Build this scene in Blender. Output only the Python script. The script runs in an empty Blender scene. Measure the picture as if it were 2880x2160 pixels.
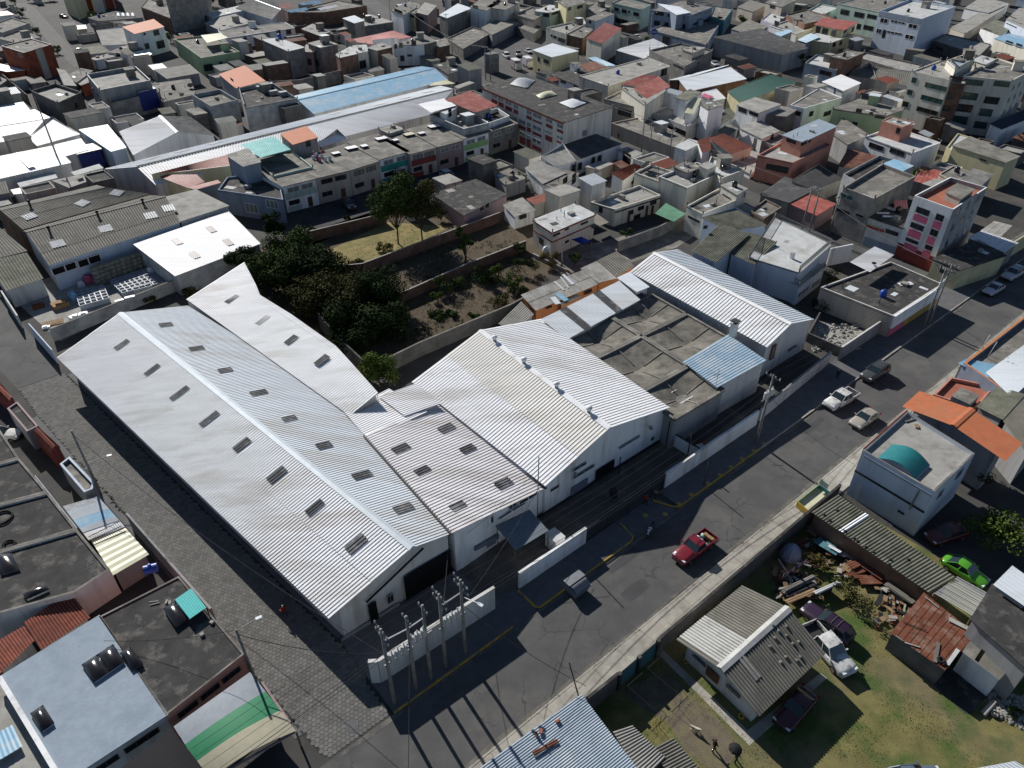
import bpy,math,random
from mathutils import Vector,Matrix
random.seed(7)
RAD=math.radians
scene=bpy.context.scene
col=scene.collection
# ---------------------------------------------------------------- camera, sky, sun, exposure
H,FPX,PITCH=55.0,2035.0,36.0
cd=bpy.data.cameras.new('camera');cam=bpy.data.objects.new('camera',cd);col.objects.link(cam)
cam.location=(0,0,H);cam.rotation_euler=(RAD(90-PITCH),0,0)
cd.sensor_fit='HORIZONTAL';cd.sensor_width=36.0;cd.lens=36.0*FPX/2880.0
cd.clip_start=1.0;cd.clip_end=6000.0
scene.camera=cam
SUN_AZ, SUN_EL = 123.5, 31.0          # direction towards the sun, degrees from +X towards +Y
world=bpy.data.worlds.new('World');scene.world=world;world.use_nodes=True
wn=world.node_tree.nodes;wl=world.node_tree.links
bgn=wn['Background'];sky=wn.new('ShaderNodeTexSky');sky.sky_type='NISHITA';sky.sun_disc=False
sky.sun_elevation=RAD(SUN_EL);sky.sun_rotation=RAD(90-SUN_AZ);sky.altitude=2800
wl.new(sky.outputs[0],bgn.inputs[0]);bgn.inputs[1].default_value=0.065
sd=bpy.data.lights.new('sun','SUN');sun=bpy.data.objects.new('sun',sd);col.objects.link(sun)
sd.energy=5.0;sd.angle=RAD(0.53);sd.color=(1.0,0.965,0.915)
_s=Vector((math.cos(RAD(SUN_AZ))*math.cos(RAD(SUN_EL)),math.sin(RAD(SUN_AZ))*math.cos(RAD(SUN_EL)),math.sin(RAD(SUN_EL))))
sun.rotation_euler=_s.to_track_quat('Z','Y').to_euler();sun.location=_s*200
scene.view_settings.view_transform='Standard';scene.view_settings.look='None'
scene.view_settings.exposure=0.22;scene.view_settings.gamma=1.0;scene.view_settings.use_curve_mapping=False
scene.render.engine='CYCLES'
scene.cycles.max_bounces=4;scene.cycles.diffuse_bounces=3;scene.cycles.glossy_bounces=2;scene.cycles.transparent_max_bounces=6

# ---------------------------------------------------------------- survey: sight lines of the drone to real places
_t=RAD(PITCH);_F=Vector((0,math.cos(_t),-math.sin(_t)));_R=Vector((1,0,0));_U=_R.cross(_F)
S=720/2212.0
def full(t,x,y):return int(t[1])*720+x*S,int(t[0])*540+y*S
def ray(t,x,y):
    X,Y=full(t,x,y);return _F*FPX+_R*(X-1440)-_U*(Y-1080)
def at(t,x,y,z=0.0):
    d=ray(t,x,y);k=(z-H)/d.z
    return Vector((0,0,H))+d*k
def R(t,z,*c):return [at(t,c[i],c[i+1],z) for i in range(0,len(c),2)]
def proj_y(p):
    v=p-Vector((0,0,H));return 1080-FPX*v.dot(_U)/v.dot(_F)
def HZ(t,bx,by,tx,ty,z0=0.0):
    B=at(t,bx,by,z0);Y=full(t,tx,ty)[1];lo,hi=0.0,45.0
    for _ in range(40):
        m=(lo+hi)/2
        if proj_y(Vector((B.x,B.y,m)))>Y:lo=m
        else:hi=m
    return m
def on_plane(t,x,y,o,n):
    d=ray(t,x,y);c=Vector((0,0,H));return c+d*((o-c).dot(n)/d.dot(n))

# ---------------------------------------------------------------- materials
MATS={}
def nt(m):return m.node_tree.nodes,m.node_tree.links
def mat(name,c,rough=.85,metal=0.,var=.3,scale=.8,stain=None,amt=.45,sscale=.25,bump=.15,streak=False,spec=.3,fine=14.):
    if name in MATS:return MATS[name]
    m=bpy.data.materials.new(name);m.use_nodes=True;N,L=nt(m);b=N['Principled BSDF']
    b.inputs['Roughness'].default_value=rough;b.inputs['Metallic'].default_value=metal
    b.inputs['Specular IOR Level'].default_value=spec
    tc=N.new('ShaderNodeTexCoord');geo=N.new('ShaderNodeNewGeometry')
    mp=N.new('ShaderNodeMapping');L.new(geo.outputs['Position'],mp.inputs[0])
    if streak=='u':mp.inputs['Rotation'].default_value=(0,0,RAD(-40));mp.inputs['Scale'].default_value=(.05,.9,1)
    elif streak:mp.inputs['Scale'].default_value=(1,1,.12)
    n1=N.new('ShaderNodeTexNoise');n1.inputs['Scale'].default_value=scale;n1.inputs['Detail'].default_value=8;n1.inputs['Roughness'].default_value=.65
    L.new(mp.outputs[0],n1.inputs['Vector'])
    r1=N.new('ShaderNodeMapRange');r1.inputs[1].default_value=.3;r1.inputs[2].default_value=.7;L.new(n1.outputs['Fac'],r1.inputs[0])
    mx=N.new('ShaderNodeMix');mx.data_type='RGBA';L.new(r1.outputs[0],mx.inputs[0])
    mx.inputs[6].default_value=tuple(x*(1-var) for x in c)+(1,);mx.inputs[7].default_value=tuple(min(1,x*(1+var*.6)) for x in c)+(1,)
    out=mx.outputs[2]
    if stain is not None:
        n2=N.new('ShaderNodeTexNoise');n2.inputs['Scale'].default_value=sscale;n2.inputs['Detail'].default_value=10;n2.inputs['Roughness'].default_value=.7
        L.new(mp.outputs[0],n2.inputs['Vector'])
        r2=N.new('ShaderNodeMapRange');r2.inputs[1].default_value=.62-amt*.3;r2.inputs[2].default_value=.74-amt*.2;L.new(n2.outputs['Fac'],r2.inputs[0])
        m2=N.new('ShaderNodeMix');m2.data_type='RGBA';L.new(r2.outputs[0],m2.inputs[0]);L.new(out,m2.inputs[6]);m2.inputs[7].default_value=tuple(stain)+(1,)
        out=m2.outputs[2]
    L.new(out,b.inputs['Base Color'])
    if bump:
        n3=N.new('ShaderNodeTexNoise');n3.inputs['Scale'].default_value=fine;n3.inputs['Detail'].default_value=4;L.new(geo.outputs['Position'],n3.inputs['Vector'])
        bp=N.new('ShaderNodeBump');bp.inputs['Strength'].default_value=bump;bp.inputs['Distance'].default_value=.05
        L.new(n3.outputs['Fac'],bp.inputs['Height']);L.new(bp.outputs[0],b.inputs['Normal'])
    MATS[name]=m;return m
def bmat(name,c1,c2,mortar,bw=.4,bh=.2,ms=.015,rough=.9,stain=None):
    m=bpy.data.materials.new(name);m.use_nodes=True;N,L=nt(m);b=N['Principled BSDF'];b.inputs['Roughness'].default_value=rough
    b.inputs['Specular IOR Level'].default_value=.2
    uv=N.new('ShaderNodeUVMap');br=N.new('ShaderNodeTexBrick');L.new(uv.outputs[0],br.inputs['Vector'])
    br.inputs['Color1'].default_value=c1+(1,);br.inputs['Color2'].default_value=c2+(1,);br.inputs['Mortar'].default_value=mortar+(1,)
    br.inputs['Scale'].default_value=1;br.inputs['Mortar Size'].default_value=ms;br.inputs['Brick Width'].default_value=bw;br.inputs['Row Height'].default_value=bh
    geo=N.new('ShaderNodeNewGeometry');n1=N.new('ShaderNodeTexNoise');n1.inputs['Scale'].default_value=.6;n1.inputs['Detail'].default_value=8;L.new(geo.outputs['Position'],n1.inputs['Vector'])
    mx=N.new('ShaderNodeMix');mx.data_type='RGBA';mx.blend_type='MULTIPLY';mx.inputs[0].default_value=1
    rr=N.new('ShaderNodeMapRange');rr.inputs[1].default_value=.3;rr.inputs[2].default_value=.7;rr.inputs[3].default_value=.6;rr.inputs[4].default_value=1.15;L.new(n1.outputs['Fac'],rr.inputs[0])
    L.new(br.outputs['Color'],mx.inputs[6]);L.new(rr.outputs[0],mx.inputs[7]);L.new(mx.outputs[2],b.inputs['Base Color'])
    bp=N.new('ShaderNodeBump');bp.invert=True;bp.inputs['Strength'].default_value=.5;bp.inputs['Distance'].default_value=.02;L.new(br.outputs['Fac'],bp.inputs['Height']);L.new(bp.outputs[0],b.inputs['Normal'])
    MATS[name]=m;return m
def plain(name,c,rough=.5,metal=0.,spec=.5,coat=0.,alpha=1.,trans=0.):
    if name in MATS:return MATS[name]
    m=bpy.data.materials.new(name);m.use_nodes=True;b=m.node_tree.nodes['Principled BSDF']
    b.inputs['Base Color'].default_value=tuple(c)+(1,);b.inputs['Roughness'].default_value=rough;b.inputs['Metallic'].default_value=metal
    b.inputs['Specular IOR Level'].default_value=spec;b.inputs['Coat Weight'].default_value=coat;b.inputs['Coat Roughness'].default_value=.08
    b.inputs['Alpha'].default_value=alpha
    MATS[name]=m;return m
def leafmat(name,c1,c2):
    m=bpy.data.materials.new(name);m.use_nodes=True;N,L=nt(m);b=N['Principled BSDF'];b.inputs['Roughness'].default_value=.9;b.inputs['Specular IOR Level'].default_value=.05
    geo=N.new('ShaderNodeNewGeometry');n1=N.new('ShaderNodeTexNoise');n1.inputs['Scale'].default_value=.9;n1.inputs['Detail'].default_value=3;L.new(geo.outputs['Position'],n1.inputs['Vector'])
    wn_=N.new('ShaderNodeMath');wn_.operation='ADD';L.new(n1.outputs['Fac'],wn_.inputs[0]);ri=N.new('ShaderNodeMath');ri.operation='MULTIPLY_ADD';L.new(geo.outputs['Random Per Island'],ri.inputs[0]);ri.inputs[1].default_value=.5;ri.inputs[2].default_value=-.25
    L.new(ri.outputs[0],wn_.inputs[1]);rr=N.new('ShaderNodeMapRange');rr.inputs[1].default_value=.25;rr.inputs[2].default_value=.75;L.new(wn_.outputs[0],rr.inputs[0])
    mx=N.new('ShaderNodeMix');mx.data_type='RGBA';L.new(rr.outputs[0],mx.inputs[0]);mx.inputs[6].default_value=c1+(1,);mx.inputs[7].default_value=c2+(1,);L.new(mx.outputs[2],b.inputs['Base Color'])
    MATS[name]=m;return m

# sheet metals and roofs
mat('roof_white',(.85,.85,.845),.62,.0,.10,.9,(.64,.61,.57),.34,.35,.02,spec=.45,streak='u')
mat('roof_galv',(.64,.68,.71),.58,.05,.12,.9,(.52,.52,.50),.34,.3,.02,spec=.5,streak='u')
mat('roof_bright',(.82,.82,.82),.65,.0,.10,.9,(.6,.58,.55),.38,.4,.02,spec=.4,streak='u')
mat('roof_cream',(.76,.735,.68),.65,0,.12,.9,(.6,.57,.5),.36,.4,.02,spec=.4,streak='u')
mat('roof_weathered',(.70,.68,.68),.65,0,.14,.9,(.50,.47,.44),.42,.5,.02,spec=.4,streak='u')
mat('roof_bluegrey',(.36,.43,.49),.55,0,.16,.9,(.55,.58,.6),.4,.4,.02);mat('roof_bluegrey_dirt',(.20,.25,.30),.7,0,.2,.9)
mat('roof_slate',(.20,.23,.26),.6,0,.15,.7)
mat('roof_fibre_white',(.52,.52,.49),.85,0,.2,.9,(.38,.37,.34),.4,.5,.05)
mat('roof_blue',(.33,.46,.56),.55,.1,.15,.7,(.5,.55,.58),.4,.3,.02,spec=.5)
mat('roof_skyblue',(.25,.45,.60),.45,.0,.15,.8,(.45,.52,.56),.45,.3,.02)
mat('roof_fibre',(.24,.225,.19),.9,0,.3,.6,(.13,.125,.105),.55,.4,.1)
mat('roof_fibre_pale',(.36,.35,.32),.9,0,.25,.6,(.2,.19,.17),.5,.4,.1)
mat('roof_fibre_dark',(.075,.075,.078),.9,0,.3,.6,(.15,.15,.14),.35,.4,.1)
mat('roof_fibre_mossy',(.20,.20,.155),.9,0,.35,.8,(.10,.105,.075),.55,.5,.1)
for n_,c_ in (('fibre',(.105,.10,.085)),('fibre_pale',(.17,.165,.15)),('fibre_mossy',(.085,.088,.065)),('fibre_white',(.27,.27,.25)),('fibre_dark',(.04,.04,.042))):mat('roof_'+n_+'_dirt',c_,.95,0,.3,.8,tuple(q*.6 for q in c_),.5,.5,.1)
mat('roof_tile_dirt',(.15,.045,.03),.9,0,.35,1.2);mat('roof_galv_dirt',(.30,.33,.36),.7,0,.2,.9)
mat('roof_tile',(.30,.085,.05),.85,0,.35,1.2,(.16,.06,.045),.5,.5,.1)
mat('roof_tile_orange',(.50,.16,.07),.75,0,.15,1.,(.42,.17,.09),.4,.4,.05)
mat('roof_red_metal',(.33,.085,.065),.6,0,.25,.7,(.42,.18,.14),.45,.4,.05)
mat('roof_pink_metal',(.55,.22,.20),.6,0,.2,.7,(.45,.2,.17),.4,.4,.05)
mat('roof_green_metal',(.05,.13,.10),.5,0,.2,.7)
mat('roof_turq',(.06,.40,.38),.45,0,.2,.9,(.2,.5,.48),.4,.4,.02)
mat('roof_rust',(.16,.055,.03),.85,0,.4,.9,(.25,.16,.12),.4,.8,.1)
mat('roof_yellowish',(.60,.58,.40),.5,0,.15,.8)
mat('skylight',(.05,.053,.06),.75,0,.35,2.,(.22,.22,.22),.35,.8,.02,spec=.5)
mat('skylight_worn',(.13,.13,.135),.75,0,.4,2.,(.28,.28,.27),.45,.8,.02)
mat('skylight_pale',(.42,.44,.45),.4,0,.3,2.,(.3,.3,.3),.4,.8,.02)
mat('ridge_metal',(.55,.60,.63),.45,.3,.12,1.,None,bump=.02)
# slabs
mat('slab',(.17,.16,.14),.95,0,.35,.5,(.30,.28,.25),.45,.35,.25)
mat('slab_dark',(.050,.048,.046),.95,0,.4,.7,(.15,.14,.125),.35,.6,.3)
mat('slab_pale',(.34,.33,.30),.95,0,.25,.5,(.2,.19,.17),.4,.35,.2)
mat('slab_white',(.52,.53,.52),.9,0,.2,.5,(.36,.35,.32),.4,.35,.15)
mat('slab_blue',(.29,.345,.40),.95,0,.12,1.2,(.24,.29,.34),.4,.5,.3,fine=5.)
mat('slab_umbrella',(.20,.185,.155),.95,0,.4,.6,(.085,.08,.07),.5,.5,.25)
mat('terracotta',(.34,.12,.075),.9,0,.2,1.)
# walls
mat('w_white',(.80,.81,.81),.85,0,.10,.8,(.50,.49,.46),.35,.5,.1,streak=True)
mat('w_white_dirty',(.62,.61,.58),.9,0,.12,.8,(.42,.40,.36),.42,.6,.15,streak=True)
mat('w_bluewhite',(.52,.58,.66),.85,0,.12,.8,(.40,.45,.52),.35,.5,.1,streak=True)
mat('w_cream',(.66,.63,.54),.85,0,.12,.8,(.42,.39,.32),.35,.5,.1,streak=True)
mat('w_yellow',(.60,.54,.33),.85,0,.12,.8,(.44,.40,.27),.35,.5,.1,streak=True)
mat('w_beige',(.44,.40,.34),.9,0,.15,.8,(.30,.27,.23),.35,.5,.1,streak=True)
mat('w_grey',(.30,.30,.30),.9,0,.2,.8,(.18,.18,.18),.4,.5,.15,streak=True)
mat('w_greyblue',(.24,.29,.36),.9,0,.15,.8,(.17,.2,.25),.35,.5,.1,streak=True)
mat('w_green',(.36,.46,.27),.85,0,.12,.8,(.26,.33,.2),.35,.5,.1,streak=True)
mat('w_mint',(.42,.52,.45),.85,0,.12,.8,(.3,.37,.33),.35,.5,.1,streak=True)
mat('w_teal',(.05,.30,.26),.85,0,.15,.8)
mat('w_tealdark',(.08,.19,.22),.85,0,.15,.8)
mat('w_lime',(.30,.50,.20),.85,0,.15,.8)
mat('w_orange',(.50,.20,.08),.85,0,.15,.8,(.38,.17,.09),.3,.6,.1)
mat('w_salmon',(.52,.24,.18),.85,0,.15,.8,(.36,.18,.14),.35,.6,.1)
mat('w_pink',(.52,.12,.20),.85,0,.12,.8)
mat('w_maroon',(.22,.045,.04),.8,0,.2,.8)
mat('w_lilac',(.42,.38,.46),.9,0,.12,.8)
mat('w_mauve',(.33,.24,.24),.85,0,.15,.8)
mat('w_blue',(.02,.03,.16),.6,0,.15,2.)
bmat('w_brick',(.24,.11,.065),(.17,.085,.055),(.22,.2,.17),.28,.10,.012)
bmat('w_redbrick',(.34,.075,.035),(.28,.06,.03),(.25,.12,.08),.28,.10,.010)
bmat('w_block',(.25,.24,.225),(.19,.185,.175),(.33,.31,.28),.42,.21,.018)
bmat('w_whiteblock',(.44,.455,.46),(.38,.40,.41),(.30,.31,.31),.42,.21,.018)
bmat('w_darkblock',(.145,.14,.13),(.115,.11,.105),(.18,.17,.16),.42,.21,.018)
# others
plain('glass',(.018,.022,.026),.12,0,.6)
plain('glass_green',(.03,.09,.08),.12,0,.6)
mat('curtain',(.19,.20,.20),.4,0,.35,3.,None,bump=0,spec=.5)
plain('black_void',(.012,.012,.013),.9,0,.1)
plain('frame_white',(.6,.6,.6),.6);plain('frame_dark',(.05,.045,.04),.6);plain('frame_grey',(.25,.26,.27),.5)
mat('door_brown',(.10,.045,.03),.7,0,.2,2.);mat('door_grey',(.17,.19,.23),.6,0,.15,2.);mat('door_white',(.6,.6,.6),.6,0,.1,2.)
mat('iron',(.035,.035,.037),.6,.3,.2,3.,bump=0)
mat('iron_grey',(.22,.23,.24),.5,.6,.2,3.,bump=0)
mat('pole_concrete',(.26,.25,.23),.9,0,.2,1.5,(.14,.13,.12),.4,1.,.1)
mat('wire',(.035,.035,.037),.7,0,.1,1.,bump=0)
mat('ceramic',(.48,.48,.46),.4,0,.1,2.,bump=0)
mat('cardboard',(.33,.20,.10),.9,0,.2,2.)
mat('wood',(.24,.16,.09),.9,0,.3,2.)
mat('asphalt',(.078,.077,.077),.92,0,.22,.35,(.115,.112,.105),.4,.12,.35,fine=30.)
mat('asphalt_dark',(.04,.04,.042),.92,0,.25,.5,(.075,.073,.07),.4,.3,.3,fine=30.)
mat('paver',(.115,.112,.103),.95,0,.25,.8,(.085,.083,.078),.4,.3,.3,fine=25.)
mat('paver_joint',(.045,.045,.042),1,0,.3,2.)
mat('pavement',(.38,.355,.305),.95,0,.22,.9,(.25,.235,.20),.5,.5,.25)
mat('pavement_grey',(.13,.13,.135),.95,0,.2,.9,(.10,.10,.10),.4,.5,.2)
mat('paint_yellow',(.50,.33,.05),.8,0,.3,2.,(.2,.17,.12),.5,1.5,.1)
mat('paint_white',(.6,.6,.58),.8,0,.25,2.,(.2,.2,.2),.35,1.5,.1)
mat('yard',(.10,.095,.085),.95,0,.3,.5,(.17,.155,.13),.4,.2,.3)
mat('ground',(.062,.060,.056),.95,0,.3,.2,(.095,.088,.075),.45,.06,.3)
mat('soil',(.105,.08,.052),1,0,.35,.6,(.06,.052,.03),.5,.3,.6,fine=6.)
mat('drygrass',(.26,.21,.085),1,0,.35,.7,(.15,.14,.05),.5,.3,.6,fine=8.)
mat('rubber',(.018,.018,.018),.85,0,.2,3.,bump=0)
mat('bin_plastic',(.40,.43,.47),.5,0,.2,2.,bump=0)
mat('plastic_white',(.66,.68,.70),.5,0,.1,2.,bump=0)
mat('plastic_blue',(.025,.07,.32),.4,0,.1,2.,bump=0)
mat('plastic_dark',(.02,.018,.018),.18,0,.2,2.,bump=0,spec=.6)
mat('plastic_turq',(.03,.42,.40),.5,0,.12,2.,bump=0)

# ---------------------------------------------------------------- mesh and object helpers
OFF={}
class MB:
    def __init__(s):s.v=[];s.f=[];s.uv=[];s.dirt=set()
    def quad(s,a,b,c,d,uv=None):
        i=len(s.v);s.v+=[a,b,c,d];s.f.append((i,i+1,i+2,i+3));s.uv.append(uv);return s
    def poly(s,P):
        i=len(s.v);s.v+=list(P);s.f.append(tuple(range(i,i+len(P))));s.uv.append(None);return s
    def hexa(s, P):   # 8 corners: bottom 4 (ccw), top 4
        i=len(s.v);s.v+=list(P)
        for q in ((3,2,1,0),(4,5,6,7),(0,1,5,4),(1,2,6,5),(2,3,7,6),(3,0,4,7)):
            s.f.append(tuple(i+k for k in q));s.uv.append(None)
        return s
    def box(s, c, sx, sy, sz, rz=0., z0=None):   # c centre of base
        cx,cy,cz=c;ca,sa=math.cos(rz),math.sin(rz);P=[]
        for z in (cz,cz+sz):
            for (x,y) in ((-1,-1),(1,-1),(1,1),(-1,1)):
                X,Y=x*sx/2,y*sy/2;P.append(Vector((cx+X*ca-Y*sa,cy+X*sa+Y*ca,z)))
        return s.hexa(P)
    def prism(s,poly,z0,z1,cap=True):
        n=len(poly);A=sum(poly[i].x*poly[(i+1) % n].y-poly[(i+1) % n].x*poly[i].y for i in range(n))
        P=list(poly) if A>0 else list(reversed(poly));u=0.
        for i in range(n):
            a,b=P[i],P[(i+1) % n];l=math.hypot(b.x-a.x,b.y-a.y)
            s.quad(Vector((a.x,a.y,z0)),Vector((b.x,b.y,z0)),Vector((b.x,b.y,z1)),Vector((a.x,a.y,z1)),((u,z0),(u+l,z0),(u+l,z1),(u,z1)));u+=l
        if cap:s.poly([Vector((p.x,p.y,z1)) for p in P])
        return s
    def bar(s, a, b, w, h=None, up=Vector((0, 0, 1))):   # rectangular bar a->b
        h=h or w;d=(b-a).normalized();x=d.cross(up)
        if x.length<1e-4:x=d.cross(Vector((1,0,0)))
        x.normalize();y=x.cross(d);x=x*w/2;y=y*h/2
        return s.hexa([a-x-y,a+x-y,b+x-y,b-x-y,a-x+y,a+x+y,b+x+y,b-x+y])
    def tube(s,pts,r,n=6,r1=None,cap=True):
        m=len(pts);base=len(s.v)
        for k,p in enumerate(pts):
            d=(pts[min(k+1,m-1)]-pts[max(k-1,0)]).normalized();up=Vector((0,0,1)) if abs(d.z)<.9 else Vector((1,0,0))
            x=d.cross(up).normalized();y=x.cross(d);rr=r if r1 is None else r+(r1-r)*k/(m-1)
            for j in range(n):
                a=2*math.pi*j/n;s.v.append(p+x*(rr*math.cos(a))+y*(rr*math.sin(a)))
        for k in range(m-1):
            for j in range(n):
                s.f.append((base+k*n+j,base+(k+1)*n+j,base+(k+1)*n+(j+1) % n,base+k*n+(j+1) % n));s.uv.append(None)
        if cap:
            s.f.append(tuple(base+j for j in range(n)));s.uv.append(None)
            s.f.append(tuple(base+(m-1)*n+j for j in reversed(range(n))));s.uv.append(None)
        return s
    def lathe(s, c, prof, n=14):   # prof [(r,z)...]
        base=len(s.v)
        for (r,z) in prof:
            for j in range(n):
                a=2*math.pi*j/n;s.v.append(Vector((c[0]+r*math.cos(a),c[1]+r*math.sin(a),c[2]+z)))
        for k in range(len(prof)-1):
            for j in range(n):
                s.f.append((base+k*n+j,base+k*n+(j+1) % n,base+(k+1)*n+(j+1) % n,base+(k+1)*n+j));s.uv.append(None)
        s.f.append(tuple(base+(len(prof)-1)*n+j for j in range(n)));s.uv.append(None)
        return s
    def corr(s,a,b,c,d,pitch,amp,prof='rib',thick=.0):
        # ribbed sheet: a->b runs across the ribs, a->d and b->c along them
        L=((b-a).length+(c-d).length)/2;n=max(2,int(round(L/pitch)))
        shp={'rib':((0,0),(.66,0),(.71,1),(.95,1)),'sine':((0,0),(.25,.5),(.5,1),(.75,.5)),'flat':((0,0),(.93,0),(.94,1),(.99,1))}[prof]
        nn=(b-a).cross(d-a).normalized()
        if nn.z<0:nn=-nn
        base=len(s.v);us=[]
        for i in range(n):
            for (u,h) in shp:us.append(((i+u)/n,h))
        us.append((1.,0))
        for (u,h) in us:
            s.v.append(a.lerp(b,u)+nn*(h*amp));s.v.append(d.lerp(c,u)+nn*(h*amp))
        for i in range(len(us)-1):
            k=base+i*2
            if prof=='sine' and i % 4 in (0,3):s.dirt.add(len(s.f))  # faces along the wave valleys take a darker colour
            s.f.append((k,k+2,k+3,k+1));s.uv.append(None)
        return s
def mesh_of(mb,name,off,smooth=False):
    me=bpy.data.meshes.new(name);me.from_pydata([(p[0]-off.x,p[1]-off.y,p[2]-off.z) for p in mb.v],[],mb.f)
    if any(u is not None for u in mb.uv):
        ul=me.uv_layers.new(name='UVMap');li=0
        for f,u in zip(mb.f,mb.uv):
            for k in range(len(f)):
                if u is not None:ul.data[li].uv=u[k]
                li+=1
    if smooth:me.polygons.foreach_set('use_smooth',[True]*len(me.polygons))
    me.update();return me
def M(m):return MATS[m] if isinstance(m,str) else m
def part(name,mb,m,parent,smooth=False,label=None):
    off=OFF[parent.name];me=mesh_of(mb,name,off,smooth);me.materials.append(M(m))
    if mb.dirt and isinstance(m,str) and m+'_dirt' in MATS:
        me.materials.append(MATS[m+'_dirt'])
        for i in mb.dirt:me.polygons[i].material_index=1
    o=bpy.data.objects.new(name,me);col.objects.link(o);o.parent=parent;OFF[o.name]=off
    if label:o['label']=label
    return o
def tag(o,label,cat,group=None):
    o['label']=label;o['category']=cat
    if group:o['group']=group
    return o
def emp(name,label,cat,loc,group=None):
    o=bpy.data.objects.new(name,None);col.objects.link(o);o.location=loc;o.empty_display_size=.3;OFF[o.name]=Vector(loc)
    return tag(o,label,cat,group)
def basept(P):
    xs=[p[0] for p in P];ys=[p[1] for p in P];return Vector(((min(xs)+max(xs))/2,(min(ys)+max(ys))/2,min(p[2] for p in P)))
def single(name,mb,m,label,cat,group=None,smooth=False):
    off=basept(mb.v);me=mesh_of(mb,name,off,smooth);me.materials.append(M(m))
    o=bpy.data.objects.new(name,me);col.objects.link(o);o.location=off;OFF[o.name]=off
    return tag(o,label,cat,group)
def struct(name,mb,m,smooth=False,kind='structure'):
    me=mesh_of(mb,name,Vector((0,0,0)),smooth);me.materials.append(M(m))
    o=bpy.data.objects.new(name,me);col.objects.link(o);o['kind']=kind;OFF[o.name]=Vector((0,0,0));return o
def offset_poly(P, d):   # shrink a polygon inwards by d (world ccw or cw)
    n=len(P);A=sum(P[i].x*P[(i+1) % n].y-P[(i+1) % n].x*P[i].y for i in range(n));sg=1 if A>0 else -1;out=[]
    for i in range(n):
        p0,p1,p2=P[i-1],P[i],P[(i+1) % n]
        d1=Vector((p1.x-p0.x,p1.y-p0.y)).normalized();d2=Vector((p2.x-p1.x,p2.y-p1.y)).normalized()
        n1=Vector((-d1.y,d1.x))*sg;n2=Vector((-d2.y,d2.x))*sg;k=1+n1.dot(n2)
        m=(n1+n2)/max(k,.3);out.append(Vector((p1.x+m.x*d,p1.y+m.y*d,p1.z)))
    return out
_wm={}
def win_mesh(key):
    if key in _wm:return _wm[key]
    mb=MB();f=.07
    if key=='pane':
        mb.hexa([Vector(p) for p in ((-.48,.0,-.48),(.48,.0,-.48),(.48,.02,-.48),(-.48,.02,-.48),(-.48,.0,.48),(.48,.0,.48),(.48,.02,.48),(-.48,.02,.48))])
    elif key=='door':
        mb.hexa([Vector(p) for p in ((-.5,.0,-.5),(.5,.0,-.5),(.5,.05,-.5),(-.5,.05,-.5),(-.5,.0,.5),(.5,.0,.5),(.5,.05,.5),(-.5,.05,.5))])
    else:
        def bx(x0,x1,z0,z1):mb.hexa([Vector(p) for p in ((x0,0,z0),(x1,0,z0),(x1,.07,z0),(x0,.07,z0),(x0,0,z1),(x1,0,z1),(x1,.07,z1),(x0,.07,z1))])
        g=.04
        bx(-.5,-.5+g,-.5,.5);bx(.5-g,.5,-.5,.5);bx(-.5+g,.5-g,.5-f,.5);bx(-.5+g,.5-g,-.5,-.5+f)
        for q in range(1,int(key)):x=-.5+q/int(key);bx(x-g/2,x+g/2,-.5+f,.5-f)
    _wm[key]=mesh_of(mb,key,Vector((0,0,0)));return _wm[key]
_wmm={}
def _meshmat(key,m):
    k=(key,m)
    if k not in _wmm:
        me=win_mesh(key).copy();me.materials.append(M(m));_wmm[k]=me
    return _wmm[k]
def put_window(root,c,nrm,w,h,glass='glass',frame='frame_white',bars=2,name='window'):
    d=Vector((nrm.y,-nrm.x));th=math.atan2(d.y,d.x);off=OFF[root.name]
    if name=='door':
        o=bpy.data.objects.new('door',_meshmat('door',glass))
    else:
        o=bpy.data.objects.new('window',_meshmat(str(bars),frame))
    col.objects.link(o);o.parent=root;o.location=c-off;o.rotation_euler=(0,0,th);o.scale=(w,1,h);OFF[o.name]=off
    if name !='door':
        p=bpy.data.objects.new('pane',_meshmat('pane',glass));col.objects.link(p);p.parent=o
    return o
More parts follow.
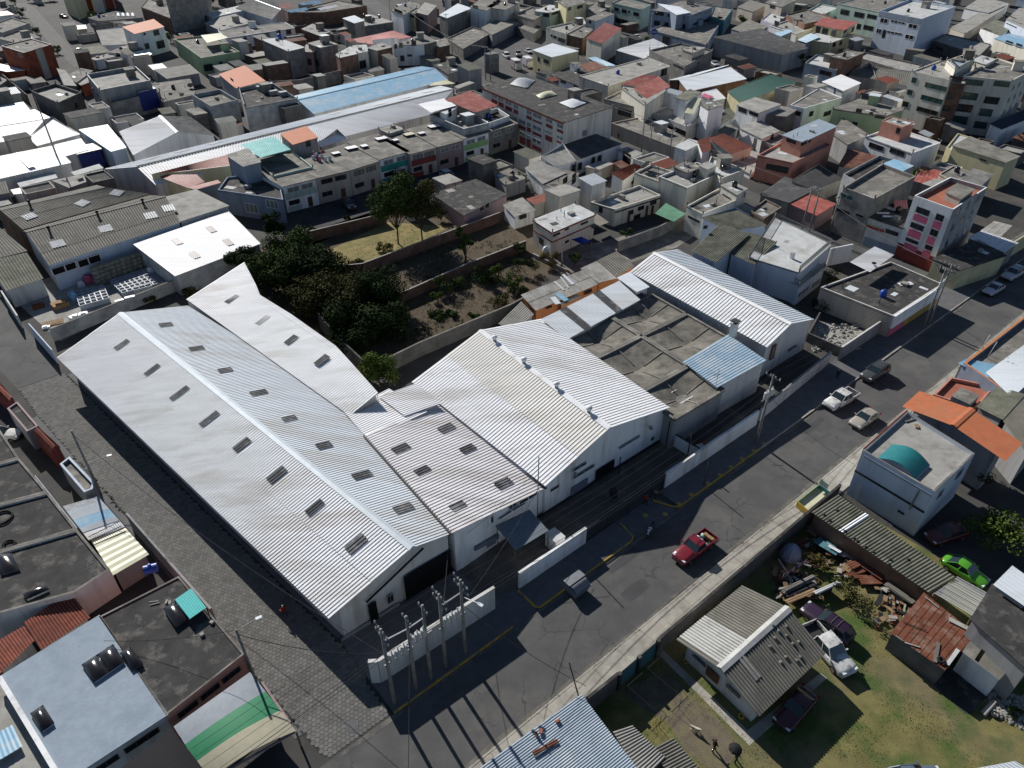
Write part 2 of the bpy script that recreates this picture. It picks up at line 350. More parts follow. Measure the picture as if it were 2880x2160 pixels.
class Bld:
    """a building: Empty at its base, parts below it"""
    def __init__(s,label,name='house',cat='house',group=None,P=None,z0=0.):
        s.P=P;s.z0=z0;c=basept(P);s.root=emp(name,label,cat,(c.x,c.y,z0),group)
        n=len(P);A=sum(P[i].x*P[(i+1) % n].y-P[(i+1) % n].x*P[i].y for i in range(n));s.sg=1 if A>0 else -1
    def edge(s,i):
        a,b=s.P[i],s.P[(i+1) % len(s.P)];d=Vector((b.x-a.x,b.y-a.y,0));l=d.length;d/=l
        return a,d,l,Vector((d.y,-d.x,0))*s.sg
    def win(s,i,t,rects,glass='glass',frame='frame_white',bars=2,name='window',out=0.):
        a,d,l,n=s.edge(i);a=a+n*out
        for (x0,y0,x1,y1) in rects:
            p=on_plane(t,x0,y0,a,n);q=on_plane(t,x1,y1,a,n)
            s0,s1=(p-a).dot(d),(q-a).dot(d);w=max(.3,abs(s1-s0));h=max(.3,abs(p.z-q.z));m=a+d*((s0+s1)/2);z=(p.z+q.z)/2
            put_window(s.root,Vector((m.x,m.y,max(z,s.z0+h/2+.02)))+n*.004,n,w,h,glass,frame,bars,name)
    def grid(s,i,cols,zs,w=1.4,h=1.1,glass='glass',frame='frame_white',bars=2,s0=.08,s1=.92,name='window'):
        a,d,l,n=s.edge(i)
        for z in zs:
            for k in range(cols):
                u=s0+(s1-s0)*(k+.5)/cols;m=a+d*(l*u);put_window(s.root,Vector((m.x,m.y,z))+n*.004,n,min(w,l*(s1-s0)/cols*.85),h,glass,frame,bars,name)
    def band(s,i,z0,z1,m,name='band',s0=0.,s1=1.,t=.06,depth=.0):
        a,d,l,n=s.edge(i);p=a+d*(l*s0);q=a+d*(l*s1);P=[]
        for z in (z0,z1):
            P+=[Vector((p.x,p.y,z))+n*.003,Vector((q.x,q.y,z))+n*.003,Vector((q.x,q.y,z))+n*t,Vector((p.x,p.y,z))+n*t]
        part(name,MB().hexa(P),m,s.root)
def flat(label,P,wall,roof='slab',par=.0,name='house',cat='house',z0=0.,group=None,cap=None,capw=.2,bands=None):
    """flat-roofed block: P = outline at the top of its walls"""
    if len(P)==3:P=[P[0],P[1],P[2],P[0]+P[2]-P[1]]
    b=Bld(label,name,cat,group,P,z0);zt=P[0].z
    mb=MB()
    if par>0:
        I=offset_poly(P,capw);mb.prism(P,z0,zt,False);n=len(P)
        J=I if b.sg>0 else list(reversed(I));PP=P if b.sg>0 else list(reversed(P));u=0
        for k in range(n):
            a,c=J[k],J[(k+1) % n];l=(c-a).length
            mb.quad(Vector((c.x,c.y,zt-par - .05)),Vector((a.x,a.y,zt-par - .05)),Vector((a.x,a.y,zt)),Vector((c.x,c.y,zt)),((u,0),(u+l,0),(u+l,par),(u,par)));u+=l
        part('wall',mb,wall,b.root)
        mc=MB()
        for k in range(n):
            a,c,e,g=PP[k],PP[(k+1) % n],J[(k+1) % n],J[k];mc.quad(a.copy(),c.copy(),e.copy(),g.copy())
        cp=part('parapet_cap',mc,cap or wall,b.root)
        part('roof',MB().poly([Vector((p.x,p.y,zt-par)) for p in J]),roof,b.root)
    else:
        mb.prism(P,z0,zt - .12,False);part('wall',mb,wall,b.root)
        O=offset_poly(P,-.18);part('roof',MB().prism(O,zt - .12,zt),roof,b.root)
    return b
def wallring(mb, C, z0):   # closed wall through top points C (each with own z)
    n=len(C);A=sum(C[i].x*C[(i+1) % n].y-C[(i+1) % n].x*C[i].y for i in range(n));P=C if A>0 else list(reversed(C));u=0
    for k in range(n):
        a,c=P[k],P[(k+1) % n];l=math.hypot(c.x-a.x,c.y-a.y)
        mb.quad(Vector((a.x,a.y,z0)),Vector((c.x,c.y,z0)),c,a,((u,0),(u+l,0),(u+l,c.z),(u,a.z)));u+=l
    return mb
def lid(b,a,bb,c,d,m,pitch=.35,amp=.05,prof='rib',rows=1,name='roof_sheet',parent=None):
    """one roof slope a-bb (low edge) up to d-c, in `rows` overlapping sheet rows"""
    for r in range(rows):
        u0,u1=r/rows,(r+1)/rows;dz=Vector((0,0,.035*(r % 2==1)))
        e=.004*(r<rows-1)
        part(name,MB().corr(a.lerp(d,u0)+dz,bb.lerp(c,u0)+dz,bb.lerp(c,u1+e)+dz,a.lerp(d,u1+e)+dz,pitch,amp,prof),m,parent or b.root)
def shed(label,Q,wall,roof,pitch=.35,amp=.05,prof='rib',z0=0.,name='shed',cat='shed',rows=1,inset=.25,group=None,walls=True):
    """mono-pitch roof: Q = 4 corners with their own heights; ribs run Q0->Q3 and Q1->Q2"""
    b=Bld(label,name,cat,group,Q,z0)
    if walls:
        I=offset_poly(Q,inset)
        # keep top on the roof plane, a bit below
        o=Q[0];nn=(Q[1]-Q[0]).cross(Q[3]-Q[0]).normalized()
        C=[Vector((p.x,p.y,o.z-(nn.x*(p.x-o.x)+nn.y*(p.y-o.y))/nn.z - .03)) for p in I]
        part('wall',wallring(MB(),C,z0),wall,b.root)
    lid(b,Q[0],Q[1],Q[2],Q[3],roof,pitch,amp,prof,rows)
    return b
def gable(label,L0,L1,R0,R1,G0,G1,wall,roof,roof2=None,pitch=.35,amp=.05,prof='rib',z0=0.,name='warehouse',cat='warehouse',rows=1,inset=.25,group=None,cap='ridge_metal',over=0.):
    """pitched roof: L eave line L0->L1 (far->near), ridge R0->R1, right eave G0->G1"""
    b=Bld(label,name,cat,group,[L0,L1,G1,G0],z0)
    lid(b,L0,L1,R1,R0,roof,pitch,amp,prof,rows);lid(b,G0,G1,R1,R0,roof2 or roof,pitch,amp,prof,rows)
    k=inset
    def inw(p,q):return p.lerp(q,min(.2,k/max(.1,(q-p).length)))
    c=[inw(L0,L1),inw(L1,L0),inw(R1,R0),inw(G1,G0),inw(G0,G1),inw(R0,R1)]
    a0,a1,r1,g1,g0,r0=c
    a0=inw(a0,r0);a1=inw(a1,r1);g1=inw(g1,r1);g0=inw(g0,r0)
    dz=Vector((0,0,-.04));part('wall',wallring(MB(),[a0+dz,a1+dz,r1+dz,g1+dz,g0+dz,r0+dz],z0),wall,b.root)
    if cap:
        d=(R1-R0).normalized();s1=(L0-R0).normalized();s2=(G0-R0).normalized();u=Vector((0,0,.05+amp));w=.38
        mb=MB();mb.quad(R0+u+s1*w,R1+u+s1*w,R1+u+Vector((0,0,.04)),R0+u+Vector((0,0,.04)));mb.quad(R0+u+Vector((0,0,.04)),R1+u+Vector((0,0,.04)),R1+u+s2*w,R0+u+s2*w)
        part('ridge_cap',mb,cap,b.root)
    return b
def patch(b,Q,t,x,y,w,l,m='skylight',pitch=.3,amp=.05,name='skylight',lift=.06,prof='rib'):
    """small corrugated panel let into the slope Q (a,b low edge; c,d high edge) centred on a sight line"""
    a,bb,c,d=Q;s_,r_=.5,.5
    bl=lambda s_,r_:a.lerp(bb,s_).lerp(d.lerp(c,s_),r_)
    for _ in range(12):
        q=bl(s_,r_);p=at(t,x,y,q.z);du=a.lerp(d,r_)-bb.lerp(c,r_);dv=d.lerp(c,s_)-a.lerp(bb,s_);e=p-q
        D_=-du.x*dv.y+du.y*dv.x;s_+=(e.x*dv.y-e.y*dv.x)/D_;r_+=(-du.x*e.y+du.y*e.x)/D_
    p=bl(s_,r_);v=(d.lerp(c,s_)-a.lerp(bb,s_)).normalized();n=(bb.lerp(c,r_)-a.lerp(d,r_)).cross(v).normalized()
    if n.z<0:n=-n
    u=v.cross(n).normalized();p=p+n*lift
    if m=='skylight':k_=random.uniform(.85,1.1);w*=k_;l*=random.uniform(.8,1.05);m=random.choice(['skylight','skylight','skylight_worn'])
    part(name,MB().corr(p-u*w/2-v*l/2,p+u*w/2-v*l/2,p+u*w/2+v*l/2,p-u*w/2+v*l/2,pitch,amp,prof),m,b.root)
def pw(label,pts,h,th,m,z0=0.,name='boundary_wall',cat='wall',cap=None,group=None,m2=None):
    """free-standing wall along ground points pts"""
    mb=MB();mc=MB()
    for i in range(len(pts)-1):
        a,b=pts[i],pts[i+1];d=Vector((b.x-a.x,b.y-a.y,0)).normalized();n=Vector((-d.y,d.x,0))*th/2
        P=[a-n,b-n,b+n,a+n];mb.prism([Vector((p.x,p.y,0)) for p in P],z0,z0+h)
        n2=n*1.25;mc.prism([a-n2,b-n2,b+n2,a+n2],z0+h+.002,z0+h+.07)
    c=basept(mb.v);r=emp(name,label,cat,(c.x,c.y,z0),group);part('wall',mb,m,r)
    if cap:part('coping',mc,cap,r)
    return r

# ---------------------------------------------------------------- town grid: u along the main road, v away from it
_ca,_sa=math.cos(RAD(40)),math.sin(RAD(40))
def UV(u,v,z=0.):return Vector((u*_ca-v*_sa,u*_sa+v*_ca,z))
def uvof(p):return p.x*_ca+p.y*_sa,-p.x*_sa+p.y*_ca
def sheet(name,P,z,m):return struct(name,MB().poly([Vector((p.x,p.y,z)) for p in P]),m)
def strip(u0,u1,v0,v1):return [UV(u0,v0),UV(u1,v0),UV(u1,v1),UV(u0,v1)]
sheet('ground',[Vector((-3000,-400,0)),Vector((3000,-400,0)),Vector((3000,5000,0)),Vector((-3000,5000,0))],0.,'ground')
# --- asphalt with cracks
def crackmat(name,base,dark,pale):
    m=mat(name,base,.92,0,.22,.35,pale,.4,.12,.35,fine=30.);N,L=nt(m);b=N['Principled BSDF']
    src=b.inputs['Base Color'].links[0].from_socket
    geo=N.new('ShaderNodeNewGeometry');nz=N.new('ShaderNodeTexNoise');nz.inputs['Scale'].default_value=.9;nz.inputs['Detail'].default_value=5;L.new(geo.outputs['Position'],nz.inputs['Vector'])
    ad=N.new('ShaderNodeMix');ad.data_type='RGBA';ad.inputs[0].default_value=.18;L.new(geo.outputs['Position'],ad.inputs[6]);L.new(nz.outputs['Color'],ad.inputs[7])
    sc=N.new('ShaderNodeVectorMath');sc.operation='MULTIPLY_ADD';L.new(nz.outputs['Color'],sc.inputs[0]);sc.inputs[1].default_value=(1.6,1.6,0);L.new(geo.outputs['Position'],sc.inputs[2])
    vo=N.new('ShaderNodeTexVoronoi');vo.feature='DISTANCE_TO_EDGE';vo.inputs['Scale'].default_value=.22;L.new(sc.outputs[0],vo.inputs['Vector'])
    rr=N.new('ShaderNodeMapRange');rr.inputs[1].default_value=.006;rr.inputs[2].default_value=.014;rr.inputs[3].default_value=.5;rr.inputs[4].default_value=0;L.new(vo.outputs['Distance'],rr.inputs[0])
    n4=N.new('ShaderNodeTexNoise');n4.inputs['Scale'].default_value=.15;L.new(geo.outputs['Position'],n4.inputs['Vector']);r4=N.new('ShaderNodeMapRange');r4.inputs[1].default_value=.42;r4.inputs[2].default_value=.58;L.new(n4.outputs['Fac'],r4.inputs[0])
    mu=N.new('ShaderNodeMath');mu.operation='MULTIPLY';L.new(rr.outputs[0],mu.inputs[0]);L.new(r4.outputs[0],mu.inputs[1])
    mx=N.new('ShaderNodeMix');mx.data_type='RGBA';L.new(mu.outputs[0],mx.inputs[0]);L.new(src,mx.inputs[6]);mx.inputs[7].default_value=dark+(1,)
    L.new(mx.outputs[2],b.inputs['Base Color']);return m
crackmat('road_asphalt',(.09,.089,.088),(.022,.021,.02),(.125,.12,.11))
sheet('road',strip(-60,420,22.65,29.85),.004,'road_asphalt')
# side street beyond the second row (runs up-left from the main road)
def ribbon(name,C,w,m,z=.004):
    A_=[];B_=[]
    for i,c in enumerate(C):
        d=(C[min(i+1,len(C)-1)]-C[max(i-1,0)]).normalized();n=V3_(-d.y,d.x)*w/2;A_.append(c+n);B_.append(c-n)
    return sheet(name,A_+B_[::-1],z,m)
V3_=lambda x,y:Vector((x,y,0))
ribbon('side_street',[at('13',1580,830),at('13',640,440),at('02',1120,1300),at('01',1720,600),at('01',1000,20),at('01',850,-60)],7.5,'asphalt')
sheet('upper_street',R('00',0,90,30,260,20,540,330,760,560,640,580,430,380,250,160),.004,'paver')
sheet('car_park',R('01',0,560,1700,1500,1420,2260,1180,2420,1350,1850,1560,1300,1800,480,2120,200,2150),.004,'asphalt_dark')
sheet('far_car_park',R('01',0,1760,440,2560,250,2700,420,2740,560,2240,700),.004,'asphalt')
# --- cobbled street: bedding plus hexagonal pavers
ST_L=[(6.9,30.3),(6.4,33),(5.7,39.6),(4.3,56),(2.8,68),(0.,90),(-.6,98)]
def st_left(v):
    for (u0,v0),(u1,v1) in zip(ST_L,ST_L[1:]):
        if v<=v1:return u0+(u1-u0)*(v-v0)/(v1-v0)
    return ST_L[-1][0]
def st_right(v):return (12.75 - .1307*(v-38.7)) if v>34 else 12.75
bed=[UV(u,v) for u,v in ST_L]+[UV(st_right(98),98),UV(st_right(40),40),UV(12.7,33.5),UV(12.7,30.0)]
cs=sheet('cobbled_street',bed,.006,'paver_joint')
sheet('worn_street',[UV(-.6,98.02),UV(-2.5,112),UV(-6,150),UV(1.5,150),UV(3.4,117),UV(4.6,98.02)],.006,'road_asphalt')
def paver_grid():
    s=.21;dx=s*math.sqrt(3)+.014;dy=s*1.5+.014;out=[];r=0;v=30.2
    while v<97.8:
        u=-4.+(dx/2 if r % 2 else 0)
        while u<14.5:
            if st_left(v)+.15<u<st_right(v) - .15 and not (u>9.6 and v<30.9 and False):
                out.append((u,v))
            u+=dx
        v+=dy;r+=1
    return out
PAV=paver_grid();_a0=RAD(40)
def hexagon(mb,c,s,h,tilt=(0,0)):
    i=len(mb.v)
    for (rr,z) in ((s,0),(s*.98,h*.8),(s*.90,h)):
        for k in range(6):
            a=_a0+math.pi/6+k*math.pi/3;x=rr*math.cos(a);y=rr*math.sin(a);mb.v.append(Vector((c.x+x,c.y+y,c.z+z+tilt[0]*x+tilt[1]*y)))
    for q in range(2):
        for k in range(6):mb.f.append((i+q*6+k,i+q*6+(k+1) % 6,i+(q+1)*6+(k+1) % 6,i+(q+1)*6+k));mb.uv.append(None)
    mb.f.append(tuple(i+12+k for k in range(6)));mb.uv.append(None)
def pavmat(name):
    m=mat(name,(.155,.152,.142),.95,0,.2,.5,(.115,.112,.105),.4,.25,.3,fine=25.);N,L=nt(m);b=N['Principled BSDF'];src=b.inputs['Base Color'].links[0].from_socket
    geo=N.new('ShaderNodeNewGeometry');oi=N.new('ShaderNodeObjectInfo');ad=N.new('ShaderNodeMath');ad.operation='ADD';L.new(geo.outputs['Random Per Island'],ad.inputs[0]);L.new(oi.outputs['Random'],ad.inputs[1])
    fr=N.new('ShaderNodeMath');fr.operation='FRACT';L.new(ad.outputs[0],fr.inputs[0]);rr=N.new('ShaderNodeMapRange');rr.inputs[3].default_value=.82;rr.inputs[4].default_value=1.15;L.new(fr.outputs[0],rr.inputs[0])
    mx=N.new('ShaderNodeMix');mx.data_type='RGBA';mx.blend_type='MULTIPLY';mx.inputs[0].default_value=1;L.new(src,mx.inputs[6]);L.new(rr.outputs[0],mx.inputs[7]);L.new(mx.outputs[2],b.inputs['Base Color']);return m
pavmat('paver_hex')
PAV.sort(key=lambda q:UV(*q).length)
hm=MB();hexagon(hm,Vector((0,0,0)),0.208,.022);hme=mesh_of(hm,'paver',Vector((0,0,0)));hme.materials.append(M('paver_hex'))
for (u,v) in PAV[:300]:
    o=bpy.data.objects.new('paver',hme);col.objects.link(o);o.parent=cs;o.location=UV(u,v,.006+random.uniform(-.004,.004));o.rotation_euler=(random.gauss(0,.012),random.gauss(0,.012),0)
hm=MB()
for (u,v) in PAV[300:]:hexagon(hm,UV(u,v,.006+random.uniform(-.004,.004)),0.208,.022,(random.gauss(0,.012),random.gauss(0,.012)))
o=part('paver_field',hm,'paver_hex',cs);o['kind']='stuff'
# --- pavements (raised), kerbs
def pavement(name,u0,u1,v0,v1,m,slab=None,z=.13,gap=.02):
    if slab is None:return struct(name,MB().prism(strip(u0,u1,v0,v1),0,z),m)
    base=struct(name,MB().prism(strip(u0,u1,v0,v1),0,z - .03),'paver_joint');u=u0;k=0
    while u<u1 - .2:
        w=min(slab*random.uniform(.8,1.2),u1-u);dz=random.uniform(-.008,.008)
        part('slab',MB().prism(strip(u+gap/2,u+w-gap/2,v0+.01,v1 - .01),.02,z+dz),m,base);u+=w;k+=1
    return base
pavement('substation_pavement',12.85,25.2,29.98,38.4,'pavement_grey',None,.12)
pavement('gate_pavement',28.15,41.2,29.98,32.75,'pavement_grey',None,.12)
pavement('long_pavement',48.0,62.0,29.98,32.75,'pavement_grey',None,.12)
pavement('far_pavement',62.05,330,29.98,34.2,'pavement_grey',None,.12)
pavement('roadside_pavement',14,125,20.1,22.5,'pavement',2.6)
def kerb(name,P,m,w=.16,h=.15):
    mb=MB()
    for a,b in zip(P,P[1:]):mb.bar(Vector((a.x,a.y,h/2)),Vector((b.x,b.y,h/2)),w,h)
    return struct(name,mb,m)
kerb('yellow_kerb',[UV(12.85,29.9),UV(25.2,29.9)],'paint_yellow')
kerb('yellow_kerb',[UV(28.1,32.6),UV(28.1,30.2),UV(28.4,29.9),UV(40.6,29.9),UV(41.15,30.2),UV(41.5,32.3)],'paint_yellow')
kerb('yellow_kerb',[UV(46.6,32.3),UV(47.4,30.4),UV(48,29.9),UV(62,29.9)],'paint_yellow')
struct('wall_pavement',MB().prism([UV(12.8,38.7),UV(13.7,38.7),UV(6.1,97),UV(5.15,97)],0,.12),'pavement_grey')
kerb('kerb',[UV(62,29.9),UV(330,29.9)],'pavement')
kerb('kerb',[UV(14,22.57),UV(125,22.57)],'pavement')
sheet('driveway',strip(25.2,28.1,29.9,38.4),.01,'pavement_grey')
sheet('gate_driveway',strip(41.3,47.4,29.9,33),.01,'pavement_grey')
sheet('factory_yard',strip(25.2,66,33.0,38.4),.014,'yard')
# round yellow markings on the pavement
for k,(t,x,y) in enumerate([('22',1795,785),('22',1700,857),('22',1550,955),('22',1895,715),('22',1990,645),('22',2090,575),('22',1445,1035),('22',1325,1118),('22',1155,1130),('22',2180,515)]):
    c=at(t,x,y,.13);z=.126 if uvof(c)[0]>48 else .018
    mb=MB();mb.poly([Vector((c.x+.27*math.cos(a*math.pi/8),c.y+.27*math.sin(a*math.pi/8),z)) for a in range(16)])
    struct('painted_dot',mb,'paint_yellow')
mc=at('31',828,1300,.02);mb=MB();mb.lathe((mc.x,mc.y,.0),[(.52,.02),(.52,.045),(.36,.046)],20)
mh=struct('manhole_surround',mb,'pavement_grey');part('manhole_cover',MB().lathe((mc.x,mc.y,0),[(.34,.03),(.34,.055),(.0,.06)],18),'pavement_grey',mh)
# repairs, stains and gutter dust on the road
mat('road_patch',(.066,.066,.067),.92,0,.2,.8);mat('road_patch_pale',(.092,.09,.086),.92,0,.25,.8,(.08,.08,.078),.4,.5,.3);mat('gutter_dust',(.15,.14,.12),.95,0,.35,1.5,(.08,.08,.078),.55,.8,.2)
rnd=random.Random(21)
for k in range(9):
    u,v=rnd.choice([18,26,37,45,53,60,71,80,92,105])+rnd.uniform(-3,3),rnd.uniform(23.4,28.8);w,l=rnd.uniform(.8,3.4),rnd.uniform(.6,1.6)
    q=[(-w,-l*.4),(0,-l*.45),(w,-l*.4),(w+.1,0),(w,l*.4),(0,l*.43),(-w,l*.4),(-w - .1,.1)]
    sheet('road_repair',[UV(u+a+rnd.uniform(-.1,.1),v+b+rnd.uniform(-.1,.1)) for a,b in q],.006+.0006*k,'road_patch' if k % 3==0 else 'road_patch_pale')
for (v0,v1) in ((22.66,23.05),(29.5,29.84)):
    P_=[UV(u,v0 if v0<25 else v1) for u in range(8,130,3)];Q_=[UV(u,(v1 if v0<25 else v0)+rnd.uniform(-.2,.15)) for u in range(8,130,3)];sheet('gutter',P_+Q_[::-1],.014,'gutter_dust')

# ---------------------------------------------------------------- kits: vehicles, people, poles, plants, small things
def paint(name,c,metal=0.):return plain('paint_'+name,c,.32,metal,.5,.6)
for n_,c_ in dict(red=(.17,.012,.02),white=(.72,.73,.74),champagne=(.36,.33,.28),graphite=(.06,.063,.06),silver=(.48,.50,.53),purple=(.028,.012,.028),maroon=(.055,.008,.012),green=(.08,.30,.02),bluegrey=(.10,.13,.17),black=(.02,.02,.022),paleblue=(.42,.5,.58),darkred=(.10,.012,.012)).items():
    paint(n_,c_)
plain('rim',(.32,.33,.34),.35,.8);plain('headlight',(.7,.72,.75),.1,0,.8);plain('taillight',(.35,.01,.01),.2);plain('bumper_dark',(.03,.03,.032),.6);plain('windscreen',(.02,.035,.04),.06,0,.8)
def lroot(name,label,cat,loc,rz,group=None):
    o=emp(name,label,cat,loc,group);o.rotation_euler=(0,0,rz);OFF[o.name]=Vector((0,0,0));return o
V3=lambda x,y,z:Vector((x,y,z))
def loft(mb,secs,close_ends=True):
    n=len(secs[0]);base=len(mb.v)
    for s_ in secs:mb.v+=s_
    for k in range(len(secs)-1):
        for j in range(n-1):
            i=base+k*n+j;mb.f.append((i,i+n,i+n+1,i+1));mb.uv.append(None)
    if close_ends:
        mb.f.append(tuple(base+j for j in range(n)));mb.uv.append(None);mb.f.append(tuple(base+(len(secs)-1)*n+j for j in reversed(range(n))));mb.uv.append(None)
KINDS = {  # L, W, belt z, roof z, windscreen base/top x, rear top/base x, bonnet z, boot z
    'sedan':dict(L=4.4,W=1.72,belt=.95,top=1.44,x=(.75,.05,-1.0,-1.65),bon=.86,boot=.95,bed=0),
    'hatch':dict(L=3.9,W=1.66,belt=.95,top=1.47,x=(.85,.2,-1.45,-1.85),bon=.88,boot=.92,bed=0),
    'suv':dict(L=4.6,W=1.84,belt=1.08,top=1.74,x=(.85,.3,-1.75,-2.1),bon=1.04,boot=1.0,bed=0),
    'wagon':dict(L=4.6,W=1.72,belt=.98,top=1.5,x=(.75,.1,-1.7,-2.15),bon=.9,boot=.95,bed=0),
    'pickup':dict(L=5.2,W=1.82,belt=1.08,top=1.76,x=(1.05,.5,-.85,-1.0),bon=1.05,boot=1.0,bed=1.55),
    'pickup1':dict(L=5.0,W=1.78,belt=1.05,top=1.68,x=(.85,.35,-.55,-.65),bon=1.02,boot=1.0,bed=1.8),
    'beetle':dict(L=4.1,W=1.72,belt=.95,top=1.5,x=(.75,.2,-.75,-1.55),bon=.85,boot=.9,bed=0)}
def wheel(root,x,y,r=.33):
    sg=1 if y>0 else -1
    w=part('wheel',MB().tube([V3(x,y - .11,r),V3(x,y+.11,r)],r,14),'rubber',root)
    part('rim',MB().tube([V3(x,y+sg*.06,r),V3(x,y+sg*.125,r)],r*.62,10),'rim',w)
def car(kind,color,loc,rz,label,group=None,rack=False,black_bumper=False):
    k=KINDS[kind];L,W=k['L'],k['W']/2;r=lroot('pickup_truck' if 'pickup' in kind else 'car',label,'pickup' if 'pickup' in kind else 'car',loc,rz,group)
    pm='paint_'+color;belt,top=k['belt'],k['top'];x0,x1,x2,x3=k['x'];f,b=L/2,-L/2
    bodyend=b if not k['bed'] else x3 - .08
    st=[(f,.74,.42,.66),(f - .08,.90,.30,k['bon'] - .16),(f - .45,.985,.24,k['bon'] - .05),(x0+.1,1.,.22,k['bon']+.03),(x0 - .15,1.,.22,belt),(0,1.,.22,belt+.01),(x3+.1,1.,.22,belt)]
    if not k['bed']:st+=[(x3 - .12,.99,.24,k['boot']+.02),(b+.2,.95,.28,k['boot'] - .05),(b,.80,.40,k['boot'] - .25)]
    else:st+=[(bodyend,1.,.24,belt)]
    st=[s_ for i,s_ in enumerate(st) if i==0 or s_[0]<st[i-1][0] - .01]
    secs=[]
    for (x,wf,zb,zt) in st:
        w=W*wf;pr=[(w*.82,zb),(w*.97,zb+.1),(w,zb+(zt-zb)*.45),(w*.985,zt-(zt-zb)*.18),(w*.90,zt - .02),(w*.5,zt+.025),(0,zt+.035)]
        secs.append([V3(x,y,z) for (y,z) in pr]+[V3(x,-y,z) for (y,z) in reversed(pr[:-1])])
    mb=MB();loft(mb,secs);body=part('body',mb,pm,r,True)
    ht,hb=W*.76,W*.90;zt=top
    # glass house
    part('windscreen',MB().hexa([V3(x0,-hb,belt - .02),V3(x0,hb,belt - .02),V3(x0 - .05,hb*.98,belt - .02),V3(x0 - .05,-hb*.98,belt - .02),V3(x1,-ht,zt - .05),V3(x1,ht,zt - .05),V3(x1 - .05,ht,zt - .05),V3(x1 - .05,-ht,zt - .05)]),'windscreen',r)
    part('rear_window',MB().hexa([V3(x3+.05,-hb,belt - .02),V3(x3+.05,hb,belt - .02),V3(x3,hb,belt - .02),V3(x3,-hb,belt - .02),V3(x2+.05,-ht,zt - .05),V3(x2+.05,ht,zt - .05),V3(x2,ht,zt - .05),V3(x2,-ht,zt - .05)]),'windscreen',r)
    for sg in (1,-1):
        part('side_window',MB().poly([V3(x0 - .05,sg*hb,belt - .01),V3(x3+.05,sg*hb,belt - .01),V3(x2+.04,sg*ht,zt - .06),V3(x1 - .04,sg*ht,zt - .06)]),'windscreen',r)
        pl=MB()
        for (xa,xb) in ((x0,x1),(x3,x2),((x0+x3)/2,(x1+x2)/2)) if not k['bed'] or kind=='pickup' else ((x0,x1),(x3,x2)):pl.bar(V3(xa,sg*hb,belt - .02),V3(xb,sg*(ht+.005),zt - .04),.07,.06)
        pl.bar(V3(x1,sg*(ht+.01),zt - .05),V3(x2,sg*(ht+.01),zt - .05),.06,.06)
        part('pillars',pl,pm,r)
        part('mirror',MB().box((x0 - .15,sg*(W+.1),belt),.12,.2,.14),pm,r)
        part('headlight',MB().box((f - .16,sg*W*.66,k['bon'] - .26),.2,.34,.14),'headlight',r)
        part('taillight',MB().box((b+.04,sg*W*.82,.68),.1,.22,.2),'taillight',r)
        for xw in (L*.31,-L*.30):wheel(r,xw,sg*(W - .1),.36 if kind in ('suv','pickup','pickup1') else .31)
    rf=MB();gx,gy=5,5;pts=[]
    for i in range(gx):
        for j in range(gy):
            s_,t_=i/(gx-1),j/(gy-1);x=x1+(x2-x1)*s_;y=(2*t_-1)*(ht+.02)
            pts.append(V3(x,y,zt - .05+.06*(1-(2*s_-1)**4)*(1-(2*t_-1)**4)))
    rf.v=pts
    for i in range(gx-1):
        for j in range(gy-1):rf.f.append((i*gy+j,i*gy+j+1,(i+1)*gy+j+1,(i+1)*gy+j));rf.uv.append(None)
    part('roof',rf,pm,r,True)
    part('bumper',MB().box((f - .03,0,.34),.16,W*1.5,.2),'bumper_dark',r)
    part('grille',MB().box((f - .07,0,.56),.1,W*.9,.14),'bumper_dark',r)
    if k['bed']:
        e=bodyend;bed=part('load_bed',MB().box(((e+b)/2,0,.42),e-b,2*W*.97,.16),'bumper_dark',r)
        for sg in (1,-1):part('bed_side',MB().box(((e+b)/2,sg*(W - .05),.42),e-b,.09,.62),pm,r)
        part('tailgate',MB().box((b+.04,0,.42),.08,2*W*.94,.6),pm,r);part('bed_front',MB().box((e - .04,0,.42),.06,2*W*.9,.6),'bumper_dark',r)
    else:part('rear_bumper',MB().box((b+.02,0,.34),.12,W*1.5,.2),'bumper_dark',r)
    if rack:
        for sg in (1,-1):part('roof_rail',MB().bar(V3(x1 - .1,sg*ht*.9,zt+.06),V3(x2+.1,sg*ht*.9,zt+.06),.04),'bumper_dark',r)
        for q in (.3,.6):xx=x1+(x2-x1)*q;part('crossbar',MB().bar(V3(xx,-ht*.9,zt+.06),V3(xx,ht*.9,zt+.06),.04),'iron_grey',r)
    return r
def heading(t, x0, y0, x1, y1):   # from rear pixel to front pixel on the ground
    a,b=at(t,x0,y0,.6),at(t,x1,y1,.6);return math.atan2(b.y-a.y,b.x-a.x)
def carpx(kind, color, t, xf, yf, xr, yr, label, z=.75, **kw):   # front and rear ends in the photo, at height z
    a,b=at(t,xf,yf,z),at(t,xr,yr,z);m=(a+b)/2;return car(kind,color,(m.x,m.y,.0),math.atan2(a.y-b.y,a.x-b.x),label,**kw)
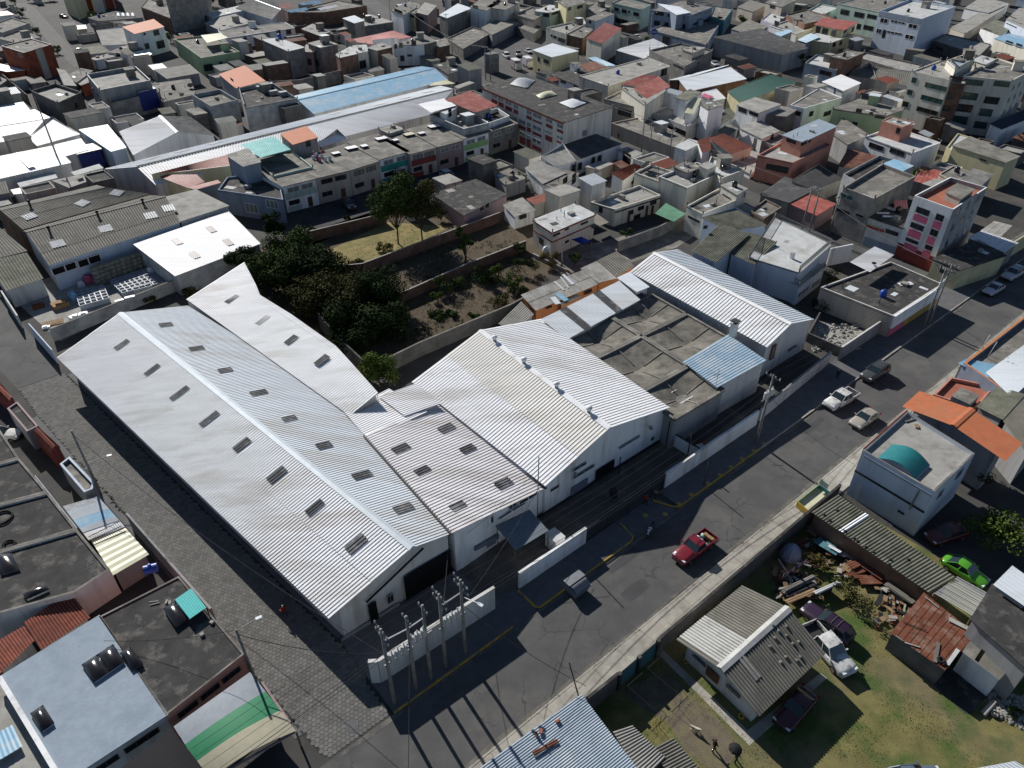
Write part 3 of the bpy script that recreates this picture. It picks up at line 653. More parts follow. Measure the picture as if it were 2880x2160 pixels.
# people
for n_,c_ in dict(skin=(.32,.17,.11),hair=(.02,.015,.012),red=(.32,.02,.02),black=(.018,.018,.02),navy=(.03,.04,.07),grey=(.2,.2,.2),white=(.7,.7,.7),orange=(.6,.12,.03),khaki=(.2,.17,.12)).items():plain('cloth_'+n_,c_,.85,0,.2)
def person(loc,rz,label,shirt,legs,head='hair',h=1.68,arms=.35,stride=.18,bend=0.,z=0.):
    V=[V3(0,0,.93),V3(bend*.3,0,1.15),V3(bend*.7,0,1.38),V3(bend,0,1.48),V3(bend*1.1,0,1.62),V3(bend*1.15+.01,0,1.74)]
    E_=[(0,1),(1,2),(2,3),(3,4),(4,5)];Rr=[.15,.14,.165,.065,.10,.085]
    for sg in (1,-1):
        i=len(V);V+=[V3(0,sg*.1,.86),V3(sg*stride*.5+.03,sg*.11,.48),V3(sg*stride,sg*.11,.09),V3(sg*stride+.15,sg*.12,.05)];Rr+=[.10,.075,.055,.045];E_+=[(0,i),(i,i+1),(i+1,i+2),(i+2,i+3)]
        i=len(V);V+=[V3(bend*.85,sg*.2,1.38),V3(bend*.7 - .02-sg*.05,sg*.29,1.12),V3(bend*.7+arms*.6,sg*.26,.93+arms*.35),V3(bend*.7+arms*.8,sg*.24,.9+arms*.4)];Rr+=[.065,.048,.038,.04];E_+=[(2,i),(i,i+1),(i+1,i+2),(i+2,i+3)]
    s_=h/1.82;me=bpy.data.meshes.new('p');me.from_pydata([v*s_ for v in V],E_,[]);o=bpy.data.objects.new('person',me);col.objects.link(o)
    md=o.modifiers.new('s','SKIN');sv=me.skin_vertices[0].data
    for q,rr in zip(sv,Rr):q.radius=(rr*s_,rr*s_)
    sv[0].use_root=True;o.modifiers.new('u','SUBSURF').levels=1
    dg=bpy.context.evaluated_depsgraph_get();ev=o.evaluated_get(dg);m2=bpy.data.meshes.new_from_object(ev);o.modifiers.clear();o.data=m2;bpy.data.meshes.remove(me)
    m2.materials.clear()
    for c_ in ('cloth_'+shirt,'cloth_'+legs,'cloth_skin','cloth_'+head,'cloth_black'):m2.materials.append(M(c_))
    for p in m2.polygons:
        zz=p.center.z/s_;yy=abs(p.center.y)/s_;p.use_smooth=True
        p.material_index=4 if zz<.1 else 1 if zz<.95 and yy<.22 else 2 if zz<1.12 and yy>.2 else 0 if zz<1.5 else 2 if zz<1.64 or (zz<1.72 and p.center.x>bend*s_*1.12+.03) else 3
    o.name='person';o.location=(loc.x,loc.y,z);o.rotation_euler=(0,0,rz);return tag(o,label,'person')
# poles and wires
def pole(base,h,label,r0=.17,r1=.11,lean=(0,0),arms=(),top=None,name='utility_pole',m='pole_concrete',group='utility poles',z0=0.):
    r=emp(name,label,'pole',(base.x,base.y,z0),group);t=V3(base.x+lean[0],base.y+lean[1],z0+h)
    part('shaft',MB().tube([V3(base.x,base.y,z0),t],r0,10,r1),m,r,True)
    for (dz,ln,ang) in arms:
        c=t+V3(0,0,-dz);d=V3(math.cos(RAD(ang)),math.sin(RAD(ang)),0)*ln/2;cr=part('crossarm',MB().bar(c-d,c+d,.1,.1),'iron_grey',r)
        for q in (-1,-.35,.35,1):p=c+d*q*.95;part('insulator',MB().lathe((p.x,p.y,p.z+.05),[(.03,0),(.075,.06),(.05,.12),(.075,.18),(.03,.26)],8),'ceramic',cr)
    return r,t
def wire(a,b,sag,label,r=.022,n=10,group='overhead wires'):
    P=[a.lerp(b,k/n)-V3(0,0,sag*4*(k/n)*(1-k/n)) for k in range(n+1)]
    return single('overhead_wire',MB().tube(P,r,4,cap=False),'wire',label,'wire',group)
def streetlamp(root,top,d,reach=1.4):
    a=top+V3(0,0,-.8);b=a+d*reach+V3(0,0,.45);part('lamp_arm',MB().tube([a,b],.035,6),'iron_grey',root)
    h=b+d*.5;mb=MB();mb.bar(b,h,.26,.1);part('lamp_head',mb,'plastic_white',root)
def transformer(c,ang,label):
    r=emp('transformer',label,'transformer',c,'pole-mounted electrical gear');u=V3(math.cos(RAD(ang)),math.sin(RAD(ang)),0)
    part('support_beam',MB().bar(c-u*1.3,c+u*1.3,.12,.16),'iron_grey',r)
    for q in (-.55,0,.55):p=c+u*q;part('tank',MB().lathe((p.x,p.y,p.z+.08),[(.24,0),(.24,.75),(.2,.8)],12),'ceramic',r);part('bushing',MB().lathe((p.x,p.y,p.z+.88),[(.05,0),(.08,.08),(.05,.16),(.07,.24),(.03,.36)],8),'plastic_white',r)
    return r
# plants
leafmat('leaf_dark',(.010,.022,.008),(.030,.048,.014));leafmat('leaf_mid',(.02,.04,.01),(.06,.085,.022));leafmat('leaf_light',(.035,.065,.012),(.10,.13,.03));leafmat('leaf_dry',(.05,.045,.015),(.13,.10,.035));leafmat('leaf_olive',(.03,.034,.012),(.075,.07,.025))
mat('bark',(.09,.07,.05),.95,0,.3,3.)
def leaves(mb,c,rx,ry,rz,n,s,rnd,hollow=.45):
    for _ in range(n):
        while True:
            p=V3(rnd.uniform(-1,1),rnd.uniform(-1,1),rnd.uniform(-1,1));l=p.length
            if hollow<l<1:break
        q=c+V3(p.x*rx,p.y*ry,p.z*rz);nrm=(p/l+V3(rnd.gauss(0,.5),rnd.gauss(0,.5),rnd.gauss(.25,.5))).normalized()
        t=nrm.cross(V3(rnd.gauss(0,1),rnd.gauss(0,1),rnd.gauss(0,1))).normalized();b=nrm.cross(t);ss=s*rnd.uniform(.6,1.4);t*=ss;b*=ss*.55
        mb.quad(q-t*.5,q+b*.5,q+t*.5,q-b*.5)
def tree(base,h,rx,label,leaf='leaf_mid',n=2600,ls=.34,seed=1,blobs=9,squash=.75,trunk=.16,name='tree',cat='tree',low=.35,group=None,ry=None):
    rnd=random.Random(seed);r=emp(name,label,cat,(base.x,base.y,0),group);ry=ry or rx;tb=MB();cb=MB();zc=h*(1+low)/2;rzz=h*(1-low)/2
    tb.tube([V3(base.x,base.y,0),V3(base.x+rnd.uniform(-.3,.3),base.y+rnd.uniform(-.3,.3),zc)],trunk,7,trunk*.55)
    for k in range(blobs):
        a=2*math.pi*(k+rnd.random()*.7)/blobs*1.618;d=math.sqrt(rnd.random())*.78;zz=rnd.uniform(-.65,.75)
        c=V3(base.x+math.cos(a)*rx*d,base.y+math.sin(a)*ry*d,zc+zz*rzz*math.sqrt(1-d*d*.8));br=rx*rnd.uniform(.32,.52)
        tb.tube([V3(base.x,base.y,h*low*.8),c],trunk*.45,5,trunk*.15)
        leaves(cb,c,br,br*ry/rx,min(br*squash,h*.4),n //blobs,ls,rnd)
    part('trunk',tb,'bark',r);part('crown',cb,leaf,r);return r
def shrub(base,h,rx,label,leaf='leaf_mid',n=700,ls=.22,seed=1,name='shrub',group=None,blobs=5):
    return tree(base,h,rx,label,leaf,n,ls,seed,blobs,.8,.05,name,'shrub',.05,group)
# small roof things
def tank(base,r,h,m,label,horizontal=False,rz=0.,name='water_tank'):
    t=emp(name,label,'water tank',base)
    if horizontal:
        d=V3(math.cos(rz),math.sin(rz),0);c=base+V3(0,0,r+.12);part('drum',MB().tube([c-d*h/2,c-d*h*.46,c+d*h*.46,c+d*h/2],r,16),m,t,False);part('neck',MB().lathe((c.x,c.y,c.z+r*.9),[(r*.35,0),(r*.35,.22),(r*.2,.25)],10),m,t)
        for q in (-.3,.3):p=base+d*h*q;part('cradle',MB().box((p.x,p.y,base.z),.12,r*1.5,.3,rz),'iron',t)
    else:
        part('drum',MB().lathe(base,[(r*.95,0),(r,h*.1),(r,h*.72),(r*.75,h*.92),(r*.3,h)],16),m,t,True);part('lid',MB().lathe((base.x,base.y,base.z+h - .01),[(r*.32,0),(r*.32,.08),(0.,.1)],10),m,t)
    return t
def dish(base,r,label,az=120,m='iron_grey'):
    t=emp('satellite_dish',label,'dish',base);part('mast',MB().tube([base,base+V3(0,0,.7)],.03,6),'iron_grey',t)
    d=V3(math.cos(RAD(az)),math.sin(RAD(az)),.6).normalized();x=d.cross(V3(0,0,1)).normalized();y=x.cross(d);c=base+V3(0,0,.85);mb=MB();rings=[(0,-.12),(.4,-.1),(.75,-.04),(1,.03)]
    for (q,dd) in rings:
        for j in range(14):a=j*math.pi/7;mb.v.append(c+x*(q*r*math.cos(a))+y*(q*r*math.sin(a))+d*dd*r*2)
    for k in range(3):
        for j in range(14):mb.f.append((k*14+j,k*14+(j+1) % 14,(k+1)*14+(j+1) % 14,(k+1)*14+j));mb.uv.append(None)
    part('reflector',mb,m,t,True);part('feed_arm',MB().tube([c-y*r*.9,c+d*r*.9],.02,5),'iron_grey',t);return t
def dome(P,z,label,m='plastic_dark',up=.35,name='skylight_dome',curb='slab',n=7,split=1):
    """moulded rooflight over quad P (4 points)"""
    t=emp(name,label,'skylight',basept([V3(p.x,p.y,z) for p in P]));part('upstand',MB().prism([V3(p.x,p.y,0) for p in offset_poly(P,.05)],z - .05,z+.22),curb,t)
    for s0 in range(split):
        a,b,c,d=P[0].lerp(P[1],s0/split),P[0].lerp(P[1],(s0+1)/split),P[3].lerp(P[2],(s0+1)/split),P[3].lerp(P[2],s0/split);mb=MB()
        for i in range(n+1):
            for j in range(n+1):
                s_,u_=i/n,j/n;p=(a.lerp(b,s_)).lerp(d.lerp(c,s_),u_);hh=(math.sin(math.pi*s_)*math.sin(math.pi*u_))**.6*up;mb.v.append(V3(p.x,p.y,z+.22+hh))
        for i in range(n):
            for j in range(n):k=i*(n+1)+j;mb.f.append((k,k+n+1,k+n+2,k+1));mb.uv.append(None)
        part('glazing',mb,m,t,True)
    return t
def boxthing(name,c,sx,sy,sz,rz,m,label,cat,lidm=None,group=None):
    t=emp(name,label,cat,c,group);part('body',MB().box(c,sx,sy,sz,rz),m,t);part('lid',MB().box((c[0],c[1],c[2]+sz),sx*1.04,sy*1.04,.06,rz),lidm or m,t);return t

# ---------------------------------------------------------------- the white factory complex
V3=lambda x,y,z:Vector((x,y,z))
Z=lambda p,z:Vector((p.x,p.y,z))
# big left warehouse
L0,L1=at('10',490,1430,4.0),at('31',630,370,4.0)
R0,R1=at('10',1035,1045,6.3),at('21',1350,1415,6.3)
G0,G1=at('10',1600,935,5.3),at('21',1685,1292,5.4)
W1=Bld('long white ribbed-roof warehouse along the cobbled street','warehouse','warehouse',None,[L0,L1,G1,G0],0)
lid(W1,L0,L1,R1,R0,'roof_white',.35,.055,rows=2)
NP=(R1-R0).cross(G1-R0).normalized();gd_=G1-R1
MM=on_plane('21',935,460,R0,NP);k_=((MM-R1).cross(gd_)).length/((R0-R1).cross(gd_)).length;RM=R1.lerp(R0,k_);gm=MM-RM
lid(W1,R1+gd_,MM,RM,R1,'roof_galv',.36,.05);lid(W1,RM+gm*1.4,R0+gd_*2.1,R0,RM,'roof_galv',.36,.05)
up_=V3(0,0,.1);s1_=(L0-R0).normalized()*.4;s2_=gd_.normalized()*.4
part('ridge_cap',MB().quad(R0+up_+s1_,R1+up_+s1_,R1+up_*1.4,R0+up_*1.4).quad(R0+up_*1.4,R1+up_*1.4,R1+up_+s2_,R0+up_+s2_),'ridge_metal',W1.root)
in_=UV(1.1,0);dd_=V3(0,0,-.3);d2_=V3(0,0,-.06);nb=(R0-R1).normalized()*.25
part('wall',wallring(MB(),[L0+in_+dd_*.8,L1+in_+dd_*.2+nb,R1+d2_+nb,G1+d2_+nb-UV(.2,0),R0+gd_*1.9+d2_,R0+d2_-nb],0),'w_white_dirty',W1.root)
QL,QR=(L0,L1,R1,R0),(R1+gd_,R0+gd_,R0,R1)
for (t,x,y) in [('10',1055,1323),('10',1318,1540),('20',1555,85),('20',1812,305),('20',2095,530),('21',185,790),('21',510,1070),('21',870,1385)]:
    patch(W1,QL,t,x,y,1.05,2.2,pitch=.35,amp=.055,lift=.12)
for (t,x,y) in [('10',1435,1153),('10',1700,1357),('10',1948,1545),('21',25,80),('21',290,303),('21',590,538),('21',918,793),('21',1275,1078)]:
    patch(W1,QR,t,x,y,1.05,1.9,pitch=.36,amp=.05,lift=.11)
# front openings on the gable wall
fa,fb=UV(12.6,38.3),UV(25.0,38.3);W1.P=[L0,Z(fa,3),Z(fb,3),G0]
W1.win(1,'31',[(965,255,1060,365)],'black_void',name='door',out=.05)
W1.win(1,'31',[(1130,180,1190,210)],'glass','frame_grey',2,out=.05)
W1.band(1,.03,3.3,'black_void','open_doorway',.56,.97,.08)
part('awning_rail',MB().bar(on_plane('31',945,222,fa,Vector((_sa,-_ca,0)))-UV(0,.12),on_plane('21',1440,1410,fa,Vector((_sa,-_ca,0)))-UV(0,.12),.18,.1),'iron',W1.root)
W1.band(1,.0,.5,'w_grey','plinth',.02,.5)
# blue-grey lower band and doors on the street side wall
# narrow wing roof
A0,A1=on_plane('10',1612,935,R0,NP)+V3(0,0,.15),on_plane('21',812,285,R0,NP)+V3(0,0,.15)
B1,B0=at('21',1055,75,5.9),at('10',2110,605,5.9)
W2=Bld('narrow white ribbed roof wing beside the dark trees','warehouse','warehouse',None,[A0,A1,B1,B0],0)
edge=[at('10',2110,605,5.9),at('11',0,800,5.9),at('11',35,890,5.9),at('11',310,1060,5.9),at('11',690,1330,5.9),at('11',810,1460,5.9),at('21',1055,75,5.9)]
n_=len(edge);cum=[0.]
for i in range(1,n_):cum.append(cum[-1]+(edge[i]-edge[i-1]).length)
for i in range(n_-1):
    u0,u1=cum[i]/cum[-1],cum[i+1]/cum[-1]
    part('roof_sheet',MB().corr(A0.lerp(A1,u0),A0.lerp(A1,u1),edge[i+1],edge[i],.38,.055),'roof_white',W2.root)
part('wall',wallring(MB(),[A0+Vector((.3,-.3,-.1)),A1+Vector((.2,.3,-.1)),edge[-1]+Vector((-.3,.1,-.1)),edge[4]+Vector((-.5,-.3,-.1)),edge[2]+Vector((-.5,-.3,-.1)),edge[0]+Vector((0,-.6,-.1))],0),'w_white_dirty',W2.root)
Q2=(A0,A1,B1,B0)
for (t,x,y) in [('10',2005,930),('11',60,1113),('11',305,1282),('11',570,1457)]:patch(W2,Q2,t,x,y,1.05,2.1,pitch=.38,amp=.055,lift=.13)
lv=MB()
for k in range(16):
    p=A1.lerp(B1,(k+.6)/16.5);q=p+Vector((.12,-.12,0));lv.bar(Vector((q.x,q.y,4.4)),Vector((q.x,q.y,p.z - .05)),.1,.05)
part('louvres',lv,'frame_grey',W2.root)
# link roof between the wing and the second warehouse
c0=R('21',5.0,700,300,1045,60,1390,-5,1600,165,1100,400,935,465)
LK=Bld('flat ribbed link roof wedged between two warehouses','link_building','building',None,[c0[1],c0[2],c0[3],c0[5]],0)
lk=MB().corr(at('21',960,470,4.62),at('21',760,240,4.62),at('21',1150,40,4.5),at('21',1480,240,4.5),.36,.05);part('roof_sheet',lk,'roof_white',LK.root)
lk=MB().corr(at('21',1283,275,4.7),at('21',1060,110,4.7),at('21',1390,-5,4.7),at('21',1595,165,4.7),.36,.05);part('roof_sheet',lk,'roof_bright',LK.root)
part('wall',MB().prism([at('21',1010,440,4.4),at('21',1100,90,4.4),at('21',1380,20,4.4),at('21',1570,170,4.4)],0,4.4),'w_white_dirty',LK.root)
# skylit bay behind the entrance
D0,D1=MM+V3(0,0,.25),at('21',1690,1297,5.6)
E1,E0=at('22',285,905,3.75),at('21',1660,142,3.9)
W4=Bld('weathered white ribbed bay roof with six skylights by the entrance','entrance_bay','building',None,[D0,D1,E1,E0],0)
lid(W4,E0,E1,D1,D0,'roof_weathered',.40,.06,rows=2);part('gutter',MB().bar(E0+V3(.1,0,.02),E1+V3(.1,0,.02),.34,.12),'iron',W4.root);part('valley_dark_bar',MB().bar(D0,D1,.22,.16),'iron',W4.root)  # dark bars: eave shadow line drawn in at low edge, dark gap opposite
part('wall',wallring(MB(),[D0+Vector((.3,-.2,-.1)),D1+Vector((.2,.3,-.1)),E1+Vector((-.2,.3,-.1)),E0+Vector((-.2,-.3,-.1))],0),'w_white',W4.root)
for (t,x,y) in [('21',1645,385),('21',1255,565),('21',1830,565),('21',1440,755),('21',2140,865),('21',1745,1060)]:patch(W4,(E0,E1,D1,D0),t,x,y,1.1,1.8,pitch=.40,amp=.06,lift=.13)
W4.P=[UV(25.1,38.25),UV(35.6,38.25),UV(35.6,50),UV(25.1,50)]
W4.win(0,'21',[(1875,1300,2055,1128),(2085,1175,2330,1010)],'glass','frame_white',2)
W4.win(0,'21',[(1880,1490,2070,1330)],'door_grey',name='door')
part('shutter_box',MB().bar(on_plane('21',1875,1410,W4.P[0],Vector((_sa,-_ca,0)))-UV(0,.2),on_plane('21',2080,1300,W4.P[0],Vector((_sa,-_ca,0)))-UV(0,.2),.4,.45),'door_grey',W4.root)
W4.win(0,'22',[(55,1050,220,920),(-30,1085,38,1015)],'glass','frame_white',2)
# second warehouse
L0,L1=at('11',1345,1640,4.3),at('22',290,885,4.3)
R0,R1=at('11',1935,1195,6.9),at('22',845,385,6.9)
G0,G1=at('12',252,1095,4.8),at('22',1365,205,4.8)
W5=gable('broad white gabled warehouse with ridge ventilators beside the yard',L0,L1,R0,R1,G0,G1,'w_white','roof_bright','roof_white',pitch=.42,amp=.055,rows=2,cap='w_white')
[c for c in W5.root.children if c.name.startswith('roof_sheet')][1].data.materials[0]=M('roof_cream')
W5.P=[L0,UV(35.7,38.2,4),UV(55.0,38.2,4),G0]
W5.win(1,'22',[(330,925,405,875),(1200,490,1230,450)],'glass','frame_grey',1)
W5.win(1,'22',[(925,560,1100,445)],'curtain','frame_grey',3)
W5.win(1,'22',[(530,750,640,675),(530,810,712,700)],'glass','frame_grey',2)
W5.win(1,'22',[(505,985,655,810)],'door_grey',name='door');W5.win(1,'22',[(718,840,885,650)],'black_void',name='door')
W5.band(1,0,.35,'iron','plinth',.0,1.)
for k,(t,x,y) in enumerate([('11',2062,1290),('12',102,1480),('22',385,20),('22',665,225)]):
    p=on_plane(t,x,y,R0+Vector((0,0,.25)),Vector((_sa,-_ca,0)).cross(Vector((0,0,1))).cross(R1-R0).normalized() if False else (R1-R0).cross(Vector((0,0,1))).normalized())
    v_=emp('roof_ventilator',['round white turbine ventilator at the far end of the ridge','second turbine ventilator from the far ridge end','third turbine ventilator from the far ridge end','round white turbine ventilator nearest the road gable'][k],'ventilator',(p.x,p.y,6.95),'ventilators on the warehouse ridge')
    part('neck',MB().lathe((p.x,p.y,6.9),[(.22,0),(.2,.45)],10),'iron_grey',v_);part('turbine',MB().lathe((p.x,p.y,7.3),[(.2,0),(.36,.14),(.36,.3),(.2,.46)],12),'plastic_white',v_,True)
# wall-mounted floodlights
for k,(t,x,y,lab) in enumerate([('22',1165,360,'floodlight on the warehouse gable nearer the far yard'),('22',515,755,'floodlight on the warehouse wall above the roller door')]):
    p=on_plane(t,x,y,UV(36,38.15),Vector((_sa,-_ca,0)));fl=emp('floodlight',lab,'lamp',p,'floodlights on the warehouse front')
    part('arm',MB().bar(p,p-UV(0,.5)+Vector((0,0,.15)),.05),'iron_grey',fl);q=p-UV(0,.6)+Vector((0,0,.15));part('lamp_head',MB().lathe((q.x,q.y,q.z - .2),[(.08,.4),(.22,.15),(.24,0),(0.,.02)][::-1],10),'iron_grey',fl)
# third gable (right)
L0,L1=at('12',1015,690,4.9),at('12',2205,1345,4.9)
R0,R1=at('12',1225,525,6.4),at('13',203,1142,6.4)
G0,G1=at('12',1430,495,4.9),at('13',397,1102,4.9)
W7=gable('white gabled hall next to the grey terraced house',L0,L1,R0,R1,G0,G1,'w_white_dirty','roof_bright','roof_galv',pitch=.5,amp=.065,cap='roof_white')
W7.P=[L0,UV(74.0,38.2,4),UV(84.6,38.2,4),G0]
W7.win(1,'13',[(10,1455,75,1310)],'wood','frame_dark',1);W7.win(1,'13',[(170,1380,250,1320)],'glass','frame_grey',2)
# strip roofs round the court
q=R('12',5.3,252,1098,925,768,1112,905,478,1245)
S1=shed('pale blue-grey strip roof with dark translucent bands',[q[0],q[1],q[2]-Vector((0,0,.5)),q[3]-Vector((0,0,.5))],'w_white_dirty','roof_galv',.45,.05,name='strip_roof_building',cat='building')
for (x0,x1) in ((400,455),(685,745),(930,985)):
    f0,f1=(x0-252)/673,(x1-252)/673;a_,b_=q[0].lerp(q[1],f0),q[0].lerp(q[1],f1);d_,c_=(q[3].lerp(q[2],f0),q[3].lerp(q[2],f1));up=Vector((0,0,.07));dn=Vector((0,0,-.43))
    part('skylight_strip',MB().corr(a_+up,b_+up,c_+dn,d_+dn,.3,.05),'skylight',S1.root)
q=R('12',5.6,905,740,1015,690,1190,820,1080,865)
shed('small galvanised roof patch tucked at the court corner',q,'w_white_dirty','roof_galv',.4,.05,name='corner_roof',cat='roof',z0=0)
# court: concrete umbrella shells
ZC=4.4
def umbrella(c,corners,lab):
    b=Bld(lab,'umbrella_shell','roof','concrete umbrella shells of the court',corners,0)
    cc=Vector((c.x,c.y,ZC - .95));N_=6
    for i in range(4):
        k0,k1=corners[i],corners[(i+1) % 4];m0=(corners[i-1]+k0)/2;m1=(k0+k1)/2
        # hypar quarter: centre, mid-edge, corner, mid-edge
        mb=MB();ids=[]
        for a in range(N_+1):
            for d in range(N_+1):
                s_,t_=a/N_,d/N_;p=cc*(1-s_)*(1-t_)+m0*s_*(1-t_)+k0*s_*t_+m1*(1-s_)*t_
                mb.v.append(p)
        for a in range(N_):
            for d in range(N_):
                j=a*(N_+1)+d;mb.f.append((j,j+N_+1,j+N_+2,j+1));mb.uv.append(None)
        part('shell_panel',mb,'slab_umbrella',b.root,True)
        part('crease_beam',MB().bar(cc+(m1-cc)*.22+Vector((0,0,.05)),m1*.96+cc*.04+Vector((0,0,.05)),.16,.12),'slab',b.root)
    rim=MB()
    for i in range(4):rim.bar(corners[i]+Vector((0,0,.05)),corners[(i+1) % 4]+Vector((0,0,.05)),.34,.3)
    part('rim_beam',rim,'slab',b.root)
    part('wall',wallring(MB(),offset_poly([p-Vector((0,0,.15)) for p in corners],.1),0),'w_grey',b.root)
    return b
mid=at('12',1115,1250,ZC);nL=at('12', 815, 1060, ZC); e1 = mid - nL   # along one beam
nR=at('12', 1510, 1055, ZC); e2 = nR - mid                                    # along the other beam
corn=lambda i,j:mid+e1*i+e2*j
UMB=[]
cells=[(-1,0,'far umbrella shell of the court below the gabled hall'),(-1,-1,'umbrella shell of the court next to the strip roof'),(0,0,'umbrella shell of the court touching the blue roof'),(0,-1,'umbrella shell of the court beside the broad warehouse'),(1,-1,'near umbrella shell of the court with water stains')]
for (i,j,lab) in cells:
    s_=1.25 if i==0 else 1.0;i1=(1.22 if i==0 else i+1);i0=1.22 if i==1 else i;i1=2.1 if i==1 else i1
    K=[corn(i0,j),corn(i1,j),corn(i1,j+1),corn(i0,j+1)];c=sum(K,Vector())/4;UMB.append((umbrella(c,offset_poly(K,.19),lab),K,c))
for (t,x,y) in [('12',1180,970),('12',975,1080),('12',1115,1160),('12',770,1175),('12',900,1265),('12',540,1275),('12',1550,1175),('12',1330,1300),('12',1125,1405),('12',905,1535)]:
    p=at(t,x,y,ZC - .4);best=min(UMB,key=lambda q_:(q_[2]-p).length)
    dn_=(p-best[2]);z_=ZC - .95+.95*min(1,max(abs(dn_.dot(e1.normalized()))/e1.length,abs(dn_.dot(e2.normalized()))/e2.length)*1.6)
    p=at(t,x,y,z_+.1);part('glass_light',MB().box((p.x,p.y,z_ - .02),.85,.85,.16,RAD(40)),'skylight_pale',best[0].root)
# blue roof wing
q=R('12',4.9,1475,1467,1868,1230,2198,1455,1775,1690)
S3=shed('blue metal roof wing beside the chimney',[q[1],q[2],q[3],q[0]],'w_white_dirty','roof_blue',.4,.045,name='blue_roof_wing',cat='building')
S3.P=[UV(64.2,38.6,3),UV(74,38.6,3),UV(74,45,3),UV(64.2,45,3)]
S3.win(0,'12',[(1890,1659,1960,1600),(2070,1640,2130,1560)],'glass','frame_dark',2)
# front parapet of the court
cp=flat('stained white front block of the court with brown door',[UV(55.4,38.3,3.9),UV(64.1,38.3,3.9),UV(64.1,40.6,3.9),UV(55.4,40.6,3.9)],'w_white_dirty','slab',.25,'court_front','building')
cp.win(0,'22',[(1665,290,1735,130)],'wood',name='door');cp.band(0,2.6,2.75,'iron','gutter')
# chimney
c=at('12',1905,1240,4.9);hz=1.9
ch=emp('chimney','square plastered chimney with dark cap at the blue roof','chimney',(c.x,c.y,4.0));part('stack',MB().box((c.x,c.y,3.5),.75,.75,1.4+hz,RAD(40)),'w_white_dirty',ch);part('cap',MB().box((c.x,c.y,4.9+hz+.25),1.,1.,.12,RAD(40)),'slab_dark',ch)
for a in (-1,1):
    for b in (-1,1):part('cap_post',MB().box((c.x+a*.26,c.y+b*.26,4.9+hz),.1,.1,.26,RAD(40)),'slab_dark',ch)
# yard cross wall and boundary walls
pw('white front boundary wall left of the barred gate',[UV(28.3,32.75),UV(36.9,32.75)],2.2,.22,'w_white',cap='w_white')
pw('long white front boundary wall right of the small gate',[UV(48.9,32.8),UV(65.6,32.8)],2.2,.22,'w_white',cap='w_white')
pw('white cross wall dividing the factory yard',[UV(55.1,38.15),UV(55.3,33.0)],1.7,.2,'w_white',cap='iron')
pw('low grey boundary wall along the shaded far yard',[UV(66.5,33.),UV(84,34.2)],2.0,.2,'w_white_dirty',cap='w_grey')
pw('peeling white substation wall behind the row of poles',[UV(25.2,32.5),UV(13.5,32.85),UV(12.9,33.3)],3.0,.25,'w_white_dirty',cap='w_white_dirty')
def bars(name,label,p,q,h,step=.16,z0=.12,frames=1,cat='gate',th=.035):
    r=emp(name,label,cat,((p.x+q.x)/2,(p.y+q.y)/2,0));d=q-p;n=int(d.length/step)
    f=MB();up=Vector((0,0,1));f.bar(p+up*z0,q+up*z0,.06);f.bar(p+up*h,q+up*h,.06);f.bar(p+up*h*.5,q+up*h*.5,.04)
    for k in range(frames+1):m=p.lerp(q,k/frames);f.bar(m,m+up*h,.09,.09,Vector((1,0,0)))
    part('frame',f,'iron',r)
    for k in range(1,n):
        m=p.lerp(q,k/n);part('bar',MB().bar(m+up*z0,m+up*h,th,th,Vector((1,0,0))),'iron',r)
    return r
bars('barred_gate','dark barred vehicle gate in the factory front wall',UV(36.95,32.75),UV(46.1,32.75),2.0,.2,frames=3)
bars('small_gate','small dark gate beside the long white wall',UV(46.6,32.8),UV(48.75,32.8),2.1,.16)
# entrance canopy
q=[UV(29.2,34.0,2.6),UV(33.7,34.2,2.6),UV(33.7,37.9,3.1),UV(29.2,37.7,3.1)]
q=[at('22',30,1440,2.6),at('22',315,1265,2.6),at('22',150,1085,3.0),at('22',-145,1225,3.0)]
cn=Bld('grey corrugated entrance canopy on posts by the front wall','canopy','canopy',None,q,0);lid(cn,*q,'roof_slate',.22,.04)
for k in (q[0],q[1],q[0].lerp(q[3],.9),q[1].lerp(q[2],.9)):part('post',MB().bar(Vector((k.x,k.y,0)),Vector((k.x,k.y,k.z - .03)),.09,.09,Vector((1,0,0))),'iron_grey',cn.root)
bx=at('22',370,1375,.5);db=emp('guard_box','white box cabin beside the entrance canopy','cabin',(bx.x,bx.y,0));part('body',MB().box((bx.x,bx.y,0),1.2,1.5,1.6,RAD(40)),'w_white',db);part('lid',MB().box((bx.x,bx.y,1.6),1.3,1.6,.08,RAD(40)),'slab_white',db)

# ---------------------------------------------------------------- lots on the near side of the road
def lotmat():
    m=mat('lot_grass',(.18,.16,.06),1,0,.35,.5,(.155,.125,.085),.5,.16,.6,fine=9.);N,L=nt(m);b=N['Principled BSDF'];src=b.inputs['Base Color'].links[0].from_socket
    geo=N.new('ShaderNodeNewGeometry');n=N.new('ShaderNodeTexNoise');n.inputs['Scale'].default_value=.32;n.inputs['Detail'].default_value=6;L.new(geo.outputs['Position'],n.inputs['Vector'])
    rr=N.new('ShaderNodeMapRange');rr.inputs[1].default_value=.46;rr.inputs[2].default_value=.62;rr.inputs[4].default_value=.9;L.new(n.outputs['Fac'],rr.inputs[0]);mx=N.new('ShaderNodeMix');mx.data_type='RGBA';L.new(rr.outputs[0],mx.inputs[0]);L.new(src,mx.inputs[6]);mx.inputs[7].default_value=(.055,.10,.018,1);L.new(mx.outputs[2],b.inputs['Base Color'])
lotmat()
sheet('lot_ground',strip(14,62,-14,20.05),.004,'lot_grass')
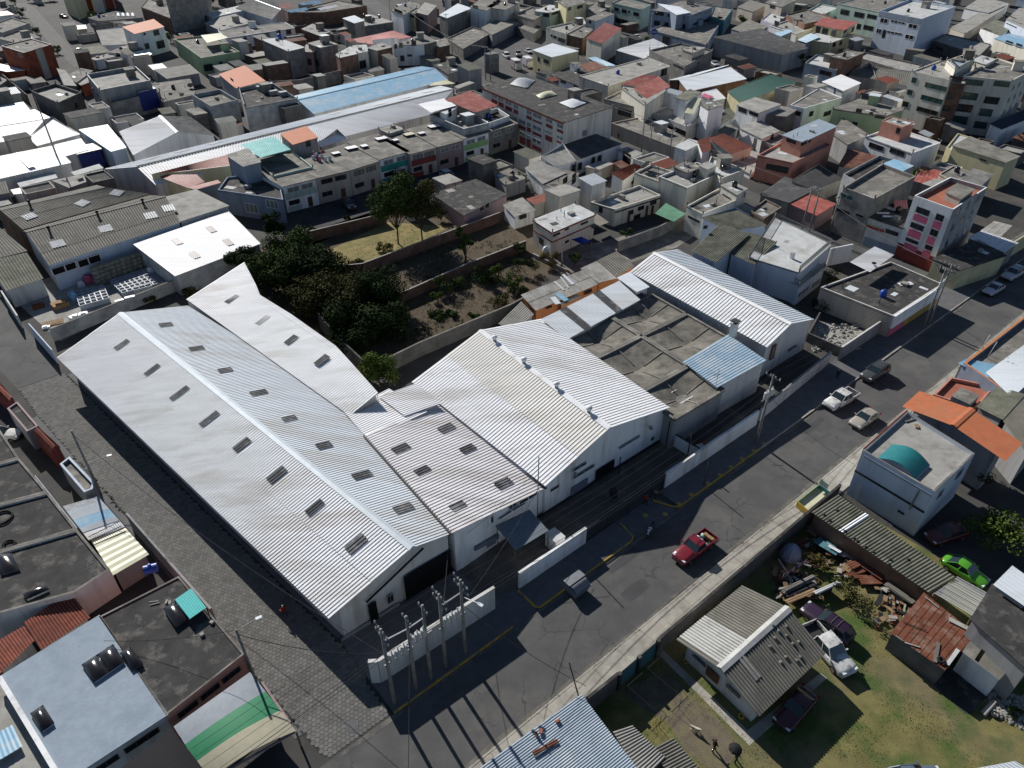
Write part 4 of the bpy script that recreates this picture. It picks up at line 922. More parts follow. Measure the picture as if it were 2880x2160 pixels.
# short grass blades over the lot
gb=MB();rnd=random.Random(3)
for _ in range(26000):
    u,v=rnd.uniform(22,52),rnd.uniform(-8,17.5)
    if 33<u<42.5 and 10<v<18.8:continue
    if math.sin(u*1.1+3)+math.sin(v*.9+u*.4)+rnd.gauss(0,.5)<.1:continue
    p=UV(u,v,.0);a=rnd.uniform(0,6.28);hgt=rnd.uniform(.03,.10);w=.035;d=V3(math.cos(a),math.sin(a),0)*w
    gb.f.append((len(gb.v),len(gb.v)+1,len(gb.v)+2));gb.uv.append(None);gb.v+=[p-d,p+d,p+V3(rnd.uniform(-.06,.06),rnd.uniform(-.06,.06),hgt)]
leafmat('grass_blade',(.05,.09,.018),(.19,.185,.06))
gs=struct('grass',gb,'grass_blade',kind='stuff');gs['label']='short patchy grass growing over the lot';gs['category']='grass'
pavers_lot=sheet('lot_path',[UV(33.0,19.9),UV(33.6,19.9),UV(33.2,11),UV(42,10),UV(42,9.4),UV(32.3,10.2)],.008,'pavement')
# roadside wall with broken-glass crest, gate
pw('dark block wall behind the roadside pavement right of the teal gate',[UV(32.7,20),UV(61.5,20)],2.2,.2,'w_darkblock',cap='slab_dark')
pw('short dark block wall left of the teal gate',[UV(24.2,20.1),UV(27.9,20)],2.2,.2,'w_darkblock',cap='slab_dark')
tg=emp('teal_gate','teal sheet-metal double gate in the roadside wall','gate',UV(30.3,20));
for (a,b) in ((27.85,30.27),(30.28,32.75)):part('gate_leaf',MB().corr(UV(a,19.97,.01),UV(b,19.97,.01),UV(b,19.97,2.1),UV(a,19.97,2.1),.25,.03),'w_tealdark',tg);part('leaf_frame',MB().bar(UV(a,19.95,2.1),UV(b,19.95,2.1),.07),'iron',tg)
for (a,k) in ((27.95,0),(30.28,2),(32.65,1)):part('post',MB().box(tuple(UV(a,19.9)),.3,.3,2.3,RAD(40)),'slab_dark',tg)
fr_=MB()
# tubular goal-like frames in the lot
for k,(u0,u1,lab) in enumerate([(27.8,29.6,'thin clothes-drying frame by the teal gate'),(30.2,32.2,'second drying frame beyond the teal gate')]):
    f_=emp('drying_frame',lab,'frame',UV(u0,18.5));a,b=UV(u0,18.9,1.9),UV(u1,18.9,1.9);part('rail',MB().bar(a,b,.025),'iron',f_);part('rail',MB().bar(a,UV(u0+.3,15.6,1.7),.02),'iron',f_)
    for q in (a,b,UV(u0+.3,15.6,1.7)):part('post',MB().bar(V3(q.x,q.y,0),q,.025,.025,V3(1,0,0)),'iron',f_)
# house with fibre-cement gable
L0,L1,R0,R1,G0,G1=at('32',1990,80,2.6),at('32',1420,550,2.6),at('33',180,275,3.7),at('32',1800,805,3.7),at('33',500,670,2.6),at('32',2135,1215,2.6)
h=gable('low white house under grey corrugated roof in the grassy lot',L0,L1,R0,R1,G0,G1,'w_white_dirty','roof_fibre','roof_fibre',.3,.07,'sine',name='house',cat='house',inset=.75,cap='roof_fibre_white')
lid(h,L1.lerp(L0,.04)+V3(0,0,.07),L1.lerp(L0,.42)+V3(0,0,.07),R1.lerp(R0,.42)+V3(0,0,.07),R1.lerp(R0,.04)+V3(0,0,.07),'roof_fibre_white',.3,.07,'sine',name='pale_sheet')  # paler sheet over the near part of this slope
lid(h,G1.lerp(G0,.2).lerp(R1.lerp(R0,.2),.45)+V3(0,0,.06),G1.lerp(G0,.28).lerp(R1.lerp(R0,.28),.45)+V3(0,0,.06),R1.lerp(R0,.28)+V3(0,0,.06),R1.lerp(R0,.2)+V3(0,0,.06),'roof_fibre_pale',.3,.07,'sine',name='pale_sheet')
h.P=[L0,UV(34.3,18.1,2),UV(33.9,11.3,2),G0]
h.win(1,'32',[(1560,680,1675,770),(1855,935,1970,1050)],'curtain','frame_dark',2);h.win(1,'32',[(1690,775,1775,940)],'door_brown',name='door')
for k,(x,y) in enumerate([(60,540),(90,480),(160,440),(160,520),(20,615),(265,575),(155,705),(110,750),(250,735),(280,705),(215,590),(40,430)]):
    o_,n_=G1,(G0-G1).cross(R1-G1).normalized();p=on_plane('33',x,y,o_,n_)
    mb=MB();mb.lathe((p.x,p.y,p.z),[(.14,0),(.16,.1),(.08,.2)],6);single('stone',mb,'slab','grey stone weighing down the corrugated house roof','stone','stones weighing down the house roof')
# blue shed roof at the bottom edge and fibre lean-tos
a,b=at('32',600,1020,3.1),at('32',1240,1870,3.1);d=at('32',-420,1760,2.8);c=b+d-a
shed('blue-grey corrugated shed roof at the bottom edge',[a,b,c,d],'w_grey','roof_bluegrey',.19,.045,'sine',name='shed',cat='shed')
for (x0,y0,x1,y1,lab) in [(170,1520,385,1405,'rusty red sheet patch on the blue shed roof')]:
    p,q=at('32',x0,y0,3.16),at('32',x1,y1,3.17);dd=(b-a).normalized()*.33;single('rusty_sheet',MB().corr(p,p+dd,q+dd,q,.19,.04,'sine'),'roof_rust',lab,'sheet')
for k,(x,y) in enumerate([(395,1255),(250,1345),(210,1370)]):
    p=at('32',x,y,3.15);single('brick_block',MB().box((p.x,p.y,3.12),.36,.2,.16,RAD(30+40*k)),'terracotta',['brick lying on the blue shed roof nearest the pavement','brick lying on the blue shed roof, middle of three','dark brick on the blue shed roof nearest the rusty patch'][k],'brick')
sp=pole(at('32',575,1040),3.9,'short dark post leaning at the blue shed corner',.06,.05,lean=(-.9,.5),m='iron',group=None)
for (A,lab) in [((870,1350,1050,1290,1260,1520,1240,1760),0)]:
    q=R('32',2.3,870,1345,1045,1295,1230,1500,1150,1790)
    shed('low grey fibre-cement lean-to beside the blue shed',[at('32',1040,1290,2.3),at('32',1330,1570,2.3),at('32',1130,1770,2.3),at('32',870,1345,2.3)],'w_darkblock','roof_fibre_pale',.22,.06,'sine',name='lean_to',cat='shed')
    shed('outer grey fibre-cement lean-to sagging at the bottom edge',[at('32',1390,1395,2.2),at('32',1720,1780,2.2),at('32',1500,1900,2.2),at('32',1195,1500,2.2)],'w_darkblock','roof_fibre',.22,.06,'sine',name='lean_to',cat='shed')
# grey-blue two-storey block with teal vault
zr=6.2
P=R('23',zr,820,570,1438,930,1790,600,1205,230)
b=flat('blue-grey two-storey block with teal barrel vault on its roof',P,'w_bluewhite','slab_pale',.35,'house','house',cap='slab',capw=.18)
b.band(0,3.3,3.5,'iron','floor_band',0,1,.12);b.band(0,5.55,5.75,'w_greyblue','cornice',.05,1,.1);b.band(3,5.4,6.25,'w_maroon','red_parapet',.0,.97,.1)
b.win(0,'23',[(1125,1085,1175,1130)],'black_void','frame_grey',2);b.win(1,'23',[(1450,1000,1520,900),(1610,830,1690,720)],'glass','frame_grey',2);b.win(0,'23',[(740,990,820,880)],'door_white',name='door')
part('downpipe',MB().bar(on_plane('23',1310,920,P[0],b.edge(0)[3])+b.edge(0)[3]*.08,on_plane('23',1225,1080,P[0],b.edge(0)[3])+b.edge(0)[3]*.08,.12),'iron_grey',b.root)
va,vb,vc,vd=at('23',945,640,6.1),at('23',1275,822,6.1),at('23',1400,700,6.1),at('23',1075,520,6.1)
vt=emp('barrel_vault','teal barrel-vault rooflight on the blue-grey block','rooflight',basept([va,vb,vc,vd]));mb=MB();n=10
for k in range(n+1):
    t_=k/n;zz=math.sin(math.pi*t_)*.75;mb.v+=[va.lerp(vb,t_)+V3(0,0,zz),vd.lerp(vc,t_)+V3(0,0,zz)]
for k in range(n):mb.f.append((2*k,2*k+2,2*k+3,2*k+1));mb.uv.append(None)
part('glazing',mb,mat('vault_teal',(.02,.16,.17),.45,0,.15,1.5,bump=.02),vt,True);part('end_wall',MB().poly([va.lerp(vb,k/n)+V3(0,0,math.sin(math.pi*k/n)*.74 - .01) for k in range(n+1)]),'w_greyblue',vt);part('upstand',MB().prism([va,vb,vc,vd],5.8,6.1,True),'w_greyblue',vt)
for k,(x,y,sx,sy,lab) in enumerate([(1260,280,.8,.5,'loose block pile on the blue-grey block roof corner'),(1285,370,.6,.35,'small wooden pallet on the blue-grey block roof')]):
    p=at('23',x,y,5.87);single('roof_debris',MB().box((p.x,p.y,5.86),sx,sy,.15,.3+k),['slab','wood'][k],lab,'debris')
p,q=at('23',1185,325,5.95),at('23',1285,295,5.95);single('plank',MB().bar(p,q,.16,.08),'slab','grey plank lying near the corner of the blue-grey roof','plank')
# orange gable roof behind it
o1=R('23',5.7,1160,195,1310,60);o2=R('23',6.15,1600,362,1765,215);o3=R('23',5.6,2050,668,2200,512)
b=gable('orange tile-pattern metal roof behind the blue-grey block',o1[1],o1[0],o2[1],o2[0],o3[1],o3[0],'w_grey','roof_tile_orange',None,.33,.05,'sine',name='house',cat='house',inset=1.3,cap='roof_tile_orange')
# fibre roofs right of it
shed('weathered grey fibre-cement roof right of the orange roof',[at('23',1800,195,4.6),at('23',1990,15,4.6),at('23',2225,90,5.2),at('23',2030,310,5.2)],'w_grey','roof_fibre_mossy',.2,.05,'sine',name='house',cat='house')
shed('darker fibre-cement roof at the right edge below the orange roof',[at('23',2030,320,5.2),at('23',2225,110,5.2),at('23',2420,420,4.6),at('23',2250,620,4.6)],'w_grey','roof_fibre',.2,.05,'sine',name='house',cat='house')
tr=flat('terracotta terrace strewn with laundry beside the orange roof',R('23',3.6,1430,90,1580,-60,1960,20,1790,210),'w_salmon','terracotta',.4,'terrace_house','house')
bxx=at('23',1690,140,3.6);boxthing('wash_house',(bxx.x,bxx.y,3.2),2.6,2.0,1.0,RAD(40),'w_grey','grey concrete washing trough block on the terracotta terrace','trough','slab')
# corner block with orange coping and blue roofs, right edge
P=R('13',4.6,1640,1490,1690,1462,2420,900,2700,1000,2160,1560)
b=flat('corner building with orange coping and blue side wall at right edge',[at('13',1690,1475,4.8),at('13',2330,980,4.8),at('13',2640,1160,4.8),at('13',2020,1700,4.8)],'w_greyblue','slab',.5,'corner_building','building',cap='w_orange',capw=.3)
shed('pale ribbed metal roof at the right edge above the orange roof',[at('13',1880,1560,4.9),at('13',2240,1300,4.9),at('13',2500,1420,4.9),at('13',2110,1780,4.9)],'w_grey','roof_galv',.3,.05,name='roof_cover',cat='roof')
shed('light blue metal canopy at the right edge',[at('13',1640,1478,4.5),at('13',1720,1440,4.5),at('13',2110,1520,4.6),at('13',1980,1640,4.6)],'w_grey','roof_skyblue',.3,.03,name='roof_cover',cat='canopy')
for k,(x,y) in enumerate([(1890,1400),(1830,1340)]):
    pole(at('13',x,y+40,4.3),2.4,['thin white mast on the corner building roof','leaning grey mast on the corner building roof'][k],.05,.04,lean=(.5,.2),m='ceramic',group=None,z0=4.3)
# long brick-walled shed with corrugated roof
q=[at('23',375,1108,2.7),at('33',1395,150,2.7),at('33',1625,15,3.1),at('23',605,955,3.1)]
b=shed('long yellow-grey corrugated lean-to with brick side wall',q,'w_brick','roof_fibre_mossy',.3,.07,'sine',name='shed',cat='shed')
lid(b,q[0].lerp(q[1],.25)+V3(0,0,.09),q[0].lerp(q[1],.29)+V3(0,0,.09),q[3].lerp(q[2],.29)+V3(0,0,.09),q[3].lerp(q[2],.25)+V3(0,0,.09),'roof_bright',.3,.07,'sine',name='pale_sheet')
for k,(x,y) in enumerate([(480,1130),(530,1180),(620,1245),(660,1275),(740,1335),(770,1360),(840,1410),(1055,1520),(1040,1560),(590,1090),(905,1450),(1210,1520)]):
    p=on_plane('23',x,y,q[0],(q[1]-q[0]).cross(q[3]-q[0]).normalized());mb=MB();mb.lathe((p.x,p.y,p.z),[(.15,0),(.17,.1),(.08,.2)],6);single('stone',mb,'slab_dark','dark stone on the edge of the long corrugated lean-to','stone','stones on the long lean-to roof')
# clear sheet roof
q=R('33',2.9,1435,150,1630,10,1885,150,1765,345)
pc=Bld('clear plastic sheet roof over the passage by the green car','clear_roof','canopy',None,q,0);part('clear_sheet',MB().corr(*q,.3,.04),plain('clear_sheet',(.5,.52,.54),.2,0,.5,0,.45),pc.root)
for k in range(6):part('batten',MB().bar(q[0].lerp(q[1],k/5)+V3(0,0,.05),q[3].lerp(q[2],k/5)+V3(0,0,.05),.06),'ceramic',pc.root)
for k in (q[0],q[3],q[2]):part('post',MB().bar(V3(k.x,k.y,0),k,.1,.1,V3(1,0,0)),'wood',pc.root)
# rusty shed
q=R('33',2.2,1058,492,1528,815,1775,525,1335,165)
b=shed('rusty red-brown metal roof shed with block walls',[q[0],q[1],q[2]+V3(0,0,.4),q[3]+V3(0,0,.4)],'w_darkblock','roof_rust',.5,.03,'flat',name='shed',cat='shed',inset=.12)
nn=(q[1]-q[0]).cross(q[2]+V3(0,0,.4)-q[0]).normalized()
for k,(x0,y0,x1,y1,w,m,lab) in enumerate([(1440,750,1470,580,.28,'slab','grey plank weighing on the rusty roof near the tyre'),(1560,375,1750,470,.45,'slab_pale','wide pale sheet strip on the rusty roof edge'),(1165,400,1370,480,.05,'iron','bundle of thin rods on the rusty roof'),(1350,180,1475,280,.1,'slab_pale','long pale batten on the rusty roof top edge'),(1545,770,1640,640,.3,'slab_white','whitish sheet scrap on the rusty roof corner'),(1100,520,1165,565,.15,'slab','short grey plank on the rusty roof left edge'),(1180,580,1310,620,.1,'slab_pale','broken lath on the rusty roof front edge')]):
    p0,p1=on_plane('33',x0,y0,q[0],nn)+V3(0,0,.08),on_plane('33',x1,y1,q[0],nn)+V3(0,0,.08);single('plank',MB().bar(p0,p1,w,.05),m,lab,'plank')
def torus(mb,c,R_,r_,n=18,m=8):
    base=len(mb.v)
    for i in range(n):
        a=2*math.pi*i/n
        for j in range(m):t_=2*math.pi*j/m;rr=R_+r_*math.cos(t_);mb.v.append(V3(c[0]+rr*math.cos(a),c[1]+rr*math.sin(a),c[2]+r_+r_*math.sin(t_)))
    for i in range(n):
        for j in range(m):mb.f.append((base+i*m+j,base+((i+1) % n)*m+j,base+((i+1) % n)*m+(j+1) % m,base+i*m+(j+1) % m));mb.uv.append(None)
    return mb
p=on_plane('33',1490,735,q[0],nn)+V3(0,0,.06);single('tyre',torus(MB(),p,.24,.1),'rubber','old black tyre lying on the rusty roof','tyre',smooth=True)
p=at('33',1960,1205,.0);single('tyre',torus(MB(),p,.26,.1),'rubber','old black tyre lying on rubble beside concrete pipes','tyre',smooth=True)
for k,(x0,y0,x1,y1) in enumerate([(1850,1180,1950,1065),(1870,1205,1990,1065)]):
    a_,b_=at('33',x0,y0,.15),at('33',x1,y1,.15);single('concrete_pipe',MB().tube([a_,b_],.13,10),'pole_concrete',['grey concrete pipe on the rubble, left of two','grey concrete pipe on the rubble, right of two'][k],'pipe',smooth=True)
sheet('dark_slab_yard',R('33',0,1430,945,1530,800,2130,800,1930,985,1765,1195,1700,1190),.008,'slab_dark')  # flat ground sheet in the dark slab colour
# white cottage and big grey house at the right edge
q=R('33',2.6,1680,650,2000,895,2110,780,1790,480)
b=Bld('small white cottage with corrugated strip roof beside the rusty shed','cottage','house',None,q,0);part('wall',MB().prism(offset_poly(q,.1),0,2.5),'w_white',b.root);lid(b,at('33',1740,480,2.7),at('33',2100,800,2.7),at('33',2150,720,3.0),at('33',1800,395,3.0),'roof_fibre_mossy',.22,.05,'sine')
b.P=q;b.win(0,'33',[(1790,720,1880,650)],'glass','frame_dark',2)
part('roof',MB().poly([V3(p.x,p.y,2.52) for p in q]),'slab',b.root)
bx=at('33',1895,830,.9);boxthing('water_heater',(bx.x,bx.y,0),.9,.8,1.0,.6,'w_white','white curved-top box outside the cottage wall','box','plastic_white')
b=flat('large dark grey flat-roofed house at the right edge',R('33',4.6,1770,375,1950,85,2500,480,2250,800),'w_grey','slab_dark',.0,'house','house')
shed('pale metal cover roof in the right corner above the grey house',R('33',5.2,1945,75,2110,-90,2420,130,2230,270),'w_grey','roof_galv',.5,.03,'flat',name='roof_cover',cat='roof')
p=shed('metal roof corner at the bottom right edge',[at('33',1810,1659,3.),at('33',2130,1600,3.),at('33',2400,1750,3.),at('33',2050,1850,3.)],'w_grey','roof_galv',.3,.05,name='shed',cat='shed')
# rubble strip
rb=MB();rnd=random.Random(5)
for _ in range(420):
    x,y=rnd.uniform(1900,2230),rnd.uniform(1000,1330)
    if y<1000+(x-1900)*.1 or y>1180+(x-1900)*.5:continue
    p=at('33',x,y);s_=rnd.uniform(.06,.2);rb.lathe((p.x,p.y,0),[(s_,0),(s_*1.1,s_*.5),(s_*.5,s_*.9)],5)
g_=struct('rubble',rb,'slab_pale',kind='stuff');g_['label']='scattered rubble stones at the lower right';g_['category']='rubble'
sheet('bare_soil',R('32',0,960,980,1230,860,1420,900,1600,1080,1800,1250,1960,1500,1840,1700,1650,1640,1480,1480,1330,1250,1080,1120),.012,mat('lot_soil',(.15,.125,.09),1,0,.3,1.,(.16,.15,.07),.5,.5,.5,fine=9.))
rnd=random.Random(15)
for m,nm,lab in (('wood','timber_scrap','broken timber strewn behind the roadside wall'),('roof_rust','rusty_scrap','rusty scraps strewn behind the roadside wall'),('slab_pale','pale_scrap','pale boards and rubble strewn behind the roadside wall'),('iron','dark_scrap','dark junk strewn behind the roadside wall')):
    mb=MB()
    for _ in range(75):
        t,x,y=rnd.choice([('23',rnd.uniform(20,700),rnd.uniform(1300,1650)),('33',rnd.uniform(80,420),rnd.uniform(0,200)),('23',rnd.uniform(600,1040),rnd.uniform(1480,1690)),('33',rnd.uniform(930,1250),rnd.uniform(120,420)),('32',rnd.uniform(2000,2250),rnd.uniform(-250,-20))])
        if y<1230-x*.1 and t=='23':continue
        p=at(t,x,y,.2);a=rnd.random()*3.1
        if uvof(p)[1]>18.9:continue
        l=rnd.uniform(.2,1.5);d=V3(math.cos(a),math.sin(a),rnd.uniform(-.1,.25))*l/2;z=V3(0,0,rnd.uniform(.0,.35));mb.bar(p+z-d,p+z+d,rnd.uniform(.06,.45),rnd.uniform(.03,.12))
    g_=struct(nm,mb,m,kind='stuff');g_['label']=lab;g_['category']='scrap'
# junk heaps behind the roadside wall
J=[('23',380,1240,760,1490,.5,'roof_galv','long galvanised sheets leaning beside the brick shed wall'),('23',420,1330,610,1450,.9,'w_tealdark','dark teal tarpaulin heap behind the roadside wall'),('23',520,1380,620,1440,.3,'plastic_white','white plastic scraps on the junk heap'),('23',630,1450,780,1510,.6,'slab_pale','pale board on the junk heap by the brick wall'),('23',690,1570,800,1520,.7,'roof_rust','rusty sheet on the junk heap, upper one'),('23',800,1500,1010,1640,.9,'roof_rust','crumpled rusty sheets beside the brick wall'),('23',690,1640,830,1600,.6,'roof_rust','rusty sheet on the junk heap, lower one'),('23',900,1620,1020,1650,.5,'roof_galv','bent galvanised scrap at the heap end'),('33',1020,60,1250,230,.55,'roof_fibre','grey sheets covering the junk store by the brick wall'),('33',780,20,1000,20,1.,'roof_rust','rusty corrugated cover over the junk store'),('33',140,130,400,10,.4,'slab','grey beam stacked near the purple wagon'),('33',410,130,615,40,.35,'slab_white','white beam stacked near the purple wagon'),('33',180,170,420,70,.5,'iron','black frames piled near the purple wagon'),('33',150,215,400,110,.4,'wood','brown timber pile near the purple wagon')]
for k,(t,x0,y0,x1,y1,w,m,lab) in enumerate(J):
    z_=.5+.25*(k % 3);a_,b_=at(t,x0,y0,z_),at(t,x1,y1,z_+.1);d_=(b_-a_);n_=d_.cross(V3(0,0,1)).normalized()*w;e_=emp('scrap_pile',lab,'scrap',V3((a_.x+b_.x)/2,(a_.y+b_.y)/2,0))
    for q_ in range(3):
        s_=V3(random.uniform(-.25,.25),random.uniform(-.25,.25),-.12*q_);part('scrap_sheet',MB().corr(a_+s_-n_*.5,a_+s_+n_*.5,b_+s_+n_*random.uniform(.2,.6),b_+s_-n_*.5,.2,.03,'sine'),m,e_)
    part('support',MB().box(tuple(V3((a_.x+b_.x)/2,(a_.y+b_.y)/2,0)),w*.8,d_.length*.5,z_ - .1,math.atan2(d_.y,d_.x)+1.57),'slab_dark',e_)
tp=at('23',215,1420,1.0);e_=emp('tarpaulin','grey plastic tarpaulin draped behind the roadside wall','tarpaulin',V3(tp.x,tp.y,0));part('cover',MB().lathe((tp.x,tp.y,0),[(1.1,0),(.9,.7),(.55,1.2),(.1,1.5)],9),'w_greyblue',e_)
p0,p1=at('23',140,1640,1.3),at('23',370,1490,1.3);cl=emp('clothes_line','line of purple and white laundry behind the roadside wall','laundry',V3((p0.x+p1.x)/2,(p0.y+p1.y)/2,0));part('line',MB().tube([p0,p1],.015,4),'wire',cl)
for k in range(9):
    q0=p0.lerp(p1,k/9);q1=p0.lerp(p1,(k+.8)/9);part('garment',MB().quad(q0,q1,q1-V3(0,0,.5+.2*(k % 2)),q0-V3(.05,0,.55)),['cloth_navy','w_lilac','w_pink','plastic_white'][k % 4],cl)
for q0 in (p0,p1):part('post',MB().bar(V3(q0.x,q0.y,0),q0+V3(0,0,.1),.06,.06,V3(1,0,0)),'wood',cl)
# yellow skip cart and sign on the pavement
q=[at('23',255,1015,.9),at('23',355,1100,.9),at('23',545,945,.9),at('23',440,870,.9)]
sk=emp('roadside_kiosk','open yellow and green stall box standing on the pavement','stall',V3(sum(p.x for p in q)/4,sum(p.y for p in q)/4,.13))
part('floor',MB().poly([V3(p.x,p.y,.55) for p in q]),'roof_yellowish',sk)
for i,m in ((0,'paint_yellow'),(1,'w_tealdark'),(2,'w_teal'),(3,'w_green')):a_,b_=q[i],q[(i+1) % 4];part('side_panel',MB().bar(V3(a_.x,a_.y,.55),V3(b_.x,b_.y,.55),.07,.8),m,sk)
part('back_board',MB().bar(q[3]+V3(0,0,.5),q[2].lerp(q[3],.35)+V3(0,0,.5),.05,.7),'w_mint',sk)
# plants in the lots
tree(at('23',1930,1400),3.6,3.0,'bright green leafy tree beside the green car','leaf_light',2600,.30,11,11)
shrub(at('33',700,250),2.4,2.2,'sparse leafy shrub above the purple wagon','leaf_olive',700,.22,12);shrub(at('23',410,1580),1.3,1.3,'dry yellowish bush by the laundry line','leaf_dry',600,.2,13)
shrub(at('33',900,430),.4,.6,'low green clump near the red flower','leaf_mid',160,.15,14);shrub(at('33',2110,1200),.8,.7,'green weed clump on the rubble','leaf_mid',240,.18,15)
shrub(at('23',2060,680),2.5,1.3,'dark creeper hanging below the orange roof','leaf_dark',500,.2,16);shrub(at('23',1780,800),3.0,2.6,'dark shaded bush behind the blue-grey block','leaf_dark',900,.26,17)
# vehicles
carpx('pickup1','red','22',1430,1515,1725,1300,'red pickup loaded with white sacks and cartons on the road')
carpx('pickup','white','23',500,195,760,55,'white double-cab pickup driving on the road');carpx('sedan','champagne','23',725,360,945,220,'champagne grey sedan behind the white pickup on the road')
carpx('suv','graphite','13',830,1610,1020,1500,'dark graphite estate car on the road beyond the pickup',rack=True)
carpx('sedan','silver','13',1880,870,2025,790,'silver sedan at the far end of the road');carpx('suv','silver','13',2040,745,2195,660,'silver off-road car with roof rack at the right edge',rack=True)
carpx('wagon','purple','33',320,250,715,545,'dark purple estate car parked beside the white house',rack=True);carpx('pickup','white','33',690,810,365,440,'white pickup parked half under the house eaves')
carpx('sedan','maroon','33',120,1270,360,1000,'dark maroon sedan parked under the eaves shadow');carpx('beetle','green','33',1860,40,1560,-150,'bright green rounded coupe beside the clear roof')
carpx('sedan','darkred','23',1400,1330,1690,1240,'dark red sedan in the shade behind the blue-grey block')
carpx('sedan','bluegrey','33',1390,1735,1150,1755,'dark car roof just showing at the bottom edge')
# load of the red pickup
for k,(x,y,lab) in enumerate([(1600,1320,'white sack in the red pickup, left of three'),(1630,1350,'white sack in the red pickup, middle of three'),(1665,1385,'white sack in the red pickup, right of three')]):
    p=at('22',x,y,.95);mb=MB();mb.lathe((p.x,p.y,.6),[(.28,0),(.36,.15),(.33,.3),(.12,.42)],9);single('sack',mb,'plastic_white',lab,'sack',smooth=True)
for k,(x,y) in enumerate([(1675,1300),(1700,1320),(1728,1340)]):
    p=at('22',x,y,.9);boxthing('carton',(p.x,p.y,.58),.34,.4,.36,RAD(40),'cardboard',['carton in the red pickup bed farthest from the kerb','middle carton in the red pickup bed','carton in the red pickup bed nearest the kerb'][k],'carton')
p=at('22',1650,1300,.95);single('cabbage_bag',MB().lathe((p.x,p.y,.6),[(.2,0),(.3,.15),(.2,.35)],8),'w_mint','pale green net bag in the red pickup bed','bag',smooth=True)
# dumpster
A_,B_=UV(31.5,28.45),UV(33.1,28.45);dz=emp('dumpster','grey metal waste container standing by the yellow kerb','dumpster',UV(32.2,29.2))
K=lambda u,v,z:UV(u,v,z)
mb=MB();mb.hexa([K(31.45,28.45,.12),K(33.05,28.45,.12),K(33.05,29.75,.12),K(31.45,29.75,.12),K(31.3,28.25,.95),K(33.2,28.25,.95),K(33.2,29.85,1.35),K(31.3,29.85,1.35)]);part('body',mb,'door_grey',dz)
mb=MB();n=6
for k in range(n+1):a=k/n;v_=28.3+.8*a;z_=1.0+.42*math.sin(a*math.pi*.62);mb.v+=[K(31.36,v_,z_),K(33.14,v_,z_)]
for k in range(n):mb.f.append((2*k,2*k+1,2*k+3,2*k+2));mb.uv.append(None)
part('front_lid',mb,'iron_grey',dz,True);part('top_lid',MB().hexa([K(31.25,29.1,1.40),K(33.25,29.1,1.40),K(33.25,29.95,1.42),K(31.25,29.95,1.42),K(31.25,29.1,1.5),K(33.25,29.1,1.5),K(33.25,29.95,1.48),K(31.25,29.95,1.48)]),'iron_grey',dz);part('lip',MB().bar(K(31.28,28.22,.95),K(33.22,28.22,.95),.1,.08),'iron_grey',dz)
for u_ in (31.6,32.9):
    for v_ in (28.6,29.6):part('castor',MB().box(tuple(K(u_,v_,0)),.12,.12,.14,RAD(40)),'rubber',dz)
lt=MB();rnd=random.Random(9)
for _ in range(26):p=UV(33.5+rnd.gauss(0,.22),29.2+rnd.gauss(0,.16),.01);lt.box((p.x,p.y,.006),rnd.uniform(.05,.16),rnd.uniform(.04,.12),.03,rnd.random()*3)
g_=struct('litter',lt,'plastic_white',kind='stuff');g_['label']='white litter scattered beside the waste container';g_['category']='litter'
# motorcycle
mc=at('22',1190,1290);mo=lroot('motorcycle','white motorcycle parked at the gate driveway','motorcycle',(mc.x,mc.y,0),heading('22',1225,1200,1150,1345))
for x in (.65,-.65):
    w_=part('wheel',MB().tube([V3(x,-.05,.31),V3(x,.05,.31)],.31,14),'rubber',mo);part('rim',MB().tube([V3(x,-.06,.31),V3(x,.06,.31)],.19,10),'rim',w_)
part('fuel_tank',MB().lathe((.18,0,.72),[(.12,0),(.2,.1),(.17,.22),(.05,.28)],10),'plastic_white',mo,True);part('seat',MB().box((-.35,0,.76),.75,.26,.1),'bumper_dark',mo);part('engine',MB().box((0,0,.3),.45,.3,.38),'iron_grey',mo)
part('fork',MB().tube([V3(.65,0,.31),V3(.42,0,1.0)],.05,6),'iron_grey',mo);part('handlebar',MB().bar(V3(.4,-.38,1.03),V3(.4,.38,1.03),.04),'bumper_dark',mo);part('headlamp',MB().box((.52,0,.82),.16,.22,.2),'plastic_white',mo);part('fender',MB().box((.62,0,.63),.4,.16,.05),'plastic_white',mo);part('tail_rack',MB().box((-.78,0,.8),.3,.24,.06),'iron',mo);part('frame',MB().tube([V3(.42,0,.95),V3(-.1,0,.55),V3(-.65,0,.31)],.05,6),'bumper_dark',mo)
# people and dog
person(at('31',255,350),2.4,'person in red jacket and white cap walking on the cobbles','red','navy','white');person(at('22',1150,1045),2.,'person in red top standing at the small gate','red','black',z=.02);person(at('22',1235,1000),1.,'person in dark clothes at the small gate','khaki','navy',z=.02)
person(at('32',1735,1505),.4,'person in black with cap walking in the grassy lot','black','black','black');person(at('32',1925,1600),.5,'person in dark clothes under an umbrella in the lot','navy','black')
um=at('32',1935,1480,2.0);ub=emp('umbrella','black umbrella held over the person in the lot','umbrella',um);part('canopy',MB().lathe((um.x,um.y,1.78),[(.52,0),(.42,.12),(.22,.22),(.02,.27)],8),'cloth_black',ub);part('shaft',MB().tube([V3(um.x,um.y,1.1),V3(um.x,um.y,2.08)],.015,5),'iron',ub)
person(at('13',590,1625),1.2,'person in black walking on the shaded pavement by wall','black','black',z=.12);person(at('13',1010,1590),2.5,'person in orange vest behind the graphite estate car','orange','navy');person(at('33',230,45),1.,'person in black beside the stacked beams','black','black')
person(at('02',915,1205),2.2,'person in black on the pavement below the red-panelled block','black','black')
